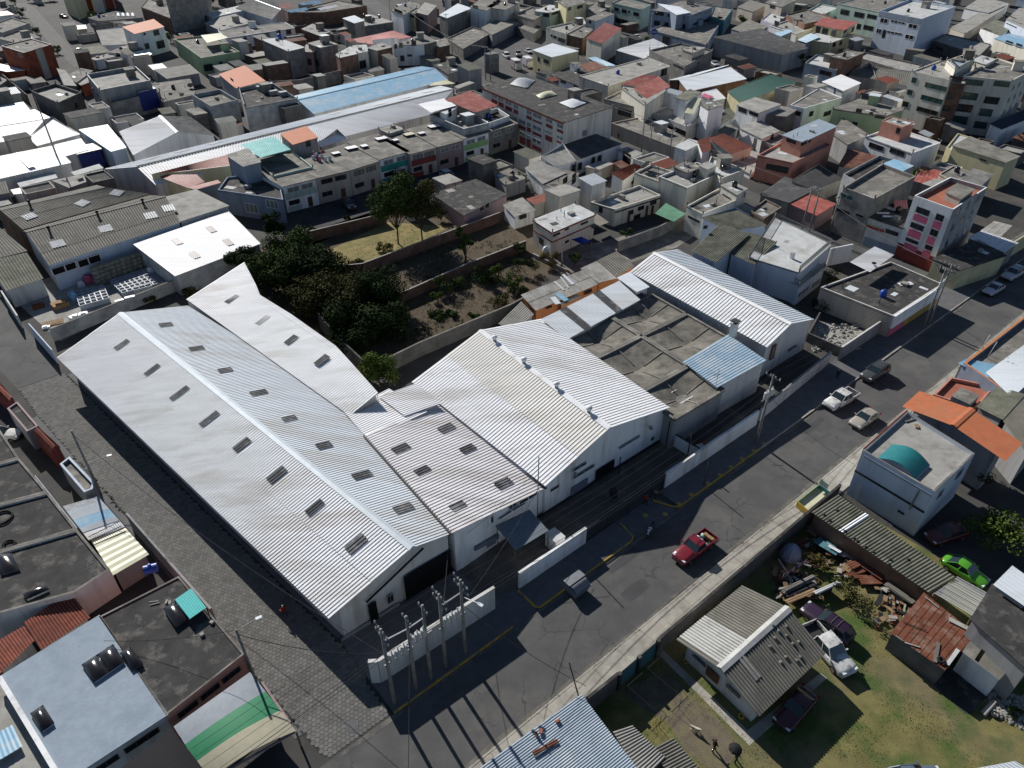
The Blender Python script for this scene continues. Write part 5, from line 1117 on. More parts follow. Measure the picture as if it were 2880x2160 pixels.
dp=at('32',1580,1340);V_=[V3(-.3,0,.42),V3(-.05,0,.44),V3(.22,0,.46),V3(.36,0,.58),V3(.5,0,.58),V3(-.45,0,.5)];me=bpy.data.meshes.new('d');E_=[(0,1),(1,2),(2,3),(3,4),(0,5)];Rr=[.11,.11,.13,.08,.05,.03]
for (x,y) in ((-.28,.09),(-.28,-.09),(.2,.09),(.2,-.09)):
    i=len(V_);bx_=0 if x<0 else 2;V_+=[V3(x+(.06 if x<0 else -.02),y,.27),V3(x-(.06 if x<0 else 0),y,.14),V3(x,y,.03)];Rr+=[.06,.035,.03];E_+=[(bx_,i),(i,i+1),(i+1,i+2)]
me.from_pydata(V_,E_,[]);o=bpy.data.objects.new('dog',me);col.objects.link(o);o.modifiers.new('s','SKIN');
for q_,rr in zip(me.skin_vertices[0].data,Rr):q_.radius=(rr,rr)
me.skin_vertices[0].data[0].use_root=True;o.modifiers.new('u','SUBSURF').levels=1;dg=bpy.context.evaluated_depsgraph_get();m2=bpy.data.meshes.new_from_object(o.evaluated_get(dg));o.modifiers.clear();o.data=m2;m2.materials.clear();m2.materials.append(mat('dog_fur',(.5,.46,.38),.9,0,.3,5.));o.location=(dp.x,dp.y,0);o.rotation_euler=(0,0,-.6);tag(o,'pale shaggy dog standing in the grassy lot','dog')
for k,(x,y) in enumerate([(1505,740),(1980,1215)]):
    p=at('32',x,y);single('tyre',torus(MB(),p,.2,.06),'paint_yellow',['small yellow-painted tyre by the house corner near the gate','small yellow-painted tyre at the near house corner'][k],'tyre')

# ---------------------------------------------------------------- houses on the left of the cobbled street
ZL=3.3
rl=[('dark slab roof house with coiled hoses by the cobbled street',R('20',ZL,-330,1130,415,935,665,1250,-200,1500)),
      ('dark slab roof house with chalk scribble beside the cream canopy',R('20',ZL,-200,1506,668,1256,950,1600,640,1800,-150,2020)),
      ('dark slab roof house at the left edge with pale worn rim',R('20',ZL,-300,770,165,640,412,928,-330,1122)),
      ('dark slab roof house above the carport at the left edge',R('20',ZL,-300,380,0,395,162,634,-300,764))]
HL=[flat(lab,P,'w_white_dirty','slab_dark',.22,'house','house',capw=.22,cap='slab') for lab,P in rl]
HL[0].band(1,2.6,3.32,'w_bluewhite','street_parapet',-.5,.99,.05)
pw('white worn parapet wall beside the red tile roof',[at('30',-60,440),at('30',600,125),at('30',990,95)],3.0,.25,'w_white_dirty',cap='w_white_dirty')
def hose(t,x,y,r_,lab):
    p=at(t,x,y,3.1);mb=MB();torus(mb,(p.x,p.y,3.1),r_,.05,22,5);torus(mb,(p.x+.06,p.y+.05,3.16),r_*.92,.05,22,5);torus(mb,(p.x - .05,p.y+.03,3.22),r_*.96,.05,22,5)
    single('hose_coil',mb,'rubber',lab,'hose',smooth=True)
hose('20',20,1165,.95,'large black hose coil on the dark slab roof');hose('20',80,1395,.55,'smaller black hose coil on the dark slab roof')
ch=MB();p=at('20',800,1555,3.09)
for k in range(4):torus(ch,(p.x+k*.28 - .3,p.y+(k % 2)*.2+k*.1,3.085),.14+.04*(k % 2),.012,14,4)
single('chalk_mark',ch,'ceramic','white looping chalk scribble on the dark slab roof','marking')
dome(R('20',3.1,-40,1480,110,1475,180,1610,10,1659),3.1,'black rooflight at the left edge below the hose coils',up=.3);dome(R('30',3.1,200,165,400,85,435,130,235,220),3.1,'black rooflight with white rim on the lower dark roof',up=.25,curb='ceramic')
# street-side yards: carport, wall, canopies
yw=pw('plastered yard wall along the cobbled street under the canopies',[UV(5.25,47),UV(3.2,63.5)],2.3,.2,'w_grey')
q=R('20',2.6,545,1060,840,960,1075,1225,765,1350)
b=shed('blue and white striped plastic canopy over the street yard',[q[0],q[3],q[2]-V3(0,0,.2),q[1]-V3(0,0,.2)],'w_grey','roof_bright',.16,.03,'sine',name='yard_canopy',cat='canopy')
for k,(s0,s1,m) in enumerate([(0,.16,'skylight_pale'),(.16,.42,'roof_galv'),(.42,.66,'roof_skyblue'),(.66,.8,'roof_galv')]):
    up=V3(0,0,.06);a_,b_=q[0].lerp(q[3],s0)+up,q[0].lerp(q[3],s1)+up;d_,c_=q[1].lerp(q[2],s0)-V3(0,0,.14),q[1].lerp(q[2],s1)-V3(0,0,.14);part('plastic_sheet',MB().corr(a_,b_,c_,d_,.16,.03,'sine'),m,b.root)
q=R('20',2.6,800,1372,1078,1232,1282,1460,975,1655)
b=shed('cream translucent canopy over the street yard beside a ladder',[q[0],q[3],q[2]-V3(0,0,.2),q[1]-V3(0,0,.2)],'w_grey','roof_yellowish',.8,.06,'sine',name='yard_canopy',cat='canopy')
la=emp('ladder','black iron ladder lying across the striped canopy','ladder',at('20',930,1290,2.7));A_,B_,C_,D_=at('20',765,1320,2.8),at('20',1035,1185,2.7),at('20',1075,1235,2.7),at('20',800,1368,2.8)
part('rail',MB().bar(A_,B_,.06),'iron',la);part('rail',MB().bar(D_,C_,.06),'iron',la)
for k in range(15):part('rung',MB().bar(A_.lerp(B_,(k+.5)/15),D_.lerp(C_,(k+.5)/15),.035),'iron',la)
b=flat('grey-rimmed balcony slab jutting over the cobbled street',R('20',3.0,515,690,600,625,815,850,800,905,725,935),'w_grey','slab',.35,'balcony_block','house',capw=.22,cap='w_bluewhite')
b=flat('dark flat-roofed block at the street with red fascia',R('20',2.8,60,210,150,150,330,360,230,410),'w_grey','slab_dark',.2,'outbuilding','building',cap='w_mauve')
def tiles(lab,A,B,C,D,E_,F,z,zr,name='tile_canopy'):
    return gable(lab,A,B,C,D,E_,F,'w_maroon','roof_tile',None,.22,.06,'sine',name=name,cat='roof',cap='roof_tile',inset=.1)
a=R('20',2.4,285,425,440,592);c=R('20',2.9,315,385,475,545);e=R('20',2.4,335,375,522,548);tiles('small red tile canopy over the street gate',a[0],a[1],c[0],c[1],e[0],e[1],0,0)
a=R('20',2.4,-120,0,70,165);c=R('20',2.9,-90,-60,100,125);e=R('20',2.4,-60,-90,125,145);tiles('red tile canopy at the left edge of the street',a[0],a[1],c[0],c[1],e[0],e[1],0,0)
carpx('sedan','white','20',150,420,-150,440,'white car parked in the dark carport at left')
# near-left pair: black slab house and pale blue slab house
PB=R('30',ZL,855,350,1545,0,2112,672,1432,1205);PA=R('30',ZL,20,868,848,356,1425,1195,560,1760)
b1=flat('black worn slab roof house at the street corner',PB,'w_salmon','slab_dark',.12,'house','house',capw=.15,cap='slab')
b2=flat('pale blue rendered slab roof house in the lower left',PA,'w_white_dirty','slab_blue',.0,'house','house')
b2.band(3,2.9,3.45,'w_white','parapet',0,1,.35)
b1.grid(2,3,[2.2],2.2,.6,'glass','frame_dark',3);b2.grid(2,2,[2.2],2.6,.6,'glass','frame_dark',3)
q=R('30',2.7,205,405,335,612,765,330,600,135);b=shed('red ribbed tile roof squeezed between the worn parapets',[q[1]-V3(0,0,.5),q[2]-V3(0,0,.5),q[3],q[0]],'w_grey','roof_tile',.24,.06,'sine',name='tile_roof_house',cat='house')
q=R('30',2.4,-160,640,0,850,300,560,210,430);shed('dark red tile roof in the parapet shadow at left edge',[q[1],q[2],q[3],q[0]],'w_grey','roof_tile',.24,.06,'sine',name='tile_roof_house',cat='house')
b=flat('grey rendered roof terrace in the lower left corner',R('30',2.3,-250,960,20,880,500,1700,100,1900),'w_white_dirty','slab_pale',.0,'house','house')
q=R('30',2.7,-80,1390,105,1285,195,1470,-20,1600);shed('pale blue plastic sheet lean-to in the lower left corner',q,'w_white_dirty','roof_skyblue',.3,.03,'sine',z0=2.2,name='lean_to',cat='shed')
dome(R('30',ZL,710,780,985,600,1085,755,820,935),ZL,'twin black rooflight domes at the pale blue roof edge',split=2,curb='slab_blue');dome(R('30',ZL,1040,680,1125,615,1245,765,1145,830),ZL,'black rooflight dome on the black slab beside the twin domes',curb='slab_dark')
dome(R('30',ZL,268,1200,380,1125,482,1285,370,1362),ZL,'single black rooflight dome on the pale blue roof',curb='slab_blue');dome(R('30',ZL,1415,295,1520,225,1640,370,1520,460),ZL,'black rooflight dome beside the turquoise sheet',curb='slab_dark',up=.3)
q=R('30',3.9,1510,205,1650,108,1782,272,1640,372);ts=emp('turquoise_sheet','turquoise plastic sheet roof on the black slab','canopy',basept([V3(p.x,p.y,ZL) for p in q]));part('sheet',MB().corr(*q,.2,.02,'sine'),'plastic_turq',ts)
for k in q:part('post',MB().bar(V3(k.x,k.y,ZL - .1),V3(k.x,k.y,3.88),.07,.07,V3(1,0,0)),'iron',ts)
p=at('20',1315,1625,3.2);tank(V3(p.x,p.y,3.1),.42,1.1,'plastic_blue','blue horizontal water tank on the black slab corner',True,RAD(20))
for k,(x,y,w,l) in enumerate([(1440,225,.15,.4),(1468,232,.2,.4),(1745,505,.3,.3),(1830,400,.25,.3)]):
    p=at('30',x,y,ZL);single('block',MB().box((p.x,p.y,ZL - .1),w,l,.2,.4*k),'slab_pale',['pale block left of the black dome, slimmer one','pale block touching the black dome frame','lone pale cube on the black slab roof','pale block at the black slab street edge'][k],'block')
for k,(x0,y0,x1,y1) in enumerate([(1290,225,1370,215),(1295,250,1378,230)]):
    single('lath',MB().bar(at('30',x0,y0,3.25),at('30',x1,y1,3.25),.07,.06),'slab_pale',['pale lath on the black slab roof, upper of two','pale lath on the black slab roof, lower of two'][k],'lath')
# curved green and cream awning and black awning below the houses
def awning(lab,P,cols,name='awning',rise=.7):
    a,b,c,d=P;e=emp(name,lab,'awning',V3(a.x,a.y,0));n=12;i0=0
    zf=lambda s_:-rise*s_**2
    for (s1,m) in cols:
        mb=MB();k,n=4,10
        for j in range(k+1):
            for h in range(n+1):
                s_=i0+(s1-i0)*j/k;mb.v.append(a.lerp(b,h/n).lerp(d.lerp(c,h/n),s_)+V3(0,0,zf(s_)+.55*math.sin(math.pi*h/n)*s_))
        for j in range(k):
            for h in range(n):i=j*(n+1)+h;mb.f.append((i,i+1,i+n+2,i+n+1));mb.uv.append(None)
        part('awning_sheet',mb,m,e,True);i0=s1
    for p in (c,d):part('post',MB().bar(V3(p.x,p.y,0),p+V3(0,0,-rise - .05),.12,.12,V3(1,0,0)),'wood',e)
    part('front_beam',MB().bar(c+V3(0,0,-rise - .08),d+V3(0,0,-rise - .08),.16,.12),'w_mauve',e);return e
mat('awning_green',(.03,.22,.10),.5,0,.1,2.,bump=.02);mat('awning_cream',(.46,.42,.30),.6,0,.12,2.,bump=.02);mat('awning_cream_shaded',(.25,.28,.31),.6,0,.15,2.,bump=.02)
awning('curved green and cream awning at the street corner',[at('30',1500,1300,2.9),at('30',2160,830,2.9),at('31',330,1295,2.9),at('31',-440,1730,2.9)],[(.36,'awning_cream_shaded'),(.68,'awning_green'),(1.,'awning_cream')])  # first strip is cream sheet with the house's shadow put into its colour
awning('black curved awning in front of the pale blue house',[at('30',900,1780,2.9),at('30',1480,1320,2.9),at('30',1760,1659,2.9),at('30',1300,2080,2.9)],[(1.,'cloth_black')],rise=.5)
pw('low dark kerb wall at the street corner awning',[UV(6.1,34.2),UV(5.9,38.8)],.5,.18,'w_mauve')
# weeds along the street edge
wd=MB();rnd=random.Random(8)
for k in range(90):
    v=rnd.choice([rnd.uniform(34,41),rnd.uniform(52,62),rnd.uniform(66,80)]);p=UV(st_left(v)+rnd.uniform(-.1,.25),v,.05);leaves(wd,p,.16,.16,.08,14,.12,rnd,0)
for k in range(160):
    u=rnd.uniform(20,66);p=UV(u,22.6+rnd.uniform(-.12,.1),.06+.06*(rnd.random()<.5));leaves(wd,p,.15,.1,.05,10,.09,rnd,0)
g_=struct('kerb_weeds',wd,'leaf_olive',kind='stuff');g_['label']='weeds growing in the kerb joints';g_['category']='weeds'
sheet('street_verge',[UV(st_left(v) - .55,v) for v in (33,40,56,68,90)]+[UV(st_left(v)+.05,v) for v in (90,68,56,40,33)],.03,'pavement_grey')

# ---------------------------------------------------------------- gardens behind the factory
sheet('garden_soil',R('11',0,-300,900,60,470,1140,130,2212,-60,2700,200,2560,700,2212,1010,1420,1400,1080,1520,900,1620,300,1200),.004,'soil')
sheet('dry_lawn',R('11',0,560,540,1130,260,1690,300,1480,400,900,650,700,720),.010,'drygrass')
mat('brick_wall_m',(.2,.1,.06),.9)
def gw(lab,t,xs,h=2.0,m='w_brick',cap='slab_pale',th=.2):return pw(lab,[at(t,xs[i],xs[i+1]) for i in range(0,len(xs),2)],h,th,m,cap=cap)
gw('brick garden wall below the car park','11',(280,480,1130,270),2.0,cap='slab_pale');gw('middle brick garden wall between the lawn and bare plot','11',(740,730,930,710,1740,400,2110,260),1.9)
gw('lower brick garden wall beside the shrubs','11',(1080,1020,1320,930,1830,700,2330,500),1.7);gw('grey block wall behind the broad warehouse','11',(1120,1570,1420,1420,2212,1080,2420,960),2.2,'w_darkblock','slab');gw('dark leaning concrete wall beside the narrow wing','11',(560,1180,740,1400,990,1640),2.6,'w_darkblock','slab_dark')
T = [  # t x y h rx leaf n seed label
 ('11',1230,450,10.,3.6,'leaf_mid',5200,'tall dark tree standing on the dry lawn, left of the pair'),('11',1440,440,9.5,3.3,'leaf_olive',4600,'tall olive tree standing on the dry lawn, right of the pair'),
 ('11',1810,640,6.2,1.1,'leaf_mid',1300,'slender green tree beside the middle garden plot'),('11',560,800,5.0,3.8,'leaf_dark',4200,'big dark round tree right of the white sheet roof'),
 ('11',190,860,4.6,3.2,'leaf_mid',3400,'grey-green round tree against the narrow wing'),('11',330,620,4.4,3.2,'leaf_mid',3000,'dark bushy tree at the car park wall'),
 ('11',700,1080,4.8,3.8,'leaf_olive',4600,'broad dark tree with ochre tips in the garden centre'),('11',1040,1020,5.0,3.6,'leaf_dark',4600,'broad dark tree beside the bare plot'),
 ('11',860,1300,4.2,3.4,'leaf_dark',3600,'dark tree in the warehouse corner shade'),('11',1180,1230,3.8,2.8,'leaf_dark',2600,'dark tree spreading over the ploughed soil'),('11',420,1010,3.2,2.4,'leaf_olive',1800,'brownish shrub tree along the wing roof edge'),
 ('11',170,400,3.8,1.7,'leaf_dark',1300,'young dark tree beside the car park corner'),('11',-60,720,3.8,2.2,'leaf_dark',1800,'dark tree below the white sheet roof'),('11',1060,1640,3.0,2.0,'leaf_light',1900,'bright green bush in the roof corner by the warehouse')]
for k,(t,x,y,h,rx,lf,n,lab) in enumerate(T):tree(at(t,x,y),h*1.25,rx*1.3,lab,lf,int(n*2.3),.36 if rx>2 else .3,20+k,20 if rx>2.5 else 9,.85,.15,low=.12 if h<6 else .28)
ShS=[('11',1680,860,2.4,2.1,'leaf_mid','large green shrub by the lower brick wall'),('11',1960,790,2.2,1.7,'leaf_mid','green shrub right of the slender tree'),('11',2090,750,2.2,1.6,'leaf_mid','green shrub beside the thin sapling row'),('11',2230,850,2.6,1.5,'leaf_light','light green shrub near the garden shack'),('11',1880,1100,1.3,.7,'leaf_mid','small round bush on the ploughed plot'),('11',1560,1080,.7,1.4,'leaf_mid','low bean rows on the ploughed plot, left'),('11',1690,1070,.7,.9,'leaf_mid','low bean rows on the ploughed plot, right'),('11',1780,1180,.6,.7,'leaf_light','pale low plants near the block wall'),('11',1570,940,1.5,1.0,'leaf_light','light shrub at the lower wall foot'),
 ('11',485,350,1.1,.65,'leaf_mid','clipped round bush by the car park, left one'),('11',790,260,1.1,.7,'leaf_mid','clipped round bush by the car park, right one'),('11',1110,510,1.2,1.1,'leaf_light','leafy plants on the dry lawn'),('11',880,640,1.0,1.2,'leaf_olive','scrubby plants at the lawn corner'),('11',1600,250,2.2,1.3,'leaf_olive','olive shrub below the car park hedge'),('11',2120,1000,1.8,1.4,'leaf_olive','olive bush by the fibre-roofed shack'),('10',1620,900,1.6,1.2,'leaf_olive','creeper bush on the block wall by the wing'),('10',1300,960,1.4,1.0,'leaf_olive','sparse creeper on the block wall beside the ridge'),('10',2090,640,2.0,1.6,'leaf_dark','dark bush behind the wing tip'),
 ('12',70,560,2.5,1.0,'leaf_mid','upright green shrub beside the timber scraps'),('12',110,700,2.2,1.8,'leaf_dark','dark shrubs left of the orange shack'),('12',330,640,2.0,1.5,'leaf_dry','brownish bush by the yard path'),('12',540,640,1.9,1.2,'leaf_mid','green bush with red tips beside the shack roof'),('12',990,400,1.6,1.0,'leaf_mid','small green shrub at the cream house yard'),('12',60,900,2.2,1.6,'leaf_dark','dark shrubs beside the lowest shack roof'),('02',1180,1640,1.0,.8,'leaf_mid','small plants in the white house yard')]
for k,(t,x,y,h,rx,lf,lab) in enumerate(ShS):shrub(at(t,x,y),h*1.15,rx*1.2,lab,lf,int(800*max(1,rx)),.24,60+k)
gd=MB();rnd=random.Random(12)
for _ in range(9000):
    x,y=rnd.uniform(650,2300),rnd.uniform(250,1400);p=at('11',x,y)
    if y>1450-(x-1080)*.42 or y<850-x*.42:continue
    a=rnd.uniform(0,6.28);w=.05;d=V3(math.cos(a),math.sin(a),0)*w;gd.f.append((len(gd.v),len(gd.v)+1,len(gd.v)+2));gd.uv.append(None);gd.v+=[p-d,p+d,p+V3(rnd.uniform(-.1,.1),rnd.uniform(-.1,.1),rnd.uniform(.06,.22))]
leafmat('straw',(.10,.085,.035),(.30,.23,.11));g_=struct('dry_weeds',gd,'straw',kind='stuff');g_['label']='dry weeds and stubble over the garden plots';g_['category']='weeds'
gw_=MB()
for k in range(620):
    x,y=rnd.uniform(900,2300),rnd.uniform(420,1300);p=at('11',x,y,.1)
    if y>1400-(x-1080)*.42 or y<900-x*.3 or math.sin(x*.013)+math.sin(y*.017+x*.004)<-.5:continue
    leaves(gw_,p,rnd.uniform(.2,.6),rnd.uniform(.2,.6),.18,26,.15,rnd,0)
g_=struct('green_weeds',gw_,'leaf_mid',kind='stuff');g_['label']='low green weeds over the garden plots';g_['category']='weeds'
# orange shack with patched fibre roof
q=[at('12',75,905,2.6),at('12',205,1025,2.4),at('12',760,790,2.4),at('12',610,690,2.6)]
b=shed('orange-walled shack with patched grey sheet roof',[q[1],q[2],q[3]+V3(0,0,.3),q[0]+V3(0,0,.3)],'w_orange','roof_fibre_pale',.9,.03,'flat',name='shack',cat='shack',rows=2)
b.P=[q[1],q[2],q[3],q[0]];b.win(0,'12',[(295,1010,345,980),(625,890,690,835)],'glass','frame_dark',2)
up=V3(0,0,.1)
for k,(x0,y0,x1,y1,w,m) in enumerate([(365,775,450,850,.35,'slab_white'),(420,735,490,830,.3,'slab_white'),(440,715,530,800,.5,'roof_galv'),(470,700,570,770,.3,'slab_pale'),(350,910,400,970,.9,'roof_galv'),(390,880,470,940,.9,'roof_skyblue')]):
    n_=(q[2]-q[1]).cross(q[3]+V3(0,0,.3)-q[1]).normalized();p0,p1=on_plane('12',x0,y0,q[1],n_)+up*.6,on_plane('12',x1,y1,q[1],n_)+up*.6;part('patch_sheet',MB().bar(p0,p1,w,.03,n_),m,b.root)
shed('grey sheet roof shack joining the orange shack',[at('12',745,785,2.6),at('12',930,740,2.6),at('12',735,595,2.9),at('12',590,660,2.9)],'w_orange','roof_fibre_pale',.9,.03,'flat',name='shack',cat='shack')
shed('mauve-grey fibre shack roof weighted with stones',[at('12',900,735,2.7),at('12',1060,640,2.7),at('12',905,510,3.0),at('12',740,590,3.0)],'w_orange','roof_fibre',.5,.05,'sine',name='shack',cat='shack')
shed('lowest fibre shack roof near the warehouse eave',[at('12',-120,1140,2.2),at('12',30,1200,2.2),at('12',190,1060,2.3),at('12',80,945,2.3),][0:4],'w_grey','roof_fibre_pale',.35,.06,'sine',name='shack',cat='shack')
shed('slim corrugated lean-to at the orange shack front',[at('12',430,985,2.0),at('12',600,905,2.0),at('12',560,885,2.2),at('12',400,960,2.2)],'w_orange','roof_fibre_pale',.25,.06,'sine',name='lean_to',cat='shed')
sheet('back_yard',R('12',0,290,580,560,470,900,400,1640,160,1660,330,1420,480,1000,620,480,700),.008,'slab')
gw('grey block wall between the back yards','12',(910,520,1260,390,1640,190),2.0,'w_block','slab');gw('low yard wall along the garden path','12',(180,560,470,700),.6,'w_grey','slab_pale')
# blue gazebo, black post, tank
g0=R('12',2.4,510,410,600,450,690,430,600,385);gz=emp('gazebo','blue canvas gazebo in the cream house yard','gazebo',V3(at('12',600,500).x,at('12',600,500).y,0));ap=sum(g0,V3(0,0,0))/4+V3(0,0,.7)
cbm=mat('canvas_blue',(.01,.025,.22),.8,0,.1,2.)
for k in range(4):part('canopy_panel',MB().poly([g0[k],g0[(k+1) % 4],ap]),cbm,gz);part('leg',MB().bar(V3(g0[k].x,g0[k].y,0),g0[k],.06,.06,V3(1,0,0)),'iron_grey',gz)
p=at('12',290,560);tank(V3(p.x,p.y,0),.55,1.9,'plastic_white','white upright tank at the cream house corner')

# ---------------------------------------------------------------- fibre-roofed workshop and its yard
q1=[at('10',420,637,4.5),at('10',1562,265,4.5),at('10',1425,38,5.8),at('10',222,345,5.8)]
WA=gable('fibre-cement workshop with skylights above the bin yard',q1[0],q1[1],q1[3],q1[2],at('10',200,338,5.0),at('10',1300,28,5.0),'w_bluewhite','roof_fibre',None,.42,.07,'sine',rows=3,name='workshop',cat='workshop',cap='roof_fibre_pale')
q2=[at('10',196,326,5.0),at('10',1300,18,5.0),at('10',900,-40,6.1),at('10',0,158,6.1)]
WB=gable('farther fibre-cement workshop bay with skylights',q2[0],q2[1],q2[3],q2[2],at('10',-50,150,5.4),at('10',840,-60,5.4),'w_brick','roof_fibre',None,.42,.07,'sine',rows=2,name='workshop',cat='workshop',cap='roof_fibre_pale')
for (x,y) in [(500,452),(915,320),(1305,206),(1462,142)]:patch(WA,q1,'10',x,y,2.0,2.3,'skylight_pale',.42,.07,lift=.12,prof='sine')
for (x,y) in [(255,215),(712,100),(1010,12)]:patch(WB,q2,'10',x,y,2.0,2.0,'skylight_pale',.42,.07,lift=.12,prof='sine')
for k,(x,y,z) in enumerate([(430,345,5.7),(850,212,5.7),(1240,105,5.7),(262,120,6.0)]):
    p=at('10',x,y,z);e=emp('roof_vent',['dark roof vent nearest the workshop end wall','dark roof vent in the middle of the near ridge','dark roof vent at the right of the near ridge','dark roof vent on the farther bay'][k],'vent',p);part('pipe',MB().lathe((p.x,p.y,z - .3),[(.18,0),(.18,1.1)],8),'iron',e);part('cowl',MB().lathe((p.x,p.y,z+.8),[(.34,0),(.1,.3)],8),'iron',e)
WA.P=[q1[0]+V3(.2,.2,0),q1[1],q1[2],q1[3]];WA.win(0,'10',[(458,728,665,590),(668,665,862,530)],'black_void','frame_white',2)
flat('grey slab block at the end of the fibre workshop',R('10',4.6,1560,250,1970,118,1690,-20,1440,40),'w_white_dirty','slab_pale',0,'annex','building')
q=[at('10',1512,728,3.6),at('10',2252,446,3.6),at('10',1975,165,4.),at('10',1150,452,4.)]
b=shed('white ribbed open-fronted store roof by the block wall',q,'w_whiteblock','roof_bright',.36,.05,name='store',cat='store')
for (x,y) in [(1530,430),(1680,547),(1825,325),(1972,437)]:patch(b,q,'10',x,y,1.1,2.6,mat('skylight_pink',(.30,.27,.26),.5,0,.2,2.),lift=.1)
shed('mossy fibre roof outbuilding left of the bin yard',R('10',3.0,50,858,378,748)+R('10',3.6,235,525,-120,600),'w_white_dirty','roof_fibre_mossy',.42,.07,'sine',name='outbuilding',cat='building');shed('narrow fibre roof at the left edge beside the workshop',R('10',3.6,-60,585,240,510)+R('10',4.2,0,310,-150,370),'w_grey','roof_fibre',.42,.07,'sine',name='outbuilding',cat='building')
sheet('bin_yard',R('10',0,60,880,520,1290,1560,800,1300,480,480,720),.01,'slab_pale')
pw('whitewashed block wall between the yard and big warehouse',[at('10',470,1290),at('10',1540,850),at('10',2260,560)],1.9,.22,'w_whiteblock',cap='slab');pw('white sheet wall of the bin yard along the street',[at('10',60,960),at('10',200,1180)],2.2,.2,'w_white_dirty');pw('white sheet gate of the bin yard along the street',[at('10',300,1250),at('10',500,1480)],2.2,.15,'w_bluewhite')
bm=MB();s_,hh=.46,.4
for (x0,x1,y0,y1) in ((-s_,-s_+.05,-s_,s_),(s_ - .05,s_,-s_,s_),(-s_+.05,s_ - .05,-s_,-s_+.05),(-s_+.05,s_ - .05,s_ - .05,s_)):bm.hexa([V3(x0,y0,0),V3(x1,y0,0),V3(x1,y1,0),V3(x0,y1,0),V3(x0,y0,.8),V3(x1,y0,.8),V3(x1,y1,.8),V3(x0,y1,.8)])
bm.quad(V3(-s_,-s_,.45),V3(s_,-s_,.45),V3(s_,s_,.45),V3(-s_,s_,.45));bme=mesh_of(bm,'bin',V3(0,0,0));bme.materials.append(M('bin_plastic'))
def stamp(name,me,c,rz,label,cat,group):o=bpy.data.objects.new(name,me);col.objects.link(o);o.location=c;o.rotation_euler=(0,0,rz);return tag(o,label,cat,group)
def gridfill(A,B,C,D,nu,nv):
    for i in range(nu):
        for j in range(nv):u,v=(i+.5)/nu,(j+.5)/nv;yield A.lerp(B,u).lerp(D.lerp(C,u),v)
A,B,C,D=R('10',.8,690,985,940,915,890,800,650,855);rz_=math.atan2((B-A).y,(B-A).x)
for p in gridfill(A,B,C,D,5,5):stamp('bin',bme,(p.x,p.y,0),rz_,'white plastic bin in the left block of the bin yard','bin','white bins, left block')
A,B,C,D=R('10',.8,1060,870,1420,775,1260,655,950,760)
for p in gridfill(A,B,C,D,8,6):stamp('bin',bme,(p.x,p.y,0),rz_,'white plastic bin in the right block of the bin yard','bin','white bins, right block')
A,B,C,D=R('10',.8,1160,880,1310,840,1310,790,1150,830)
for p in gridfill(A,B,C,D,3,1):stamp('bin',bme,(p.x,p.y,.35),rz_,'empty white bin set on the front of the right block','bin','empty bins in front')
sm=MB();sm.lathe((0,0,0),[(.5,0),(.62,.15),(.62,.45),(.45,.6)],9);sme=mesh_of(sm,'bale',V3(0,0,0),True);sme.materials.append(mat('bale_sack',(.20,.19,.15),.95,0,.3,2.,(.30,.29,.26),.4,1.,.3))
A,B=at('10',830,820,0),at('10',1290,660,0)
for i in range(10):
    for j in range(5):p=A.lerp(B,(i+.5)/10);back=UV(.12*j,.25*j);stamp('sack_bale',sme,V3(p.x+back.x+random.uniform(-.1,.1),p.y+back.y,j*.58),random.random()*3,'grey-brown bale in the tall stack against the workshop','bale','stack of bales')
for k,(x,y,w,l,h,m,lab) in enumerate([(520,975,2.2,1.6,.7,'cardboard','heap of flattened cardboard in the bin yard'),(460,1130,2.6,1.6,.12,'wood','brown board lying by the bin yard wall'),(640,1080,1.2,.9,.4,'plastic_white','white bags by the bin yard wall, left'),(720,1055,1.2,.8,.35,'plastic_white','white bags by the bin yard wall, right'),(400,1170,1.,.6,.3,'plastic_white','white scraps at the bin yard corner'),(330,985,1.6,1.,.5,'roof_rust','dark scrap heap at the outbuilding'),(630,900,.9,1.8,.9,'roof_skyblue','pale blue crate beside the left bins'),(1030,935,1.2,.5,.06,'plastic_white','white board on the block wall, left'),(1120,905,1.4,.6,.06,'plastic_white','white board on the block wall, right'),(770,760,1.4,1.2,1.0,'w_pink','dark pink crate stack by the workshop wall'),(700,800,1.,.8,.7,'plastic_white','white washing trough by the workshop wall'),(1310,690,1.2,1.,1.,'plastic_white','white box bin beside the store')]):
    z_=1.98 if 'on the block wall' in lab else 0;p=at('10',x,y,z_+h/2);e=emp('yard_goods',lab,'goods',V3(p.x,p.y,z_));mb=MB();rnd=random.Random(k)
    part('main_piece',MB().box((p.x,p.y,z_),w,l,h,rz_+rnd.uniform(-.2,.2)),m,e);part('top_piece',MB().box((p.x+rnd.uniform(-.2,.2),p.y,z_+h),w*.6,l*.6,h*.35,rz_+rnd.uniform(-.6,.6)),m,e)

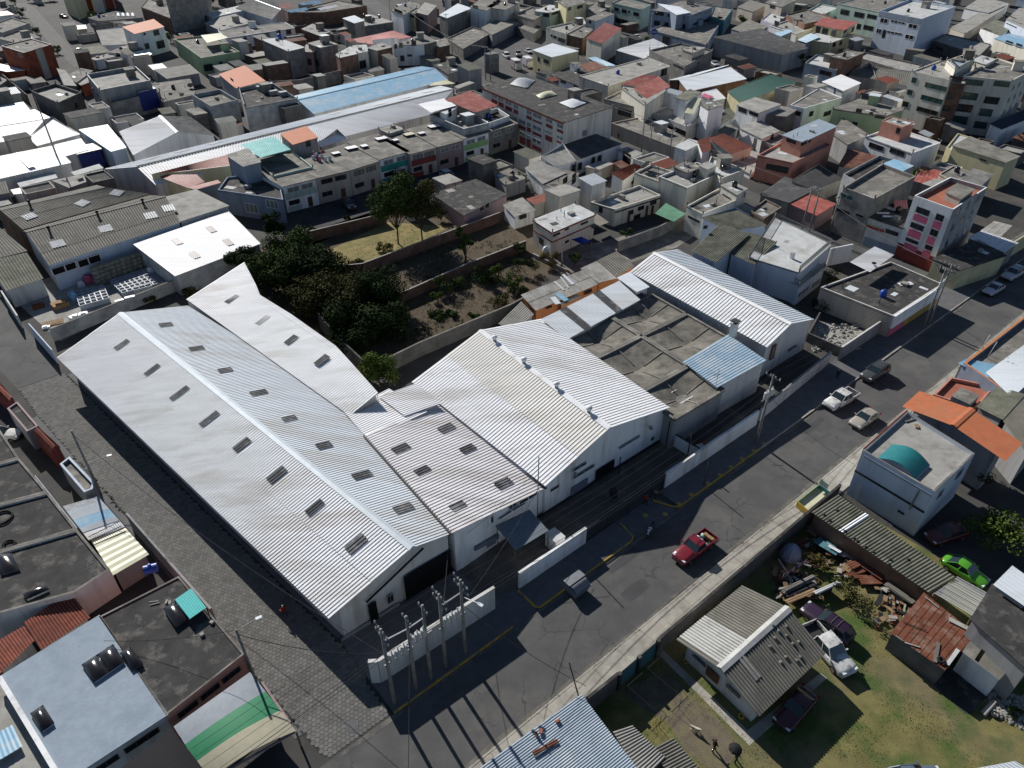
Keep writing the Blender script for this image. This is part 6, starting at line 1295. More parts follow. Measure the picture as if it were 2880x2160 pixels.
# ---------------------------------------------------------------- the town beyond, row by row
def zz(t,z):return HZ(t,*z) if isinstance(z,tuple) else z
def F(lab,t,z,c,wall,roof='slab',par=0.,W=(),base=False,**k):
    z=zz(t,z);P=[V3(p.x,p.y,z) for p in R(t,0,*c)] if base else R(t,z,*c)
    b=flat(lab,P,wall,roof,par,**k)
    for w in W:
        e,rects=w[0],w[1];b.win(e,t,rects,*(w[2:]))
    if roof.startswith('slab') and len(c)==8:clutter(b,z-par,roof,wall,lab)
    return b
_cr=random.Random(77)
def clutter(b,z,roof,wall,lab):
    P=offset_poly(b.P,.7);w=(P[1]-P[0]).length;l=(P[2]-P[1]).length
    if w<2 or l<2:return
    at_=lambda s_,r_:P[0].lerp(P[1],s_).lerp(P[3].lerp(P[2],s_),r_);rz=math.atan2((P[1]-P[0]).y,(P[1]-P[0]).x);R_=_cr.random;U_=_cr.uniform
    for k in range(_cr.randint(1,4)):
        p=at_(R_(),R_());part('roof_patch',MB().box((p.x,p.y,z - .02),U_(.6,min(w,4)*.6),U_(.5,min(l,3)*.6),.035+.004*k,rz),_cr.choice(['slab','slab_pale','slab_dark','slab_white','roof_galv','roof_fibre']),b.root)
    for k in range(_cr.randint(0,3)):p=at_(R_(),R_());part('vent_pipe',MB().tube([V3(p.x,p.y,z),V3(p.x,p.y,z+U_(.5,1.3))],.06,5),'iron',b.root)
    if R_()<.5:
        p=at_(U_(.2,.8),U_(.2,.8));part('low_block',MB().box((p.x,p.y,z),U_(.5,1.2),U_(.5,1.2),U_(.3,.8),rz),_cr.choice(['w_block','w_grey','w_brick','slab_pale']),b.root)
    if R_()<.4 and w>5 and l>4:
        p=at_(U_(.3,.8),U_(.65,.9));part('stair_room',MB().box((p.x,p.y,z),2.2,2.2,2.1,rz),_cr.choice([wall,'w_block','w_brick']),b.root);part('stair_roof',MB().box((p.x,p.y,z+2.1),2.6,2.6,.1,rz),_cr.choice(['slab_pale','roof_galv','roof_fibre']),b.root)
    if R_()<.5:
        for q in b.P:part('rebar_stub',MB().box((q.x,q.y,b.P[0].z - .05),.22,.22,U_(.4,.9)),'slab',b.root)
    if R_()<.3:p=at_(U_(.2,.8),U_(.2,.8));tank(V3(p.x,p.y,z),.5,1.1,_cr.choice(['plastic_dark','plastic_blue','plastic_dark']),'small water tank on the '+' '.join(lab.split()[:11]))
    a,d,l_,n=b.edge(0)
    if l_>3 and b.P[0].z>3 and R_()<.7:b.band(0,b.P[0].z - .32,b.P[0].z - .2,'slab','string_course',0,1,.07)
def Sh(lab,t,z,c,wall,roof,pitch=.35,amp=.05,prof='rib', **k):   # c: low edge two corners, then high edge
    z0,z1=z if isinstance(z,tuple) else (z,z);return shed(lab,R(t,z0,*c[:4])+R(t,z1,*c[4:]),wall,roof,pitch,amp,prof,**k)
DK=('glass','frame_dark');WH=('glass','frame_white');CU=('curtain','frame_white')
# -- upper left
b=F('red brick house with white-rimmed flat roof near the upper street','00',(490,640,440,385),[10,395,205,455,443,382,270,332],'w_redbrick','slab',.3,[(0,[(155,455,200,500)],*WH)],cap='w_white')
b.band(1,0,b.P[0].z+.1,'w_beige','chimney_breast',.38,.62,.25)
F('red brick annex with grey metal roof at the left edge','00',3.4,[-120,575,60,618,207,604,0,552],'w_redbrick','roof_galv');F('house with pale parapet at the upper left edge','00',5.5,[-150,240,20,280,255,198,100,150],'w_beige','slab',.4)
Sh('small pink roof at the top left edge','00',5.8,[-60,145,125,125,60,92,-80,110],'w_white','roof_pink_metal');F('brown slab house above the red brick house','00',4.2,[-20,330,120,365,350,322,190,262],'w_cream','slab')
F('pale house at the top left corner','00',5,[-150,60,-20,110,90,60,-40,10],'w_grey','slab_pale',.3)
F('white two-storey house with flat orange roof','00',(1460,440,1415,232),[1060,232,1165,292,1415,232,1325,165],'w_white','roof_tile_orange',0,[(1,[(1320,265,1380,300),(1345,360,1430,408),(1245,378,1295,418),(1235,285,1260,302)],*DK)])
Sh('pale rendered sloping roof left of the orange-roofed white house','00',(2.6,4.4),[885,392,1190,378,1075,232,830,262],'w_white','slab_pale',2.,.01)
F('tall windowless grey block house','00',12,[1505,285,1770,235,1850,140,1590,180],'w_block','slab',0,base=True);F('brick house below the tall grey block house','00',5.2,[1250,178,1500,283,1560,190,1310,100],'w_brick','slab',.3,base=True)
F('narrow yellow house at the top edge','00',8.5,[590,122,690,172,780,130,680,80],'w_yellow','slab',base=True);b=F('red brick block with white ribs at the top edge','00',8.5,[760,97,1030,72,1000,-10,740,10],'w_redbrick','slab',base=True)
for s_ in (.28,.56,.86):b.band(0,0,8.5,'w_beige','rib',s_,s_+.05,.2)
F('dark low roof carrying four white vaulted rooflights','00',3,[760,152,850,182,1235,152,1000,95],'w_grey','slab_dark')
for k in range(4):dome(R('00',3.1,1008+42*k,140,1040+42*k,142,1040+42*k,122,1008+42*k,120),3.0,['white vaulted rooflight on the dark low roof, first from left','white vaulted rooflight on the dark low roof, second from left','white vaulted rooflight on the dark low roof, third from left','white vaulted rooflight on the dark low roof, rightmost'][k],'plastic_white',.7,curb='w_white')
Sh('white carport roof beside the upper street','00',2.6,[600,262,752,246,740,214,568,225],'w_beige','roof_bright');Sh('mossy brown fibre roof by the upper street','00',(3,3.4),[750,470,965,452,880,390,712,412],'w_grey','roof_fibre_mossy')
F('pale house with olive slab roof in the upper left','00',3.5,[930,452,1060,465,1245,428,1150,370],'w_white','slab',0,[(0,[(1000,455,1045,495)],*DK)]);F('small blue-white wash house with debris on its roof','00',2.9,[782,505,830,520,990,487,960,456],'w_bluewhite','slab_pale');F('brick hut with silver roof behind the grey parapet house','00',3.,[1145,470,1220,527,1310,465,1245,430],'w_brick','roof_galv')
b=F('grey flat-roofed house with white-topped parapet','00',7.4,[748,640,862,777,1302,692,1168,568],'w_grey','slab_pale',1.0,[(0,[(795,755,815,790),(835,800,855,840)],*DK)],cap='w_white')
b=F('lower block storey with a dark blue shutter','00',4.8,[905,832,960,890,1380,790,1300,700],'w_block','slab',.5);b.win(1,'00',[(1190,800,1390,925)],'w_blue',name='door')
Sh('light blue awning sheet above the dark blue shutter','00',5.0,[1165,795,1350,765,1320,745,1160,785],'w_block','roof_skyblue',walls=False)
Sh('grey corrugated roof right of the white-topped parapet','00',(3.2,3.8),[1440,682,1725,632,1640,555,1330,602],'w_grey','roof_fibre_pale',.4,.06,'sine');F('olive slab roof with a satellite dish in the upper left','00',3.4,[1320,722,1410,880,1690,815,1640,680],'w_grey','slab')
p=at('00',1650,765,3.4);dish(p,.8,'grey dish on the olive slab roof, upper one');p=at('00',1578,845,3.4);dish(p,.6,'grey dish on the olive slab roof, lower one')
F('orange-red plastered house below the pale slab','00',3.2,[655,705,700,735,805,695,760,640],'w_redbrick','slab_pale');F('worn slab roof house left of the white-topped parapet','00',3.6,[575,655,660,712,800,610,700,590],'w_beige','slab');F('grey concrete lean house above the dark block house','00',4.2,[490,590,560,735,655,740,560,610],'w_grey','slab_pale')
F('dark block house with rooftop yard in the upper left','00',5.4,[265,782,500,887,705,795,480,720],'w_darkblock','slab_pale',.8,[(1,[(640,890,675,930)],*DK)]);pw('long dark block wall at the far left edge',[at('00',-40,640),at('00',260,900)],2.6,.25,'w_darkblock')
Sh('patched galvanised roof at the left edge','00',2.8,[-60,1005,258,948,200,880,-100,930],'w_grey','roof_galv');Sh('rust-streaked galvanised roof at the left edge','00',3.,[-50,1095,442,1018,300,945,-100,1015],'w_grey','roof_galv',.5)
Sh('white ribbed roof at the left edge, upper one','00',(3.6,4.),[-100,1245,245,1192,392,1032,-100,1112],'w_white_dirty','roof_bright',.45,.07);Sh('white ribbed hip roof beside the tall thin pole','00',(3.6,4.),[320,1262,694,1160,452,1018,245,1190],'w_white_dirty','roof_bright',.45,.07)
b=Sh('large white ribbed roof with a grey skylight strip at the left edge','00',(4,4.4),[-120,1572,618,1405,470,1255,-120,1372],'w_white_dirty','roof_bright',.5,.06);q=R('00',4.35,250,1455,305,1440,185,1318,130,1330);part('skylight_strip',MB().corr(*[p+V3(0,0,.15) for p in q],.3,.04),'skylight_pale',b.root)
Sh('white roof wing right of the tall thin pole','00',4.,[560,1352,775,1292,700,1195,470,1250],'w_white_dirty','roof_bright',.45,.06);Sh('cream plastic canopy over machinery in the left workshop','00',3.9,[660,1335,880,1285,830,1232,635,1270],'w_blue','roof_yellowish');F('white long roof slab at the left workshops','00',3.,[150,1572,180,1612,490,1535,460,1488],'w_white_dirty','slab_white');F('white narrow roof slab beside the workshop canopy','00',3.2,[620,1487,650,1512,885,1450,850,1420],'w_white_dirty','slab_white')
F('grey slab strip above the fibre workshop roof','00',3.4,[460,1560,600,1620,930,1500,880,1470],'w_grey','slab_pale');Sh('white roof patch at the far left workshops','00',3.3,[120,1680,420,1640,330,1590,90,1640],'w_white_dirty','roof_bright')
Sh('bluish metal roof with a white front wall in the workshop row','00',(4.4,5),[960,1310,1095,1275,930,1075,680,1120],'w_bluewhite','roof_galv',.4)
gable('rust-edged white gabled workshop',at('00',1030,1137,4),at('00',1150,1342,4),at('00',1383,1000,5),at('00',1532,1142,5),at('00',1650,1010,4),at('00',1858,1170,4),'w_white','roof_white','roof_fibre_pale',.4,.06,name='workshop',cat='workshop')
F('white block house with raised blank walls','00',(1885,1150,1820,917),[1655,815,1820,917,2055,860,1900,770],'w_whiteblock','slab',.9,capw=.25);b=F('white block house carrying four roof units','01',6.6,[-95,930,358,848,120,700,-150,760],'w_whiteblock','slab_dark',.9)
for k,(x,y) in enumerate([(40,760),(110,740),(150,800),(235,810)]):p=at('01',x,y,6.2);boxthing('roof_unit',(p.x,p.y,5.7),2.,1.3,1.,RAD(35),'w_grey',['leftmost pale roof unit on the white block house','rear pale roof unit on the white block house','middle pale roof unit on the white block house','rightmost pale roof unit on the white block house'][k],'roof unit','slab_white')
# green house, white row, orange roof block
F('light green house with laundry on its roof terrace','00',(1760,665,1740,500),[1510,335,1740,500,2070,445,1830,300],'w_green','slab',.5,[(1,[(1755,560,1845,605),(1890,535,1930,580)],*DK)])
Sh('cream canopy over the green house terrace','00',7.6,[1790,370,1970,325,1900,285,1735,305],'w_grey','roof_yellowish',walls=False)
F('small house with orange flat roof and block walls','00',5.,[1895,640,2040,760,2290,700,2110,565],'w_whiteblock','roof_tile_orange',0,[(0,[(1990,665,2020,710)],*DK)])
F('white two-storey terrace with blue tank in the upper left','01',(345,340,335,240),[-260,330,335,240,255,190,-330,262],'w_white','slab',.2,[(0,[(70,287,120,322),(175,262,215,297),(258,258,312,322),(-110,320,-70,390),(10,425,50,465)],*DK)])
gable('grey gabled hall at the upper left with skylights',at('01',-180,70,3.6),at('01',140,168,3.6),at('01',-30,-10,4.8),at('01',215,82,4.8),at('01',90,-40,3.6),at('01',272,102,3.6),'w_white','roof_fibre_pale',None,.4)
F('greenhouse strip roof at the top left','00',3.,[1770,200,1900,260,2180,195,1990,100],'w_grey','slab_pale');F('white long roof at the top edge beside dark trees','00',3.4,[1760,120,1830,150,2150,80,2060,50],'w_white','slab_white')
# block and brick row above the blue roof
b=F('grey block tower house with blue tank on its white roof','01',(320,680,280,440),[50,342,280,442,420,408,190,325],'w_block','slab_white');p=at('01',205,335,b.P[0].z);tank(p,.7,1.5,'plastic_blue','blue tank on the grey block tower house')
F('second grey block tower with mauve side','01',(572,640,555,412),[450,372,555,412,702,380,585,338],'w_block','slab_pale',0,[(0,[(495,505,545,580),(490,410,520,450)],*DK)]);F('mauve recess house between the block towers','01',6.,[400,445,490,450,560,400,440,380],'w_mauve','slab_pale',0,[(0,[(440,505,485,565)],*DK)])
F('brick tower with white L-shaped roof','01',(890,680,880,462),[690,470,722,498,880,462,815,400],'w_brick','slab_white');F('cream recess house with dark windows beside the brick tower','01',7.,[868,462,968,440,950,385,830,395],'w_cream','slab_white',0,[(0,[(890,528,955,585),(905,640,950,665)],*DK)])
b=F('cream and brick tower house in the middle row','01',(1060,640,1045,437),[962,412,1045,437,1177,405,1095,370],'w_brick','slab_pale');b.band(0,0,b.P[0].z - .15,'w_cream','render',0,1,.06)
b=F('white apartment house with dark window rows above the blue roof','01',(1465,560,1452,382),[1185,392,1452,382,1560,356,1440,290],'w_white','slab',0,[(0,[(1235,370,1270,412),(1195,380,1220,420),(1245,480,1285,528),(1305,470,1350,488),(1340,350,1385,395),(1300,358,1325,378),(1200,485,1225,535)],*DK)]);b.band(1,0,b.P[0].z - .15,'w_brick','brick_side',0,1,.06)
F('low brick house at the side street corner','01',4.6,[1555,412,1672,386,1640,330,1540,350],'w_brick','slab');F('dark red flat roof house behind the cream tower','01',3.6,[780,350,1000,382,1340,320,1180,266],'w_white','roof_red_metal');Sh('pink metal canopy behind the cream tower','01',5.6,[1000,345,1232,322,1150,290,1008,310],'w_white','roof_pink_metal',walls=True)
F('grey block house with tanks on the roof by the side street','01',(1185,268,1180,188),[690,262,862,237,1182,188,1000,128],'w_block','slab_pale');F('brick house with silver roof patch beside the block house','01',4.6,[395,250,540,305,640,275,490,205],'w_brick','slab_pale');Sh('bright sheet roof leaning on the block house','01',6.3,[850,202,940,178,850,132,745,158],'w_block','roof_galv')
for k,(x,y,r_) in enumerate([(1015,185,.7),(935,150,.5),(1068,160,.45)]):p=at('01',x,y,5.5);tank(p,r_,1.3,'slab' if k==0 else 'plastic_dark',['grey concrete tank on the block house roof','black tank left of the concrete tank','black tank right of the concrete tank'][k])
F('long brick house with sheet canopies at the top','01',(590,222,585,105),[270,105,585,105,957,48,700,0],'w_brick','slab',.3)
for k,(c_,m) in enumerate([((270,95,300,110,455,88,430,62),'roof_skyblue'),((360,32,400,45,580,30,540,0),'roof_skyblue'),((525,72,560,88,722,55,690,42),'roof_bright'),((190,48,230,75,330,50,280,30),'roof_pink_metal')]):Sh(['light blue canopy on the long brick house, nearest','light blue canopy on the long brick house, farthest','white canopy on the long brick house','salmon canopy on the long brick house'][k],'01',6.6,list(c_),'w_brick',m,walls=False,name='roof_canopy',cat='canopy')
pw('long grey block wall behind the blue roof',[at('01',100,820),at('01',400,800),at('01',880,680)],3.6,.25,'w_block')
gable('light blue metal hall roof in the middle distance',at('01',500,985,3.8),at('01',1660,692,3.8),at('01',360,862,5),at('01',1545,590,5),at('01',330,828,4.4),at('01',1430,572,4.4),'w_white','roof_skyblue',None,.5,.06,cap='roof_skyblue',name='hall',cat='hall')
Sh('mossy yellow plastic roof at the end of the blue hall','01',4.,[1500,742,1722,722,1640,690,1510,720],'w_grey','roof_yellowish');F('dark low roof with white curb by the side street','01',3.,[1540,560,1660,640,1790,600,1700,520],'w_grey','slab_dark');F('small grey garage with a blue gate','01',3.,[1720,745,1730,770,1910,705,1880,690],'w_grey','slab_pale')
LW=gable('very long ribbed warehouse roof with far skylights',at('01',-867,1600,4),at('01',1520,988,4),at('01',-1032,1440,5.6),at('01',1708,770,5.6),at('01',-1312,1462,4.3),at('01',1590,742,4.3),'w_white_dirty','roof_white','roof_galv',.6,.1,cap='roof_fibre')
q=(at('01',-1312,1462,4.3),at('01',1590,742,4.3),at('01',1708,770,5.6),at('01',-1032,1440,5.6))
for (x,y) in [(1480,795),(1285,848),(1065,902),(680,982),(-350,1240),(-640,1310),(-900,1372)]:patch(LW,q,'01',x,y,3.2,1.6,'roof_bright',lift=.14)
# coloured terrace row
ZT=HZ('01',1790,1405,1790,1200)
row=[((230,1610),(515,1540),'w_mint','terrace house with pale green upper front, leftmost of the row'),((520,1538),(808,1470),'w_beige','beige terrace house with dark windows, second of the row'),((812,1469),(1058,1392),'w_beige','beige terrace house beside the teal one'),((1062,1378),(1325,1306),'w_teal','teal-fronted terrace house in the row'),((1330,1330),(1558,1272),'w_maroon','maroon terrace house with salmon frames'),((1562,1271),(1785,1212),'w_mauve','mauve terrace house in the row'),((1790,1200),(2008,1140),'w_lime','lime green terrace house with white terrace above'),((2012,1140),(2260,1065),'w_block','unpainted block house ending the terrace row')]
TR=[]
for k,(a,c,m,lab) in enumerate(row):
    dx,dy=(-275,-150);b=flat(lab,R('01',ZT,*a,*c,c[0]+dx,c[1]+dy,a[0]+dx,a[1]+dy),['w_white','w_beige','w_beige','w_white','w_beige','w_mauve','w_white','w_block'][k],'slab',0,'terrace_house','house',group='row of terrace houses');TR.append(b)
    if k<7:b.band(0,ZT*.48,ZT*.71,m,'front_panel',.03,.97,.08);b.band(0,.05,ZT*.2,m,'lower_panel',.04,.45,.06)
    b.grid(0,2,[ZT*.80],2.4,1.0,['curtain','glass','curtain','curtain','curtain','curtain','curtain','curtain'][k],'frame_dark' if k in (1,2,4) else 'frame_white',2);b.grid(0,1,[ZT*.33],2.2,.9,'glass','frame_dark',2,.05,.45);b.grid(0,1,[ZT*.2],.95,1.9,'door_brown',s0=.5,s1=.95,name='door')
for k,(x,y,w,l) in enumerate([(825,1278,2.4,1.6),(935,1262,1.4,1.4),(1082,1198,2.4,1.6),(1205,1212,1.2,1.2),(1322,1162,2.2,1.6),(1430,1152,1.5,1.2),(1535,1092,2.4,1.8),(690,1325,1.6,1.2)]):p=at('01',x,y,ZT+.3);boxthing('roof_hatch',(p.x,p.y,ZT - .05),w,l,.45,RAD(35),'slab_dark','white roof hatch on the terrace row, number ' .replace(', number ','')+[' beside the laundry end',' next to the corrugated hatch',' above the teal house',' small, above the teal house',' cream, above the maroon house',' small, above the maroon house',' with twin domes near the terrace',' patched, beside the laundry'][k],'roof hatch','roof_yellowish' if k in (4,) else 'roof_bright')
rnd=random.Random(4);cl=emp('laundry_heap','colourful laundry drying on the terrace row roof','laundry',at('01',570,1345,ZT))
for k in range(16):p=at('01',rnd.uniform(480,650),rnd.uniform(1320,1380),ZT+.5);part('garment',MB().box((p.x,p.y,ZT),rnd.uniform(.3,.7),.12,rnd.uniform(.5,1.1),rnd.random()*3),['plastic_white','w_pink','cloth_navy','w_mint','plastic_blue'][k % 5],cl)
F('rooftop terrace with white walls at the row end','01',ZT+1.6,[1500,985,1795,1112,2012,1060,1760,920],'w_whiteblock','slab_pale',1.2,cap='w_white');F('rooftop terrace right of the lime house','01',ZT+1.2,[1905,985,2010,1062,2192,1000,2085,930],'w_white','slab_dark',.9)
Sh('white canopy on thin posts over the rooftop terrace','01',ZT+3.2,[1510,972,1732,912,1622,850,1400,900],'w_white','roof_bright',walls=False,name='roof_canopy',cat='canopy');F('small white rooftop room under the canopy','01',ZT+2.9,[1590,960,1640,985,1735,925,1660,900],'w_white','slab_white',0,[(1,[(1660,950,1690,1000)],'black_void','frame_dark',1,'door')])
Sh('faded red metal roof over the end terrace','01',(ZT+2.8,ZT+3.4),[1890,972,2088,912,1850,785,1632,860],'w_beige','roof_red_metal',walls=True,inset=1.4)
Sh('turquoise plastic canopy above the terrace row','01',ZT+2.4,[40,1362,302,1292,150,1178,-140,1250],'w_white','roof_turq',walls=False,name='roof_canopy',cat='canopy');F('rooftop room with orange ribbed roof','01',ZT+2.2,[215,1157,320,1247,527,1187,430,1090],'w_grey','roof_tile_orange',0,[(1,[(425,1215,475,1260)],*DK)]);F('rooftop terrace under the turquoise canopy','01',ZT+.4,[-60,1340,150,1520,490,1440,300,1290],'w_mint','slab',.5)
Sh('white ribbed sheet leaning behind the terrace roofs','01',(ZT - .6,ZT+.3),[560,1272,800,1197,705,1148,530,1225],'w_grey','roof_bright');F('pale rooftop water-room on the terrace row','01',ZT+.7,[1060,1112,1150,1152,1275,1112,1190,1078],'w_beige','slab_pale')
Sh('grey ribbed canopy over the blue rooftop room','00',ZT+2.6,[2100,1440,2260,1400,2140,1278,1950,1340],'w_greyblue','roof_fibre_pale',.5,.07)
Sh('red tile-pattern roof at the left end of the row','00',(ZT - .4,ZT+.3),[1330,1508,2025,1425,1962,1338,1322,1502],'w_yellow','roof_red_metal',.5,.05);Sh('red roof slope facing the yard at the row end','00',(ZT-1.,ZT - .4),[1625,1622,1770,1572,1700,1508,1330,1510],'w_yellow','roof_red_metal',.5,.05);Sh('faded red porch roof with pale green strip','00',ZT - .8,[1690,1640,1912,1578,1880,1555,1625,1618],'w_grey','roof_red_metal')
F('grey-blue balcony house at the left end of the row','11',ZT - .6,[-330,-20,235,65,180,-180,-250,-130],'w_greyblue','slab_dark',.4,[(0,[(-100,90,30,190),(80,60,200,150)],'curtain','frame_white',3)])
# red and white block
T3=lambda a:tuple(v for i in range(0,len(a),2) for v in (a[i]*.5-61.4,a[i+1]*.5+798.8))
RW=F('three-storey white block with red panels under its windows','02',9.2,[-257,757,448,1058,870,922,110,640],'w_white_dirty','slab_dark',0,name='apartment_block',cat='apartment block');RW.band(0,8.75,9.1,'w_maroon','fascia',0,1,.22)
for g in [(10,110,125,240,340),(155,190,230,300,385),(375,290,465,405,485),(485,340,640,480,560),(710,430,825,550,640),(900,520,1010,640,720),(155,405,215,505,605),(240,440,360,570,665),(385,500,450,610,700),(480,545,635,690,785),(700,650,820,735,870),(895,735,1005,835,910),(255,660,360,760,915),(380,730,445,800,965),(475,770,630,920,1040),(-230,0,-130,120,210),(-110,55,-20,170,270),(-230,240,-130,350,450),(-110,290,-20,410,510)]:
    RW.win(0,'02',[T3(g[:4])],'curtain','frame_white',2);a_=T3((g[0],g[3]-(g[3]-g[1])*.25+12,g[2],g[4]));RW.win(0,'02',[a_],'w_maroon',name='door')
RW.win(1,'02',[T3((1340,665,1410,740))],'curtain','frame_grey',2)
dome(R('02',9.2,-20,735,130,770,200,700,50,680),9.2,'bubbled clear rooflight on the red-panelled block','skylight_pale',.9);dome(R('02',9.2,205,830,245,860,388,825,340,790),9.2,'mottled yellow vault on the red-panelled block','roof_yellowish',.6,curb='slab');dome(R('02',9.2,405,895,520,945,642,895,540,852),9.2,'white peaked rooflight on the red-panelled block','plastic_white',.5)
Sh('white cottage with black sheet roof slope','02',(3.3,4.4),[560,1388,958,1242,725,1157,440,1247],'w_white','roof_fibre_dark',1.,.02,name='cottage',cat='house').win(0,'02',[(520,1425,545,1475),(572,1412,600,1462),(690,1362,715,1412),(745,1347,770,1397)],*DK);Sh('grey fibre hip of the white cottage','02',(3.3,4.4),[370,1440,558,1388,438,1249,245,1352],'w_white','roof_fibre_pale',.9,.03)
F('white gate porch beside the cottage','02',2.8,[920,1292,1030,1368,1122,1322,1000,1270],'w_white','slab_pale',0,[(0,[(955,1400,1030,1340)],'black_void','frame_dark',1,'door')])
Sh('white cottage with grey patched fibre roof','02',(2.9,3.6),[265,1590,478,1492,232,1380,108,1452],'w_white','roof_fibre_pale',.5,.05,name='cottage',cat='house').win(0,'02',[(435,1545,475,1575)],*DK);F('small white wing of the patched cottage','02',2.7,[270,1590,400,1640,575,1500,470,1470],'w_white','slab',0,[(1,[(440,1545,475,1575),(520,1510,550,1570)],*DK)]);F('small grey-walled hut in the cottage yard','02',2.6,[640,1440,750,1463,874,1412,760,1392],'w_beige','slab_pale')
Sh('red pan-tile roof beside the cream terrace','02',(3,3.8),[960,1562,1128,1440,1060,1412,850,1497],'w_white','roof_tile',.3,.07,'sine');F('flat dark-roofed house with mauve walls by the garden','11',3.1,[1525,15,1797,200,2165,20,1900,-110],'w_mauve','slab_dark',0,[(1,[(1935,165,1965,115),(1985,140,2010,90)],*DK)]);F('grey flat-roofed hut beside the young tree','01',2.8,[2065,1508,2160,1595,2330,1540,2200,1450],'w_grey','slab')
pw('white garden wall along the cottage yard',[at('02',345,1670),at('02',760,1560)],1.8,.2,'w_cream')
# cream houses
b=F('cream two-storey house with white maroon-rimmed roof','12',(345,560,350,345),[185,240,350,345,716,190,545,100],'w_cream','slab_white',0,[(1,[(352,390,415,345),(592,290,655,245),(457,335,490,308),(457,445,490,410)],*DK),(0,[(235,440,275,415)],*DK)]);b.band(0,b.P[0].z - .3,b.P[0].z - .02,'w_maroon','eaves_band',0,1,.2);b.band(1,b.P[0].z - .3,b.P[0].z - .02,'w_maroon','eaves_band',0,1,.2);b.band(1,2.6,2.8,'w_maroon','floor_band',0,1,.1);b.band(0,2.6,2.8,'w_maroon','floor_band',0,1,.1)
b=F('cream long house with laundry terrace on top','12',(890,300,890,150),[680,85,890,150,1285,25,1100,-60],'w_cream','slab_pale',.5,[(1,[(1000,203,1050,150),(1085,165,1142,112),(1190,118,1248,68),(1045,283,1105,225)],*DK),(1,[(985,345,1015,260),(1140,285,1170,190),(1190,255,1220,175)],'door_brown','frame_dark',1,'door'),(0,[(750,175,785,130)],*DK)]);b.band(1,b.P[0].z - .65,b.P[0].z - .5,'iron','cornice',0,1,.25)
Sh('grey fibre carport roof between the cream houses','12',2.7,[690,320,838,262,720,180,640,215],'w_grey','roof_fibre',.3,walls=False,name='carport',cat='carport');Sh('green ribbed canopy in the cream house yard','12',2.7,[1400,257,1500,190,1330,95,1235,185],'w_grey',mat('roof_mint',(.16,.33,.22),.5,0,.2,1.),.3,walls=False,name='carport',cat='carport')
Sh('grey fibre-roofed hut at the garden end','12',(2.6,3.),[20,215,207,155,90,45,-80,110],'w_white','roof_fibre_pale',.5,.04).win(0,'12',[(65,240,125,185)],*DK);Sh('red tile porch beside the garden hut','12',2.7,[190,110,400,45,350,-10,120,60],'w_cream','roof_tile',.3,.06,'sine')
F('cream upper house with stepped white terraces','02',6.,[1270,1522,1515,1622,1802,1492,1600,1400],'w_cream','slab_pale',.5,cap='w_white');F('grey-white roof house right of the stepped terraces','02',6.4,[1690,1420,1800,1545,2015,1462,1720,1345],'w_cream','slab_white',.5);F('small stair tower on the cream upper house','02',7.4,[1620,1430,1690,1460,1765,1430,1690,1395],'w_cream','slab_pale');F('dark upper wing of the cream house','02',6.8,[1400,1445,1520,1490,1640,1440,1510,1390],'w_grey','slab');F('cream terrace room beside the satellite dishes','02',5.2,[1060,1490,1270,1565,1420,1490,1200,1420],'w_cream','slab',.4)
for k,(x,y) in enumerate([(1160,1450),(1140,1470)]):dish(at('02',x,y,5.2),.8,['pale dish on the cream terrace room, rear one','pale dish on the cream terrace room, front one'][k])
F('ochre-walled house with laundry deck','12',4.8,[1510,118,1650,188,2010,40,1800,-40],'w_cream','slab',.4,[(0,[(1525,200,1620,270)],*DK)]);F('pale square block above the laundry deck','12',6.,[1810,-60,1945,20,2030,-30,1900,-90],'w_cream','slab_pale',0,[(0,[(1820,20,1890,60)],*DK)]);F('pale low garage slab behind the grey terraced house','12',3.4,[1945,130,2060,190,2125,165,2010,105],'w_white','slab_pale')
# grey-blue terraced house
Sh('grey fibre roof of the grey-blue terraced house','12',(5,5.9),[1880,340,2215,292,1925,135,1632,222],'w_bluewhite','roof_fibre_mossy',.35,.06,'sine',name='house',cat='house').win(0,'12',[(1650,320,1690,285)],*DK);b=Sh('mossy striped fibre roof of the terraced house','12',(5,5.9),[1553,513,1765,613,2060,365,1790,272],'w_bluewhite','roof_fibre_mossy',.35,.07,'sine',name='house',cat='house');Sh('lower mossy fibre roof over the terraced house patio','12',(4.8,5.7),[1880,532,2097,632,2290,432,2040,345],'w_bluewhite','roof_fibre_mossy',.35,.07,'sine',name='house',cat='house')
def rail(b,i,z,lab=None):
    a,d,l,n=b.edge(i);p=V3(a.x,a.y,z)-n*.1;r_=MB();r_.bar(p+V3(0,0,.9),p+d*l+V3(0,0,.9),.06);k=0
    while k<l:r_.bar(p+d*k,p+d*k+V3(0,0,.9),.035,.035,V3(1,0,0));k+=.18
    o=part('railing',r_,'iron_grey',b.root);o['kind']='stuff'
b=F('grey-blue rear terrace with iron railing','13',5.2,[-160,560,270,690,545,450,60,220],'w_bluewhite','slab_white',.0);rail(b,2,5.2);rail(b,3,5.2);rail(b,1,5.2)
b=F('grey-blue front bay terrace with big corner windows','13',(225,980,268,815),[70,690,268,817,492,645,300,550],'w_bluewhite','slab_white',0,[(1,[(245,925,360,800),(368,845,455,735)],'curtain','frame_white',3),(0,[(10,850,60,780)],*DK)]);rail(b,0,b.P[0].z);rail(b,1,b.P[0].z);p=at('13',205,575,5.2);boxthing('roof_vent',(p.x,p.y,5.1),.5,.5,1.,.6,'w_white','small white chimney block on the grey-blue terrace','vent','slab_pale')
pw('white plastered wall behind the grey-blue terrace',[at('13',500,640),at('13',690,600)],3.2,.2,'w_white')
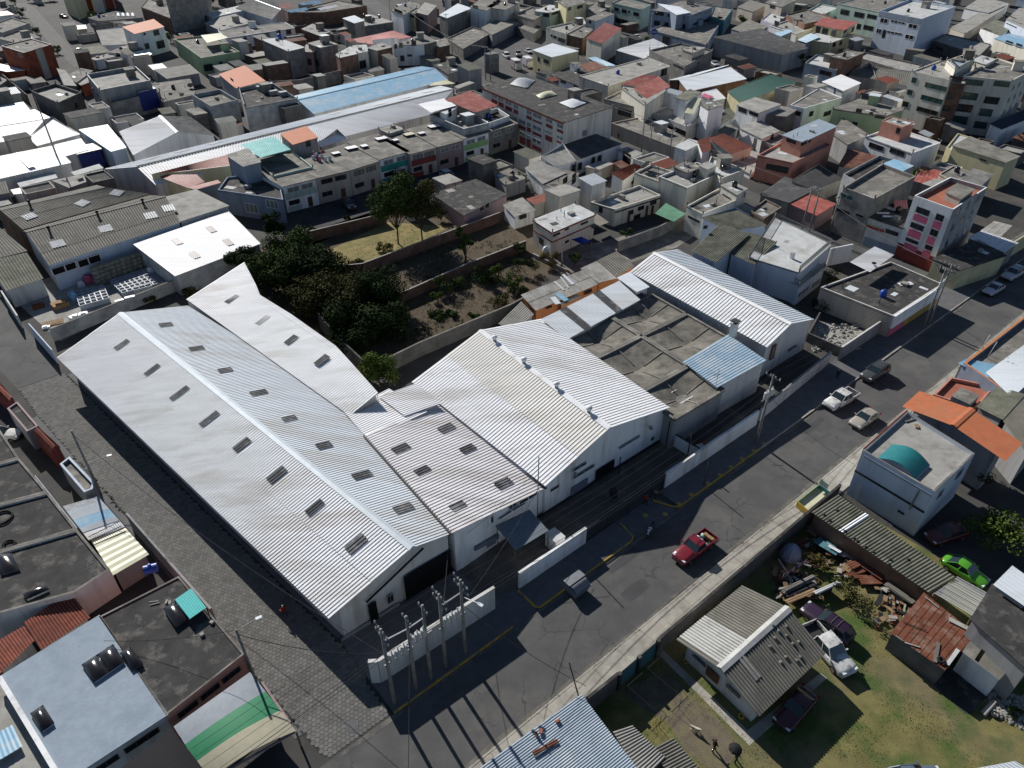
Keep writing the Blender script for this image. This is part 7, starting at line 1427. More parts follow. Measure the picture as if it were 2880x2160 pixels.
b=F('derelict flat roof with debris beside the road','13',3.6,[455,820,1085,1070,1512,795,1060,600],'w_beige','slab_dark',.3,cap='w_white_dirty');b.band(1,1.6,3.62,'w_white','white_parapet',0,1,.3);b.band(1,.1,1.6,'paint_yellow','yellow_painted_front',.3,1.,.12);b.band(1,.1,1.6,'w_pink','mural',.0,.3,.12)
Sh('white ribbed canopy on the derelict roof','13',(5.2,5.6),[882,692,1088,545,920,472,708,605],'w_grey','roof_bright',.4,.06,walls=False,name='roof_canopy',cat='canopy');single('tyre',torus(MB(),at('13',915,620,5.5),.25,.1),'rubber','black tyre on the white ribbed canopy','tyre');p=at('13',1190,790,3.4);single('white_sheet',MB().box((p.x,p.y,3.32),2.2,.9,.06,.2),'plastic_white','white board lying on the derelict roof','board')
pw('grey plastered lot wall below the derelict roof',[at('13',430,1110),at('13',330,1290),at('13',620,1420)],1.4,.2,'w_darkblock');pw('painted lot wall along the far pavement',[at('13',600,1460),at('13',1080,1130)],2.2,.2,'w_grey',cap='w_white_dirty')
sheet('rubble_lot',R('13',0,440,1110,900,1210,600,1410,330,1290),.01,'slab_pale');rb=MB();rnd=random.Random(6)
for _ in range(160):p=at('13',rnd.uniform(380,800),rnd.uniform(1150,1380));s_=rnd.uniform(.08,.3);rb.lathe((p.x,p.y,0),[(s_,0),(s_*1.1,s_*.5),(s_*.4,s_)],5)
g_=struct('lot_rubble',rb,'slab_pale',kind='stuff');g_['label']='rubble and sand heap in the walled lot';g_['category']='rubble'
shrub(at('13',550,820),3.,1.6,'creeper hanging over the derelict wall','leaf_olive',700,.24,91);shrub(at('13',440,1030),2.2,1.5,'dark bush in the walled lot corner','leaf_dark',600,.24,92)
# across the side street
T1=lambda a:tuple(v for i in range(0,len(a),2) for v in (a[i]*.5555+983,a[i+1]*.5555-184))
PK=F('four-storey white house with pink window panels','13',(1397,690,1602,150),[1266,30,1602,150,1894,-40,1575,-130],'w_whiteblock','terracotta',.7,cap='w_white',name='apartment_house',cat='apartment house');PK.band(0,2.6,PK.P[0].z - .1,'w_white','white_render',0,1,.03);PK.band(0,0,2.6,'w_maroon','ground_floor',0,1,.05)
for g in [(555,550,725,715),(465,790,640,950),(385,1030,560,1160),(860,660,945,800),(775,895,855,1035),(690,1140,775,1255)]:PK.win(0,'13',[T1(g)],'glass','frame_dark',2,out=.04)
for g in [(515,660,690,840),(430,895,585,1080),(360,1110,525,1300),(815,770,905,925),(725,1010,800,1165),(650,1220,735,1370)]:PK.win(0,'13',[T1(g)],'w_pink',name='door',out=.03)
F('grey slab rooftop room of the pink-panelled house','13',PK.P[0].z+.6,[1540,0,1665,55,1780,-25,1640,-75],'w_beige','slab',.0);PK.grid(1,3,[4,7,9.6],1.,1.4,'glass','frame_grey',1)
F('tall unfinished grey block house across the side street','13',8.4,[545,345,800,455,1150,240,880,120],'w_block','slab',.6,[(0,[(630,0,730,80)],'glass_green','frame_grey',2),(0,[(600,130,700,205),(765,182,820,225)],*DK)],base=True)
b=F('low shop house with red banner on its front','13',5.2,[800,452,1105,560,1280,420,980,330],'w_white_dirty','slab_dark',0,[(0,[(1020,315,1120,385)],*DK)],base=True);b.win(0,'13',[(845,270,1000,350)],'cloth_red',name='door');b.band(0,.1,1.6,'w_greyblue','shop_front',.05,.95,.08)
a_,d_,l_,n_=b.edge(0)
def textobj(txt,root,p,n,size,m,name='lettering'):
    cu=bpy.data.curves.new('t','FONT');cu.body=txt;cu.size=size;cu.align_x='CENTER';cu.align_y='CENTER';cu.extrude=.01;o=bpy.data.objects.new('t',cu);col.objects.link(o);dg=bpy.context.evaluated_depsgraph_get();me=bpy.data.meshes.new_from_object(o.evaluated_get(dg));bpy.data.objects.remove(o)
    th=math.atan2(-n.x,n.y);e=bpy.data.objects.new(name,me);col.objects.link(e);me.materials.append(M(m));e.parent=root;e.location=p+n*.1-OFF[root.name];e.rotation_euler=(RAD(90),0,math.atan2(n.y,n.x)+RAD(90));OFF[e.name]=OFF[root.name];return e
p=on_plane('13',920,308,a_,n_);textobj('CANGREJOS',b.root,p+V3(0,0,.25),n_,.75,'roof_yellowish');textobj('DE LA MANABA',b.root,p-V3(0,0,.5),n_,.5,'roof_yellowish')
p=at('13',1145,115,5.6);single('pink_blanket',MB().corr(p+V3(-1.2,-.6,-.4),p+V3(1.2,-.6,-.4),p+V3(1.3,.8,.6),p+V3(-1.,.8,.6),.5,.06,'sine'),'roof_pink_metal','pink blanket drying on the shop roof','blanket')
for k,(x,y) in enumerate([(990,180),(1040,210)]):a1,a2=at('13',x-50,y,5.4),at('13',x+55,y+5,5.4);single('pipe',MB().tube([a1,a2],.18,8),'plastic_white',['white pipe on the shop roof, rear one','white pipe on the shop roof, front one'][k],'pipe')
F('dark flat roof house at the road corner','13',3.6,[1430,578,1660,672,2052,545,1820,412],'w_yellow','slab_dark',0,[(0,[(1480,690,1560,640)],*DK)]);Sh('white ribbed roof behind the dark corner roof','13',3.6,[1720,395,2042,522,2165,440,1850,330],'w_grey','roof_bright',.4,.06);Sh('pale sheet roof with rubble behind the corner roof','13',3.6,[1840,330,2010,392,2115,290,1955,250],'w_grey','slab_pale',1.2,.02);pw('ochre road wall right of the dark corner roof',[at('13',1830,720),at('13',2212,480),at('13',2420,370)],3.,.25,'w_yellow')

# -- upper middle
FL = [  # label, tile, z, corners, wall, roof, parapet, windows
 ('olive rounded house with pale metal roof by the parking lot','02',6.6,[182,432,345,492,572,440,350,375],'w_yellow','roof_galv',0,[(0,[(222,490,240,535),(272,505,318,558),(270,615,312,655),(225,590,240,640)])]),
 ('white low house with dark roof beside the olive house','02',3.4,[330,645,580,740,660,620,520,575],'w_white','slab_dark',0,[(0,[(345,655,400,705),(420,680,465,730),(535,725,570,765)])]),
 ('red-brick fronted house with large stained slab roof','02',6.2,[578,655,832,742,1367,570,1172,495],'w_cream','slab_pale',.2,[(1,[(1290,600,1335,645)])]),
 ('L-shaped white house with brick side','02',5.6,[295,237,470,292,640,205,620,165],'w_cream','slab_pale',.5,[(0,[(335,295,350,320),(360,305,385,335),(400,320,460,375)])]),
 ('brick infill house between white and red-tiled houses','02',5.2,[470,295,610,330,700,250,560,220],'w_brick','slab',0,[]),
 ('small white rooftop house with brick back','02',6.2,[640,160,720,180,885,120,800,100],'w_white','slab',0,[(0,[(665,175,685,205)])]),
 ('mint green row house at the top edge','02',7.6,[864,22,1118,80,1200,40,960,-20],'w_mint','slab',.4,[(0,[(885,60,920,100),(950,75,990,118),(1050,100,1095,145),(1005,90,1020,112),(895,150,1000,220),(1020,185,1085,245)])]),
 ('grey-blue corner building with dark windows','02',8.6,[1192,85,1540,132,1735,60,1450,0],'w_greyblue','slab',.2,[(0,[(1235,95,1310,140),(1345,120,1490,165),(1230,175,1275,225),(1320,190,1390,245),(1435,200,1495,260)]),(1,[(1580,140,1640,105),(1660,120,1715,90),(1565,225,1620,180),(1640,200,1690,160)])]),
 ('long low grey-blue shop building with round sign','02',4.2,[1190,255,1680,385,1800,190,1480,150],'w_greyblue','slab',.3,[(0,[(1295,390,1365,320)])]),
 ('teal house at the top edge','02',5.6,[1710,150,1835,175,1910,75,1750,50],'w_tealdark','slab',.3,[(0,[(1780,140,1820,160)])]),
 ('cream block house with arched canopy','02',6.2,[1188,430,1495,572,1735,432,1450,372],'w_block','slab',.5,[(0,[(1395,545,1480,605)]),(1,[(1600,555,1625,530)])]),
 ('roof room of the cream block house','02',8.,[1470,425,1560,455,1670,410,1560,400],'w_beige','slab_pale',0,[]),
 ('beige terrace house with recessed windows by the street','02',5.,[798,852,1150,945,1320,850,960,770],'w_beige','slab',.4,[(0,[(918,930,1030,1020),(1060,965,1130,1030)])]),
 ('small cream house under the red tile roof','02',7.2,[950,760,1150,905,1330,780,1120,680],'w_cream','slab_pale',0,[(0,[(1090,815,1128,850),(975,760,1005,782)])]),
 ('white house with lettering on its side wall','02',(1492,1230,1505,1092),[1185,957,1505,1092,1835,952,1480,872],'w_white_dirty','slab_pale',.5,[(0,[(1215,1020,1270,1090),(1295,1060,1390,1130),(1410,1095,1500,1180)])]),
 ('white rooftop stair house with plastic slide roof','02',7.6,[1410,840,1500,870,1640,800,1540,770],'w_white','roof_fibre_mossy',0,[]),
 ('grey-topped rooftop room right of the stair house','02',7.8,[1630,900,1700,945,1830,905,1710,860],'w_white','slab',0,[]),
 ('white two-storey house with silver striped roof','02',5.8,[1945,905,2125,975,2320,900,2100,840],'w_white','roof_fibre_pale',0,[(0,[(1960,920,2025,985),(2055,945,2125,1015)])]),
 ('low silver-roofed wing below the white house','02',3.6,[1975,1105,2160,1195,2310,1130,2130,1035],'w_white','roof_fibre_pale',0,[]),
 ('white low house with arched windows by the street','02',3.4,[1410,1265,1500,1300,1640,1230,1530,1200],'w_white','slab_white',0,[]),
 ('dark street-front house behind the pavement poles','02',3.2,[860,1060,1420,1275,1500,1190,1150,1000],'w_beige','slab',.3,[]),
 ('pale house at the top edge beside two-tone row','02',5.6,[20,120,190,170,340,80,170,60],'w_beige','slab',.4,[]),
 ('white and mint two-tone row house','02',6.6,[195,95,330,110,470,65,330,40],'w_mint','slab_white',0,[(0,[(270,110,320,150),(215,195,245,240)]),(1,[(340,135,400,90),(410,120,465,80)])]),
 ('yellow-cream apartment at the top edge','02',9.,[400,15,470,65,640,20,560,-40],'w_yellow','slab',0,[(1,[(480,95,510,60),(560,80,610,40)])]),
 ('low yard house at the top left of the parking lot','02',3.,[0,210,190,290,260,230,60,160],'w_block','slab',.3,[]),
 # upper right
 ('salmon house with blue-grey roof on top','03',8.,[130,1167,300,1227,592,1090,440,1030],'w_salmon','slab_blue',0,[(0,[(165,1190,240,1250)]),(1,[(280,1265,340,1205),(345,1235,375,1195)])]),
 ('salmon terrace below with brick side','03',5.2,[-90,1340,215,1405,548,1252,290,1130],'w_salmon','slab_pale',.4,[(0,[(-10,1410,70,1480),(75,1425,170,1505)])]),
 ('unfinished block house with blue sheet roof','03',6.4,[650,1502,800,1592,1262,1432,960,1340],'w_whiteblock','slab_dark',.6,[]),
 ('white house with penthouse and big dark windows','03',5.6,[845,1177,1250,1322,1492,1232,1080,1090],'w_white','slab_white',.4,[(0,[(880,1225,990,1312),(1060,1272,1172,1358)])]),
 ('salmon penthouse with pale roof','03',8.4,[985,1042,1165,1098,1267,1055,1070,1003],'w_salmon','slab_pale',.15,[(0,[(1100,1150,1150,1110)])]),
 ('olive green apartment house in the upper right','03',6.4,[562,937,1010,1002,1172,945,800,852],'w_green','slab',0,[(0,[(765,935,805,985),(880,965,905,990),(730,1050,770,1085),(930,985,1005,1030)])]),
 ('white house with barred windows below grey slab roof','03',5.4,[193,905,310,935,642,842,440,760],'w_white','slab',.2,[(0,[(240,955,280,1005)]),(1,[(350,1010,395,955),(475,1010,548,950)])]),
 ('angular grey slab roof house','03',4.6,[552,1152,690,1245,872,1165,650,1020],'w_grey','slab',0,[]),
 ('mint apartment house left of the tall white block','03',9.,[600,27,960,100,1200,10,870,-40],'w_mint','slab',.3,[(0,[(632,75,695,135),(752,98,825,160),(862,118,935,170),(830,212,905,270),(765,200,795,255)])]),
 ('yellow house with dark red striped roof','03',7.,[403,212,655,262,775,190,480,150],'w_yellow','roof_red_metal',0,[(0,[(420,225,445,290),(475,240,510,315),(550,275,575,325)]),(1,[(650,290,680,250),(715,285,750,225)])]),
 ('yellow-green lower house with white balcony','03',4.8,[250,330,540,372,740,300,480,250],'w_yellow','slab_white',.3,[(0,[(555,400,590,370)]),(1,[(555,410,590,360),(610,395,645,345),(695,370,740,315)])]),
 ('white parapet house with small glazed hut','03',4.8,[18,222,245,290,400,235,170,175],'w_white','slab_pale',.4,[]),
 ('brick roof-deck house at the top right','03',6.4,[160,125,320,205,570,150,330,80],'w_brick','slab',.4,[]),
 ('grey house with round window and railing','03',5.2,[320,540,590,605,680,520,420,470],'w_greyblue','slab_white',.4,[(0,[(450,600,545,665)])]),
 ('grey and brick stair tower in the upper right','03',8.,[548,490,680,515,832,452,690,440],'w_brick','slab',0,[]),
 ('long derelict slab between two block walls','03',3.,[770,490,1250,640,1330,560,840,450],'w_darkblock','slab_pale',.4,[]),
 ('cream house with pale roof in the lower far right','03',5.8,[1600,1257,2055,1402,2172,1350,1750,1180],'w_yellow','roof_fibre',0,[(0,[(1830,1365,1885,1400)])]),
 ('small cream roof house beside the big apartment block','03',4.6,[1540,1275,1620,1310,1800,1200,1640,1150],'w_yellow','slab_white',.3,[]),
 ('grey slab house below the cream house','03',4.4,[1480,1500,1640,1590,1800,1500,1600,1430],'w_beige','slab',.2,[]),
 ('pale grey house at the top right corner','03',6.5,[2060,170,2260,260,2420,150,2180,60],'w_bluewhite','slab_pale',0,[(0,[(2060,130,2150,160),(2060,200,2150,240)])]),
 ('white tower house at the top right edge','03',10.,[2075,215,2230,240,2330,150,2160,120],'w_bluewhite','slab',0,[(0,[(2090,45,2185,85),(2055,120,2150,165)])],True),
 ('low pale house with tile roof at the far right','03',4.,[1840,240,2000,300,2140,220,1960,170],'w_white','roof_fibre_mossy',0,[(0,[(1865,240,1930,275)])]),
 ('dark yard house with junk on its roof','03',3.4,[1440,350,1830,480,1930,380,1540,290],'w_darkblock','slab_pale',.3,[(0,[(1450,395,1510,440)])]),
 ('white-walled house with light blue roof at the right edge','03',4.6,[1960,330,2260,430,2340,340,2080,290],'w_cream','roof_skyblue',0,[(0,[(2060,345,2110,395),(2150,370,2190,420)])]),
 ('grey roofs at the top right edge','03',4.,[1700,70,1900,110,2080,30,1850,-30],'w_white','roof_fibre_pale',0,[]),
 ('long pale wall house at the top right','03',3.6,[1580,240,1700,290,2060,60,1980,30],'w_beige','slab_pale',0,[]),
 ('small mauve house at the top of the right tile','03',5.,[-60,170,60,215,180,120,40,90],'w_lilac','slab_white',.3,[(0,[(60,175,90,230),(110,155,130,190)])]),
 ('grey apartment at the top beside the mauve house','03',8.,[-20,20,120,60,240,0,100,-40],'w_beige','slab',0,[(0,[(20,40,60,80)])]),
 ('block house at the top edge with white tank','03',6.,[330,95,480,125,620,60,450,30],'w_mint','slab_white',.5,[]),
 # top filler rows seen in the photo
 ('grey gabled house by the top side street','01',7.,[1585,130,1650,155,1860,70,1745,30],'w_block','roof_galv',0,[]),
 ('white house front at the top of the side street','01',7.,[1170,90,1270,130,1390,60,1290,20],'w_white','slab',0,[(0,[(1195,70,1265,125)])]),
 ('yellowish house front at the top of the side street','01',6.6,[1265,85,1375,120,1420,40,1320,10],'w_yellow','slab',0,[(0,[(1300,110,1370,160)])]),
 ('pink-gabled house at the top of the side street','01',6.6,[1380,105,1480,130,1560,50,1460,20],'w_mauve','slab_pale',0,[(0,[(1400,140,1450,180)])]),
 ('white apartment house at the top middle','01',8.,[1850,60,1990,90,2130,10,1980,-40],'w_white','slab',0,[(0,[(1870,40,1920,80)])]),
 ('cream apartment house at the top middle','01',8.,[1995,60,2150,85,2280,20,2130,-30],'w_cream','slab',0,[(0,[(2050,10,2095,45)])]),
 ('dark courtyard house above the parking lot','01',4.,[1950,240,2040,300,2260,190,2120,150],'w_grey','roof_fibre',0,[]),
 ('block yard house beside the side street','01',3.4,[1650,330,1790,420,2040,280,1870,230],'w_block','slab',.4,[]),
 ('grey house with courtyard at the very top','02',6.,[640,90,740,120,860,50,740,20],'w_grey','slab',0,[]),
 ('dark roofed shop behind the round sign','02',5.,[1900,250,2060,300,2212,230,2050,170],'w_greyblue','roof_fibre',0,[]),
 ('pale far house at the top right of the middle tile','02',5.,[1950,60,2080,100,2200,40,2060,0],'w_beige','roof_fibre',0,[]),
 ('small grey house beside the street wall','02',3.,[1780,1130,1860,1180,1950,1110,1870,1070],'w_grey','roof_fibre_mossy',0,[]),
 ('pale courtyard slab right of the red tile hip','02',1.2,[1870,1400,2060,1500,2230,1380,2080,1300],'w_white','slab_pale',0,[]),
 ('low block yard behind the salmon house','03',3.,[-120,1190,60,1260,180,1160,10,1090],'w_block','slab',.5,[]),
 ('fibre-roofed house below the salmon terrace','13',3.2,[-60,20,180,90,430,-40,150,-130],'w_beige','roof_fibre_dark',0,[]),
 ('red-roofed street house below the salmon terrace','13',3.,[120,70,420,200,580,100,330,10],'w_mauve','roof_red_metal',0,[]),
 ('brown brick house at the left of the side street','12',4.,[2060,160,2180,230,2330,130,2190,60],'w_brick','slab',.3,[]),
 ('brick house with dark window at the far left row','00',3.,[-150,700,-40,760,60,690,-60,640],'w_grey','slab',0,[]),
]
for f_ in FL:
    b=F(*f_[:7],W=[(e,r_,'glass','frame_dark') for e,r_ in f_[7]],base=len(f_)>8)
SL=[('red tile gable on the cream two-storey house','02',(6.4,7.6),[640,332,778,380,950,245,800,193],'w_cream','roof_red_metal',.35,.06,'sine'),('bright white metal roof behind the red tile gable','02',(4,4.6),[890,432,1142,507,1345,395,1222,333],'w_grey','roof_bright',.5,.05,'rib'),('faded red tile roof on the small cream house, front slope','02',(7.2,8.2),[1165,852,1370,745,1255,650,1050,765],'w_cream','roof_red_metal',.4,.06,'sine'),('faded red tile roof on the small cream house, rear slope','02',(7.6,8.3),[930,727,1060,745,1255,655,1130,648],'w_cream','roof_red_metal',.4,.06,'sine'),('clear plastic canopy beside the faded red roof','02',7.,[1310,790,1450,830,1475,790,1330,755],'w_white','skylight_pale',.5,.04,'rib'),('yellow plastic slide roof on the lettered house','02',(5.8,7.2),[1490,975,1560,985,1640,850,1570,840],'w_white','roof_yellowish',.4,.04,'rib'),
 ('red tile hip roof by the courtyard','02',(3.2,4.6),[1890,1335,2085,1270,1830,1152,1700,1195],'w_cream','roof_tile',.35,.07,'sine'),('red tile side roof by the courtyard','02',(3.2,4.4),[1640,1320,1720,1300,1720,1180,1600,1215],'w_white','roof_tile',.35,.07,'sine'),('dark green metal roof with yellow wall','02',(4.4,5.2),[1972,885,2460,715,2230,635,1858,790],'w_yellow','roof_green_metal',.5,.05,'rib'),('long dark metal roof over the open shed','02',(5.4,6.),[2340,475,2560,415,2150,245,1740,320],'w_grey','roof_fibre_dark',.5,.05,'rib'),('silver ribbed roof on the grey-blue corner building','02',(8.9,9.6),[1420,130,1545,108,1440,55,1255,30],'w_greyblue','roof_galv',.4,.05,'rib'),
 ('white gabled roof with the eco sign','03',(4.2,4.8),[650,787,807,717,630,643,463,706],'w_white','roof_white',.7,.04,'rib'),('mossy fibre roof behind the eco sign house','03',(3.6,4.4),[690,652,955,692,880,570,735,602],'w_grey','roof_fibre',.5,.05,'sine'),('grey fibre roof below the derelict slab','03',(3.6,4.6),[960,692,1205,742,1255,622,890,575],'w_white','roof_fibre',.5,.05,'sine'),('silver patched roof of the green wall row','03',4.6,[-20,990,160,1010,255,950,-60,870],'w_block','roof_fibre_pale',.5,.06,'sine'),('striped metal roof at the far right','03',4.4,[1850,1602,1952,1507,1770,1455,1655,1552],'w_grey','roof_fibre_pale',.5,.08,'rib'),('light blue sheet roof on the unfinished block house','03',6.8,[1100,1512,1262,1432,1090,1373,948,1432],'w_whiteblock','roof_skyblue',.6,.03,'rib'),('salmon sheet roof on the unfinished block house','03',6.6,[945,1600,1002,1565,850,1520,798,1550],'w_whiteblock','roof_tile_orange',.5,.03,'rib'),('white patched sheets on the unfinished block house','03',6.7,[990,1560,1100,1510,960,1455,850,1510],'w_whiteblock','roof_bright',.5,.03,'rib'),
 ('dark fibre roof below the salmon house','03',(3,3.8),[390,1650,655,1545,430,1420,195,1560],'w_beige','roof_fibre_dark',.5,.05,'sine'),('brown fibre roof left of the unfinished block house','03',(3.4,4),[600,1440,730,1455,950,1350,690,1285],'w_grey','roof_rust',.5,.06,'sine'),('dark red flat roof beside the unfinished block house','03',3.,[1240,1560,1480,1620,1500,1480,1330,1430],'w_grey','roof_red_metal',.8,.02,'rib'),('navy awning beside the big apartment block','03',(4.4,5.),[2020,1120,2290,1010,2230,930,1910,1070],'w_white','cloth_navy',1.5,.02,'rib'),('grey metal hall roof in the upper middle','02',(4.,5.),[1520,792,2028,682,1880,568,1440,690],'w_brick','roof_galv',.45,.06,'rib'),('far slope of the grey metal hall','02',(4.2,5.),[1352,692,1870,560,1880,568,1440,690],'w_brick','roof_galv',.45,.06,'rib'),('light sheet roof over market stalls','02',3.4,[1620,800,1700,880,1850,850,1760,760],'w_white','roof_bright',.5,.03,'rib'),('blue sheet strip roof in the upper middle','02',4.,[790,575,895,565,720,490,655,500],'w_grey','roof_skyblue',.5,.03,'rib'),('rust-brown flat roof in the upper middle','02',4.,[650,620,840,580,720,525,580,560],'w_grey','roof_rust',.8,.02,'rib'),('pink tarpaulin over the market stalls','02',3.8,[1630,830,1700,855,1745,835,1660,805],'w_white','w_pink',.6,.04,'sine'),('yellowish fibre roof beside the lettered house','02',(2.6,3.4),[1790,1090,1950,1000,1880,930,1800,960],'w_white','roof_fibre_mossy',.5,.05,'sine'),('blue-white awnings on posts in the upper right','03',5.6,[100,320,215,270,180,255,40,290],'w_grey','roof_skyblue',.5,.03,'rib'),('grey metal roof over the upper right yard','03',5.,[330,370,450,320,370,285,250,345],'w_grey','roof_blue',.5,.03,'rib')]
for s_ in SL:Sh(*s_)
# lettering on the white side wall, eco sign, oval sign
eb=[o for o in col.objects if o.get('label')=='white gabled roof with the eco sign'][0];a_,c_=at('03',470,735,3.6),at('03',650,810,3.6);n_=V3((c_-a_).y,-(c_-a_).x,0).normalized();p=(a_*.65+c_*.35);mb=MB();mb.bar(a_+n_*.2,a_.lerp(c_,.65)+n_*.2,.1,1.5);part('sign_board',mb,'cloth_navy',eb);textobj('eco',eb,p+n_*.2+V3(0,0,.05),n_,1.5,'roof_skyblue')
p=at('02',1225,275,5.);s_=emp('oval_sign','blue oval sign with white script on a post','sign',V3(p.x,p.y,0));mb=MB();mb.v=[p+V3(1.5*math.cos(a*math.pi/12),0,.9*math.sin(a*math.pi/12)) for a in range(24)];mb.f=[tuple(range(24))];mb.uv=[None];mb.v+=[q+V3(0,.15,0) for q in mb.v[:24]];mb.f+=[(i,24+i,24+(i+1) % 24,(i+1) % 24) for i in range(24)];mb.uv+=[None]*24;part('panel',mb,'plastic_blue',s_);part('post',MB().tube([V3(p.x,p.y+.2,0),V3(p.x,p.y+.2,4.3)],.08,6),'iron',s_);textobj('Cadel',s_,p,V3(0,-1,0),1.1,'plastic_white')
wb=[o for o in col.objects if o.get('label')=='white house with lettering on its side wall'][0];a_,c_=at('02',1505,1120,4.4),at('02',1800,1000,4.4);n_=V3((c_-a_).y,-(c_-a_).x,0).normalized();textobj('Fotos · video',wb,on_plane('02',1625,1070,a_,n_)-n_*.02,n_,1.0,'cloth_navy')
# big cream apartment block
for k,(P,W_) in enumerate([([1245,612,1572,690,1770,560,1490,520],[(1365,708,1535,795),(1330,815,1500,905),(1292,915,1460,1005),(1250,665,1275,720),(1210,770,1240,825),(1170,870,1205,930)]),([1680,655,2110,697,2290,600,1985,500],[(1700,680,1850,745),(1650,790,1800,870),(1605,890,1755,975),(1560,990,1710,1080),(1960,695,2080,755),(1880,830,1985,905),(1840,935,1925,1010),(1790,1045,1880,1115)])]):
    z_=13.;b=F(['tall cream apartment block with green glass, left wing','tall cream apartment block with green glass, right wing'][k],'03',z_,P,'w_cream','slab_pale' if k==0 else 'slab',.3,name='apartment_block',cat='apartment block')
    for i,w in enumerate(W_):b.win(0,'03',[w],'glass_green' if i % 3 !=2 else 'glass','frame_dark',3)
    b.grid(1,3,[2.5,5.2,8,10.8],1.6,1.3,'glass_green','frame_white',2)
b=F('brick-panelled stair bay of the cream apartment block','03',12.2,[1560,705,1690,720,1760,640,1640,620],'w_brick','slab_pale',0,[(0,[(1575,650,1665,735),(1540,795,1610,860),(1500,905,1570,965)],'glass','frame_dark')]);F('roof room of the cream apartment block','03',14.6,[1545,520,1620,590,1790,500,1690,470],'w_cream','slab_blue',.2,[(0,[(1590,535,1670,590)],*DK)]);F('pale roof hatch block on the apartment roof','03',13.6,[1770,520,1880,555,1965,510,1850,480],'w_cream','slab_white')
shrub(at('03',1380,590,13),.8,.9,'roof garden plants on the apartment block','leaf_light',300,.2,95)
# tall white block
T2=lambda a:tuple(v for i in range(0,len(a),2) for v in (a[i]*.41666+798.8,a[i+1]*.41666))
b=F('tall blue-white block with blank side wall','03',(1265,495,1330,163),[965,92,1330,163,1622,55,1230,-10],'w_bluewhite','slab_white',.8,name='apartment_block',cat='apartment block')
b.band(0,b.P[0].z-1.6,b.P[0].z - .05,'w_greyblue','top_band',0,1,.1);b.win(0,'03',[T2(g) for g in [(425,365,555,495),(1010,480,1165,610),(345,585,420,705),(940,705,1090,835),(635,405,775,485),(790,440,920,510),(555,630,705,710),(715,660,855,735)]],'black_void','frame_white',2);b.win(0,'03',[T2((480,615,495,790))],'black_void',name='door')
# trees at the top
for k,(t,x,y,h,rx) in enumerate([('00',1800,60,6,5),('00',1950,30,6,5),('00',2090,20,6,4),('00',300,20,6,4),('00',430,10,6,4),('00',140,60,5,2.5),('00',195,150,4,2),('00',320,300,3,2),('00',795,190,4,2.2),('00',700,300,2.5,2.2),('00',1480,370,4,2),('00',500,470,3,1.6),('01',740,370,3,1.6),('02',30,260,4,3.5),('02',1480,395,2.5,3),('03',290,600,6,1.6),('02',2000,200,3,3),('03',1280,1600,4,2.6),('02',60,1610,3,2.2),('01',2020,1520,5.5,1.7),('02',845,1380,2,1.4),('02',1000,1395,2,1.6),('01',1330,240,3,1.5),('02',690,1500,1.6,1.2),('01',1250,1600,4,2.6),('01',1530,1640,2,1.8),('02',1180,360,2,2.),('12',1050,-50,2,1.)]):
    tree(at(t,x,y),h,rx,['far dark tree at the top edge, left of the white long roof','far dark tree at the top edge above the white long roof','far dark tree at the top edge right of the long roof','dark tree at the head of the upper street','second dark tree at the head of the upper street','tree beside the upper street at left','bush on the left verge of the upper street','hedge bush on the upper street verge','yellow-green tree beside the pale sloping roof','green shrubs behind the white carport','bush right of the white two-storey house','hedge beside the red brick house','small tree between the block towers','bushes above the parking lot','rooftop plants on the cream block house','conifer beside the grey round-window house','hedge by the dark roofed shop','bush beside the dark red flat roof','round bush beside the patched cottage','dark conifer beside the car park','clipped bush at the white cottage front','second clipped bush at the cottage porch','orange-brown bush on the side street','yellowish bush by the yard hut','leafy bush at the car park edge by the mauve house','low hedge at the car park end','garden hedge beside the white metal roof','plants by the stepped cream terrace'][k],['leaf_dark','leaf_mid','leaf_light'][k % 3] if k !=8 else 'leaf_light',int(420*rx),.5 if rx>3 else .36,200+k,9,.85,.12,low=.1,name='tree',cat='tree')
# vehicles in the upper town
carpx('suv','silver','01',1725,1560,1590,1475,'white people-carrier parked before the terrace row');carpx('suv','black','11',865,165,735,45,'dark off-road car parked at the left of the car park',rack=True)
for k,(kd,c_,t,a) in enumerate([('pickup','champagne','02',(60,490,50,435)),('sedan','white','02',(175,455,110,420)),('sedan','darkred','01',(2050,525,2010,485)),('suv','white','01',(2195,500,2140,460)),('sedan','white','02',(1125,340,1040,295)),('sedan','silver','02',(1775,560,1735,535)),('sedan','black','00',(700,460,670,410)),('sedan','darkred','00',(610,145,490,130))]):carpx(kd,c_,t,*a,['beige pickup in the far parking lot','white sedan in the far parking lot','dark red car in the far parking lot','white off-road car in the far parking lot','white car beside the cream red-roofed house','pale car behind the cream block house','black car parked on the upper street','red car beside the yellow house at the top'][k])
for k,(x,y) in enumerate([(35,600),(138,580)]):
    p=at('02',x,y);r_=lroot('box_truck',['dark-sided box truck in the far parking lot','mural-sided box truck in the far parking lot'][k],'truck',(p.x,p.y,0),RAD(-70));part('cargo_box',MB().box((-.6,0,.8),4.,2.1,2.1),['w_mauve','w_lilac'][k],r_);part('box_roof',MB().box((-.6,0,2.9),4.05,2.15,.08),'plastic_white',r_);part('cab',MB().hexa([V3(1.5,-.95,.5),V3(3.,-.95,.5),V3(3.,.95,.5),V3(1.5,.95,.5),V3(1.5,-.9,2.2),V3(2.5,-.9,2.2),V3(2.5,.9,2.2),V3(1.5,.9,2.2)]),'paint_white',r_)
    for xw in (2.3,-1.5):
        for sg in (1,-1):wheel(r_,xw,sg*.9,.4)

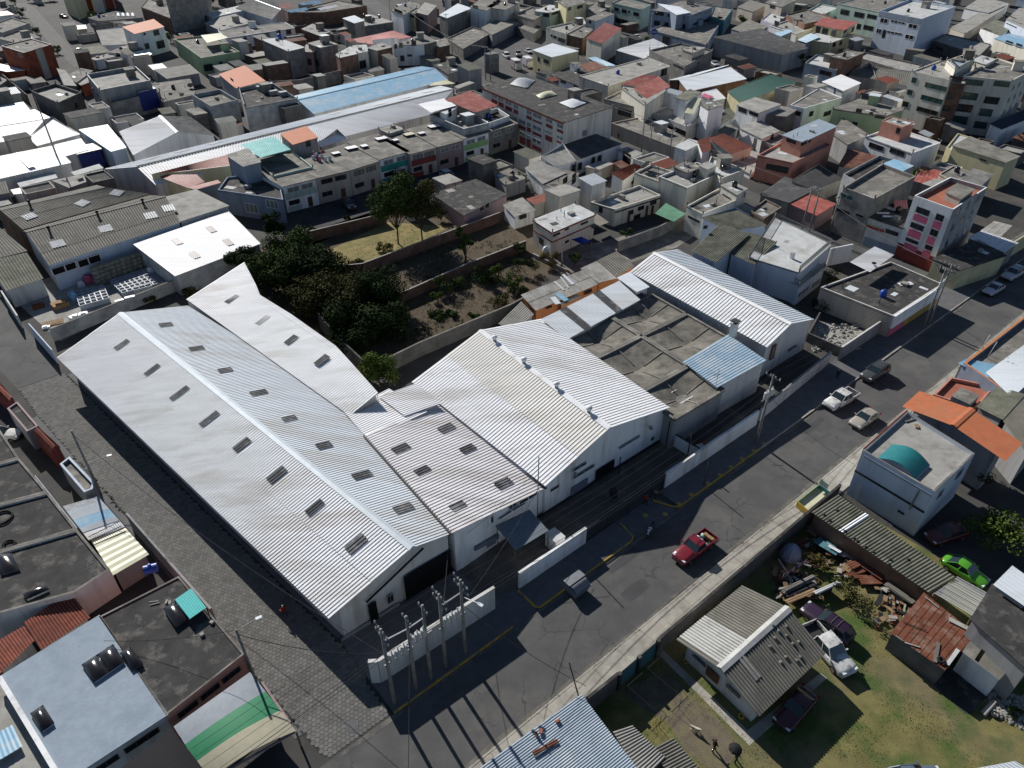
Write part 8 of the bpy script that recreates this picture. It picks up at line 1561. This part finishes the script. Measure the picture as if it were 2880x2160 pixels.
# ---------------------------------------------------------------- small outbuildings filling the back yards of the town
rnd=random.Random(31);FP=[]
for o in col.objects:
    if o.parent is None and o.type=='EMPTY' and o.get('category') not in ('tree','shrub','pole','wire'):
        xs=[(c.matrix_basis.translation,c) for c in o.children if c.type=='MESH' and c.name.split('.')[0] in ('wall','roof','roof_sheet')]
        if xs:
            L_=o.location;pts=[v.co for (_,c) in xs for v in c.data.vertices]
            q_=[uvof(p+L_) for p in pts];FP.append((min(a for a,b in q_),max(a for a,b in q_),min(b for a,b in q_),max(b for a,b in q_),o.get('label'),L_))
def seg_d(p,a,b):ab=b-a;t_=max(0,min(1,(p-a).dot(ab)/ab.length_squared));return (p-a-ab*t_).length
STR=[([at('13',1580,830),at('13',640,440),at('02',1120,1300),at('01',1720,600),at('01',1000,20)],6.5),([at('00',150,0),at('00',420,300),at('00',680,580)],6.),([at('01',200,1760),at('01',1000,1600),at('01',2000,1340),at('01',2300,1250)],11.),([at('02',0,420),at('02',160,620)],12.),([at('01',1900,480),at('02',0,520)],10.)]
nf=0;FP0=list(FP)
for _ in range(4200):
    X,Y=rnd.uniform(-40,2920),rnd.uniform(8,620);p=at('00',X/S,Y/S);u,v=uvof(p)
    if v<88 and u<95 or v<46:continue
    if u>6 and u<66 and v<140:continue
    if any(seg_d(p,a,b)<w for (C,w) in STR for a,b in zip(C,C[1:])):continue
    w,l,h=rnd.uniform(2.4,7),rnd.uniform(2.4,7),rnd.choice([2.6,3.,3.4,5.,5.6]);r=max(w,l)*.46
    if any(x0-w/2<u<x1+w/2 and y0-l/2<v<y1+l/2 for (x0,x1,y0,y1,_l,_c) in FP):continue
    nb=min(FP0,key=lambda f:(f[5]-p).length);rz=RAD(40+rnd.gauss(0,3));c_,s_=math.cos(rz),math.sin(rz);k=lambda x,y:V3(p.x+x*c_-y*s_,p.y+x*s_+y*c_,h)
    Q=[k(-w,-l),k(w,-l),k(w,l),k(-w,l)];Q=[(q+p)/2 for q in Q];Q=[V3(q.x,q.y,h) for q in Q];wl=rnd.choice(['w_block','w_brick','w_grey','w_darkblock','w_beige','w_white_dirty','w_cream'])
    fr=rnd.random()<.55;lab=rnd.choice(['low','small','squat','plain','little'])+dict(w_block=' grey block',w_brick=' brick',w_grey=' grey',w_darkblock=' dark block',w_beige=' beige',w_white_dirty=' whitish',w_cream=' cream')[wl]+(' flat-roofed' if fr else ' sheet-roofed')+' outbuilding next to the '+' '.join(nb[4].split()[:8])
    if fr:flat(lab,Q,wl,rnd.choice(['slab','slab_dark','slab_pale']),rnd.choice([0,.3]),'outbuilding','outbuilding',group='outbuildings in the back yards')
    else:Q[2].z+=.5;Q[3].z+=.5;shed(lab,Q,wl,rnd.choice(['roof_fibre','roof_fibre_pale','roof_galv','roof_fibre_mossy','roof_rust','roof_tile','roof_fibre_dark']),.4,.06,'sine',name='outbuilding',cat='outbuilding',group='outbuildings in the back yards')
    FP.append((u-w/2,u+w/2,v-l/2,v+l/2,lab,p));nf+=1
    if nf>240:break

# ---------------------------------------------------------------- poles, transformers, overhead wires
PB_=[('31',1200,1105,'corner utility pole nearest the cobbled street'),('31',1385,985,'second utility pole from the cobbled street'),('31',1512,890,'third utility pole from the cobbled street'),('31',1640,795,'fourth utility pole from the cobbled street'),('31',1808,672,'fifth utility pole from the cobbled street, with lamp')]
TOP=[]
for k,(t,x,y,lab) in enumerate(PB_):
    arms=[(.25,1.9,128),(1.0,1.9,128)] if k in (0,3,4) else [(.5,1.2,128)]
    r_,tp=pole(at(t,x,y),9.7,lab,lean=(-.12,.1) if k==0 else (0,0),arms=arms);TOP.append(tp)
    if k==4:streetlamp(r_,tp-V3(0,0,1.2),V3(.75,-.55,0),1.8)
    mb=MB()
    for q in range(3):mb.tube([tp-V3(.14,0,3.2+q*.5),tp-V3(-.14,.02,3.2+q*.5)],.05,6)
    part('clamp',mb,'iron',r_)
for (i,j,lab) in ((0,1,'bank of three pale transformers between the first two poles'),(1,2,'bank of three white cut-outs between the second and third poles'),(3,4,'bank of three white transformers between the last two poles')):
    c=(TOP[i]+TOP[j])/2-V3(0,0,4.2 if i !=1 else 3.6);transformer(c,40,lab)
    bm_=single('cross_beam',MB().bar(TOP[i]-V3(0,0,1.5),TOP[j]-V3(0,0,1.5),.1,.1),'iron_grey',['steel beam with insulators between the first two poles','steel beam with insulators between the second and third poles','','steel beam with insulators between the last two poles'][i],'beam')
ex=[('22',2110,505,9.6,'transformer pole on the pavement by the yard wall',[(.3,1.8,128)]),('13',1385,1150,9.8,'twin pole at the far pavement, right one',[(.3,2.,128),(1.1,2.,128)]),('13',1345,1158,9.4,'twin pole at the far pavement, left one',[(.4,1.6,128)])]
EX=[]
for (t,x,y,h,lab,arms) in ex:r_,tp=pole(at(t,x,y),h,lab,arms=arms);EX.append(tp)
tc_=EX[0]-V3(0,0,3);transformer(tc_,40,'dark transformer on the pavement pole by the yard wall');transformer(EX[1]-V3(.3,0,3.5),40,'transformer on the twin far pavement poles')
r_,tl=pole(at('30',2200,880),6.4,'street lamp pole beside the black slab house',.13,.09,lean=(-.15,.1));streetlamp(r_,tl+V3(0,0,.6),V3(.85,.5,0),1.6)
r_,tm=pole(UV(st_left(71) - .3,71.),8.2,'leaning pole on the left of the cobbled street',.14,.1,lean=(-.5,.6));streetlamp(r_,tm-V3(0,0,3.6),V3(.9,.3,0),2.2)
for k,(t,x,y,tx,ty,lab) in enumerate([('00',550,1510,275,770,'very tall thin mast among the left workshops'),('13',290,330,375,-40,'pole on the side street pavement, left one'),('13',355,345,440,-30,'pole on the side street pavement, middle one'),('13',530,355,600,30,'pole on the side street with a lamp arm'),('02',1115,1325,1150,1015,'pole on the side street below the lettered house'),('02',1180,1375,1215,1060,'second pole below the lettered house'),('02',1355,1390,1375,1120,'third pole below the lettered house'),('01',1165,190,1155,-40,'pole at the top of the side street'),('01',1650,345,1640,120,'pole by the block yard house'),('01',1700,545,1695,330,'pole at the low brick house corner'),('01',1985,690,1985,400,'pole beside the far parking lot'),('01',2028,700,2028,420,'second pole beside the far parking lot'),('02',1190,330,1185,110,'pole by the round sign'),('12',430,660,430,480,'thin black post in the back yard')]):
    z_=HZ(t,x,y,tx,ty);z_=min(z_,16 if k==0 else 10);r_,tp=pole(at(t,x,y),z_,lab,.16 if k else .22,.1,arms=[(.3,1.8,30)] if 0<k<13 else ())
    if k in (3,12):streetlamp(r_,tp+V3(0,0,.3),V3(.8,.6,0),2.)
    EX.append(tp)
# wires along the main road
n=0;ends=[TOP[4],EX[0],EX[1],EX[1]+UV(45,0)]
LB=['top','upper','middle','lower','bundled','lowest'];SPN=['over the road from the last near pole to the yard pole','over the road from the yard pole to the twin poles','over the far road beyond the twin poles','crossing the cobbled street from the corner pole','strung between the five near poles']
spans=[(TOP[4],EX[0]),(EX[0],EX[1]),(EX[1],EX[1]+UV(60,0)),(TOP[0]-UV(48,.2),TOP[0]),(TOP[0],TOP[4])]
for s_,(a,b) in enumerate(spans):
    for k,(dv,dz,r_) in enumerate([(-.8,.1,.014),(0,.3,.014),(.8,.1,.014),(.1,-2.6,.016),(.15,-3.2,.028),(.15,-3.7,.018)]):
        wire(a+UV(0,dv)+V3(0,0,dz),b+UV(0,dv)+V3(0,0,dz),.25+.02*(b-a).length,LB[k]+' wire '+SPN[s_],r_)
for k,(a,b,sg,lab,r_) in enumerate([(TOP[0]-V3(0,0,3),tl-V3(0,0,.6),.8,'cable from the corner pole to the street lamp pole',.03),(TOP[0]-V3(0,0,3.2),tm-V3(0,0,.5),1.6,'long cable from the corner pole up the cobbled street',.025),(tl,at('30',900,560,3.6),.5,'slack cable from the lamp pole over the black slab roof',.02),(TOP[1]-V3(0,0,3.),at('31',1310,1900,4),.4,'cable dropping towards the bottom edge',.025),(TOP[4]-V3(0,0,3.),at('32',640,950,4.),.7,'cable crossing the road to the blue shed',.025),(EX[0]-V3(0,0,2.6),at('23',740,690,5.),.8,'cable crossing the road to the blue-grey block',.025),(TOP[4]-V3(0,0,3.2),at('22',230,900,5.5),.5,'service cable to the warehouse entrance corner',.025),(TOP[3]-V3(0,0,3.2),at('21',1660,1420,4.6),.5,'service cable to the long warehouse corner',.025),(at('22',230,730,7),at('22',-400,1300,4.6),.4,'cable along the entrance bay front',.02),(EX[3+1],EX[3+4],.8,'cable along the side street, near span',.05),(EX[3+4],EX[3+10],1.5,'cable along the side street, middle span',.05),(EX[3+10],EX[3+9],.6,'cable along the side street, far span',.05),(EX[3+9],EX[3+7],1.,'cable along the side street, farthest span',.05),(EX[3+1],EX[2],1.,'cable from the side street to the twin poles',.04),(EX[3+4]-V3(0,0,1.5),EX[3+12],1.6,'cable from the lettered house to the round sign',.04)]):wire(a,b,sg,lab,r_)
p=at('22',225,880,4.3);r_,tp=pole(V3(p.x,p.y,0),8.2,'curved grey service mast at the warehouse corner',.06,.05,m='iron_grey',group=None)
p=at('22',1655,880);pole(p,3.4,'dark iron post on the long pavement',.05,.05,m='iron',group=None);p=at('22',920,785);pole(p,2.6,'dark iron post in the factory yard',.07,.07,m='iron',group=None);p=at('22',1330,540);pole(p,3.8,'dark iron post at the yard cross wall, left',.08,.08,m='iron',group=None);p=at('22',1510,650);pole(p,3.8,'dark iron post at the yard cross wall, right',.08,.08,m='iron',group=None)
pt=at('22',880,930,.7);boxthing('oil_drum',(pt.x,pt.y,0),.6,.6,.9,.3,'iron','dark drum standing in the factory yard','drum')
p=at('22',1640,510,.3);e=emp('panel_pile','rusty brown panels piled by the yard wall','scrap',V3(p.x,p.y,0))
for k in range(5):q=p+UV(random.uniform(-.8,.8),random.uniform(-.4,.4));part('panel',MB().box((q.x,q.y,.05+.08*k),1.,.8,.06,random.random()),'roof_rust' if k<4 else 'plastic_white',e)
p=at('12',1765,1659,5.);e=emp('antenna','spiky television antenna by the blue roof wing','antenna',V3(p.x,p.y,4.8));part('mast',MB().tube([V3(p.x,p.y,4.8),V3(p.x,p.y,7.2)],.03,5),'iron_grey',e);part('element',MB().bar(V3(p.x - .6,p.y,6.2),V3(p.x+.5,p.y+.2,6.4),.05),'iron_grey',e)
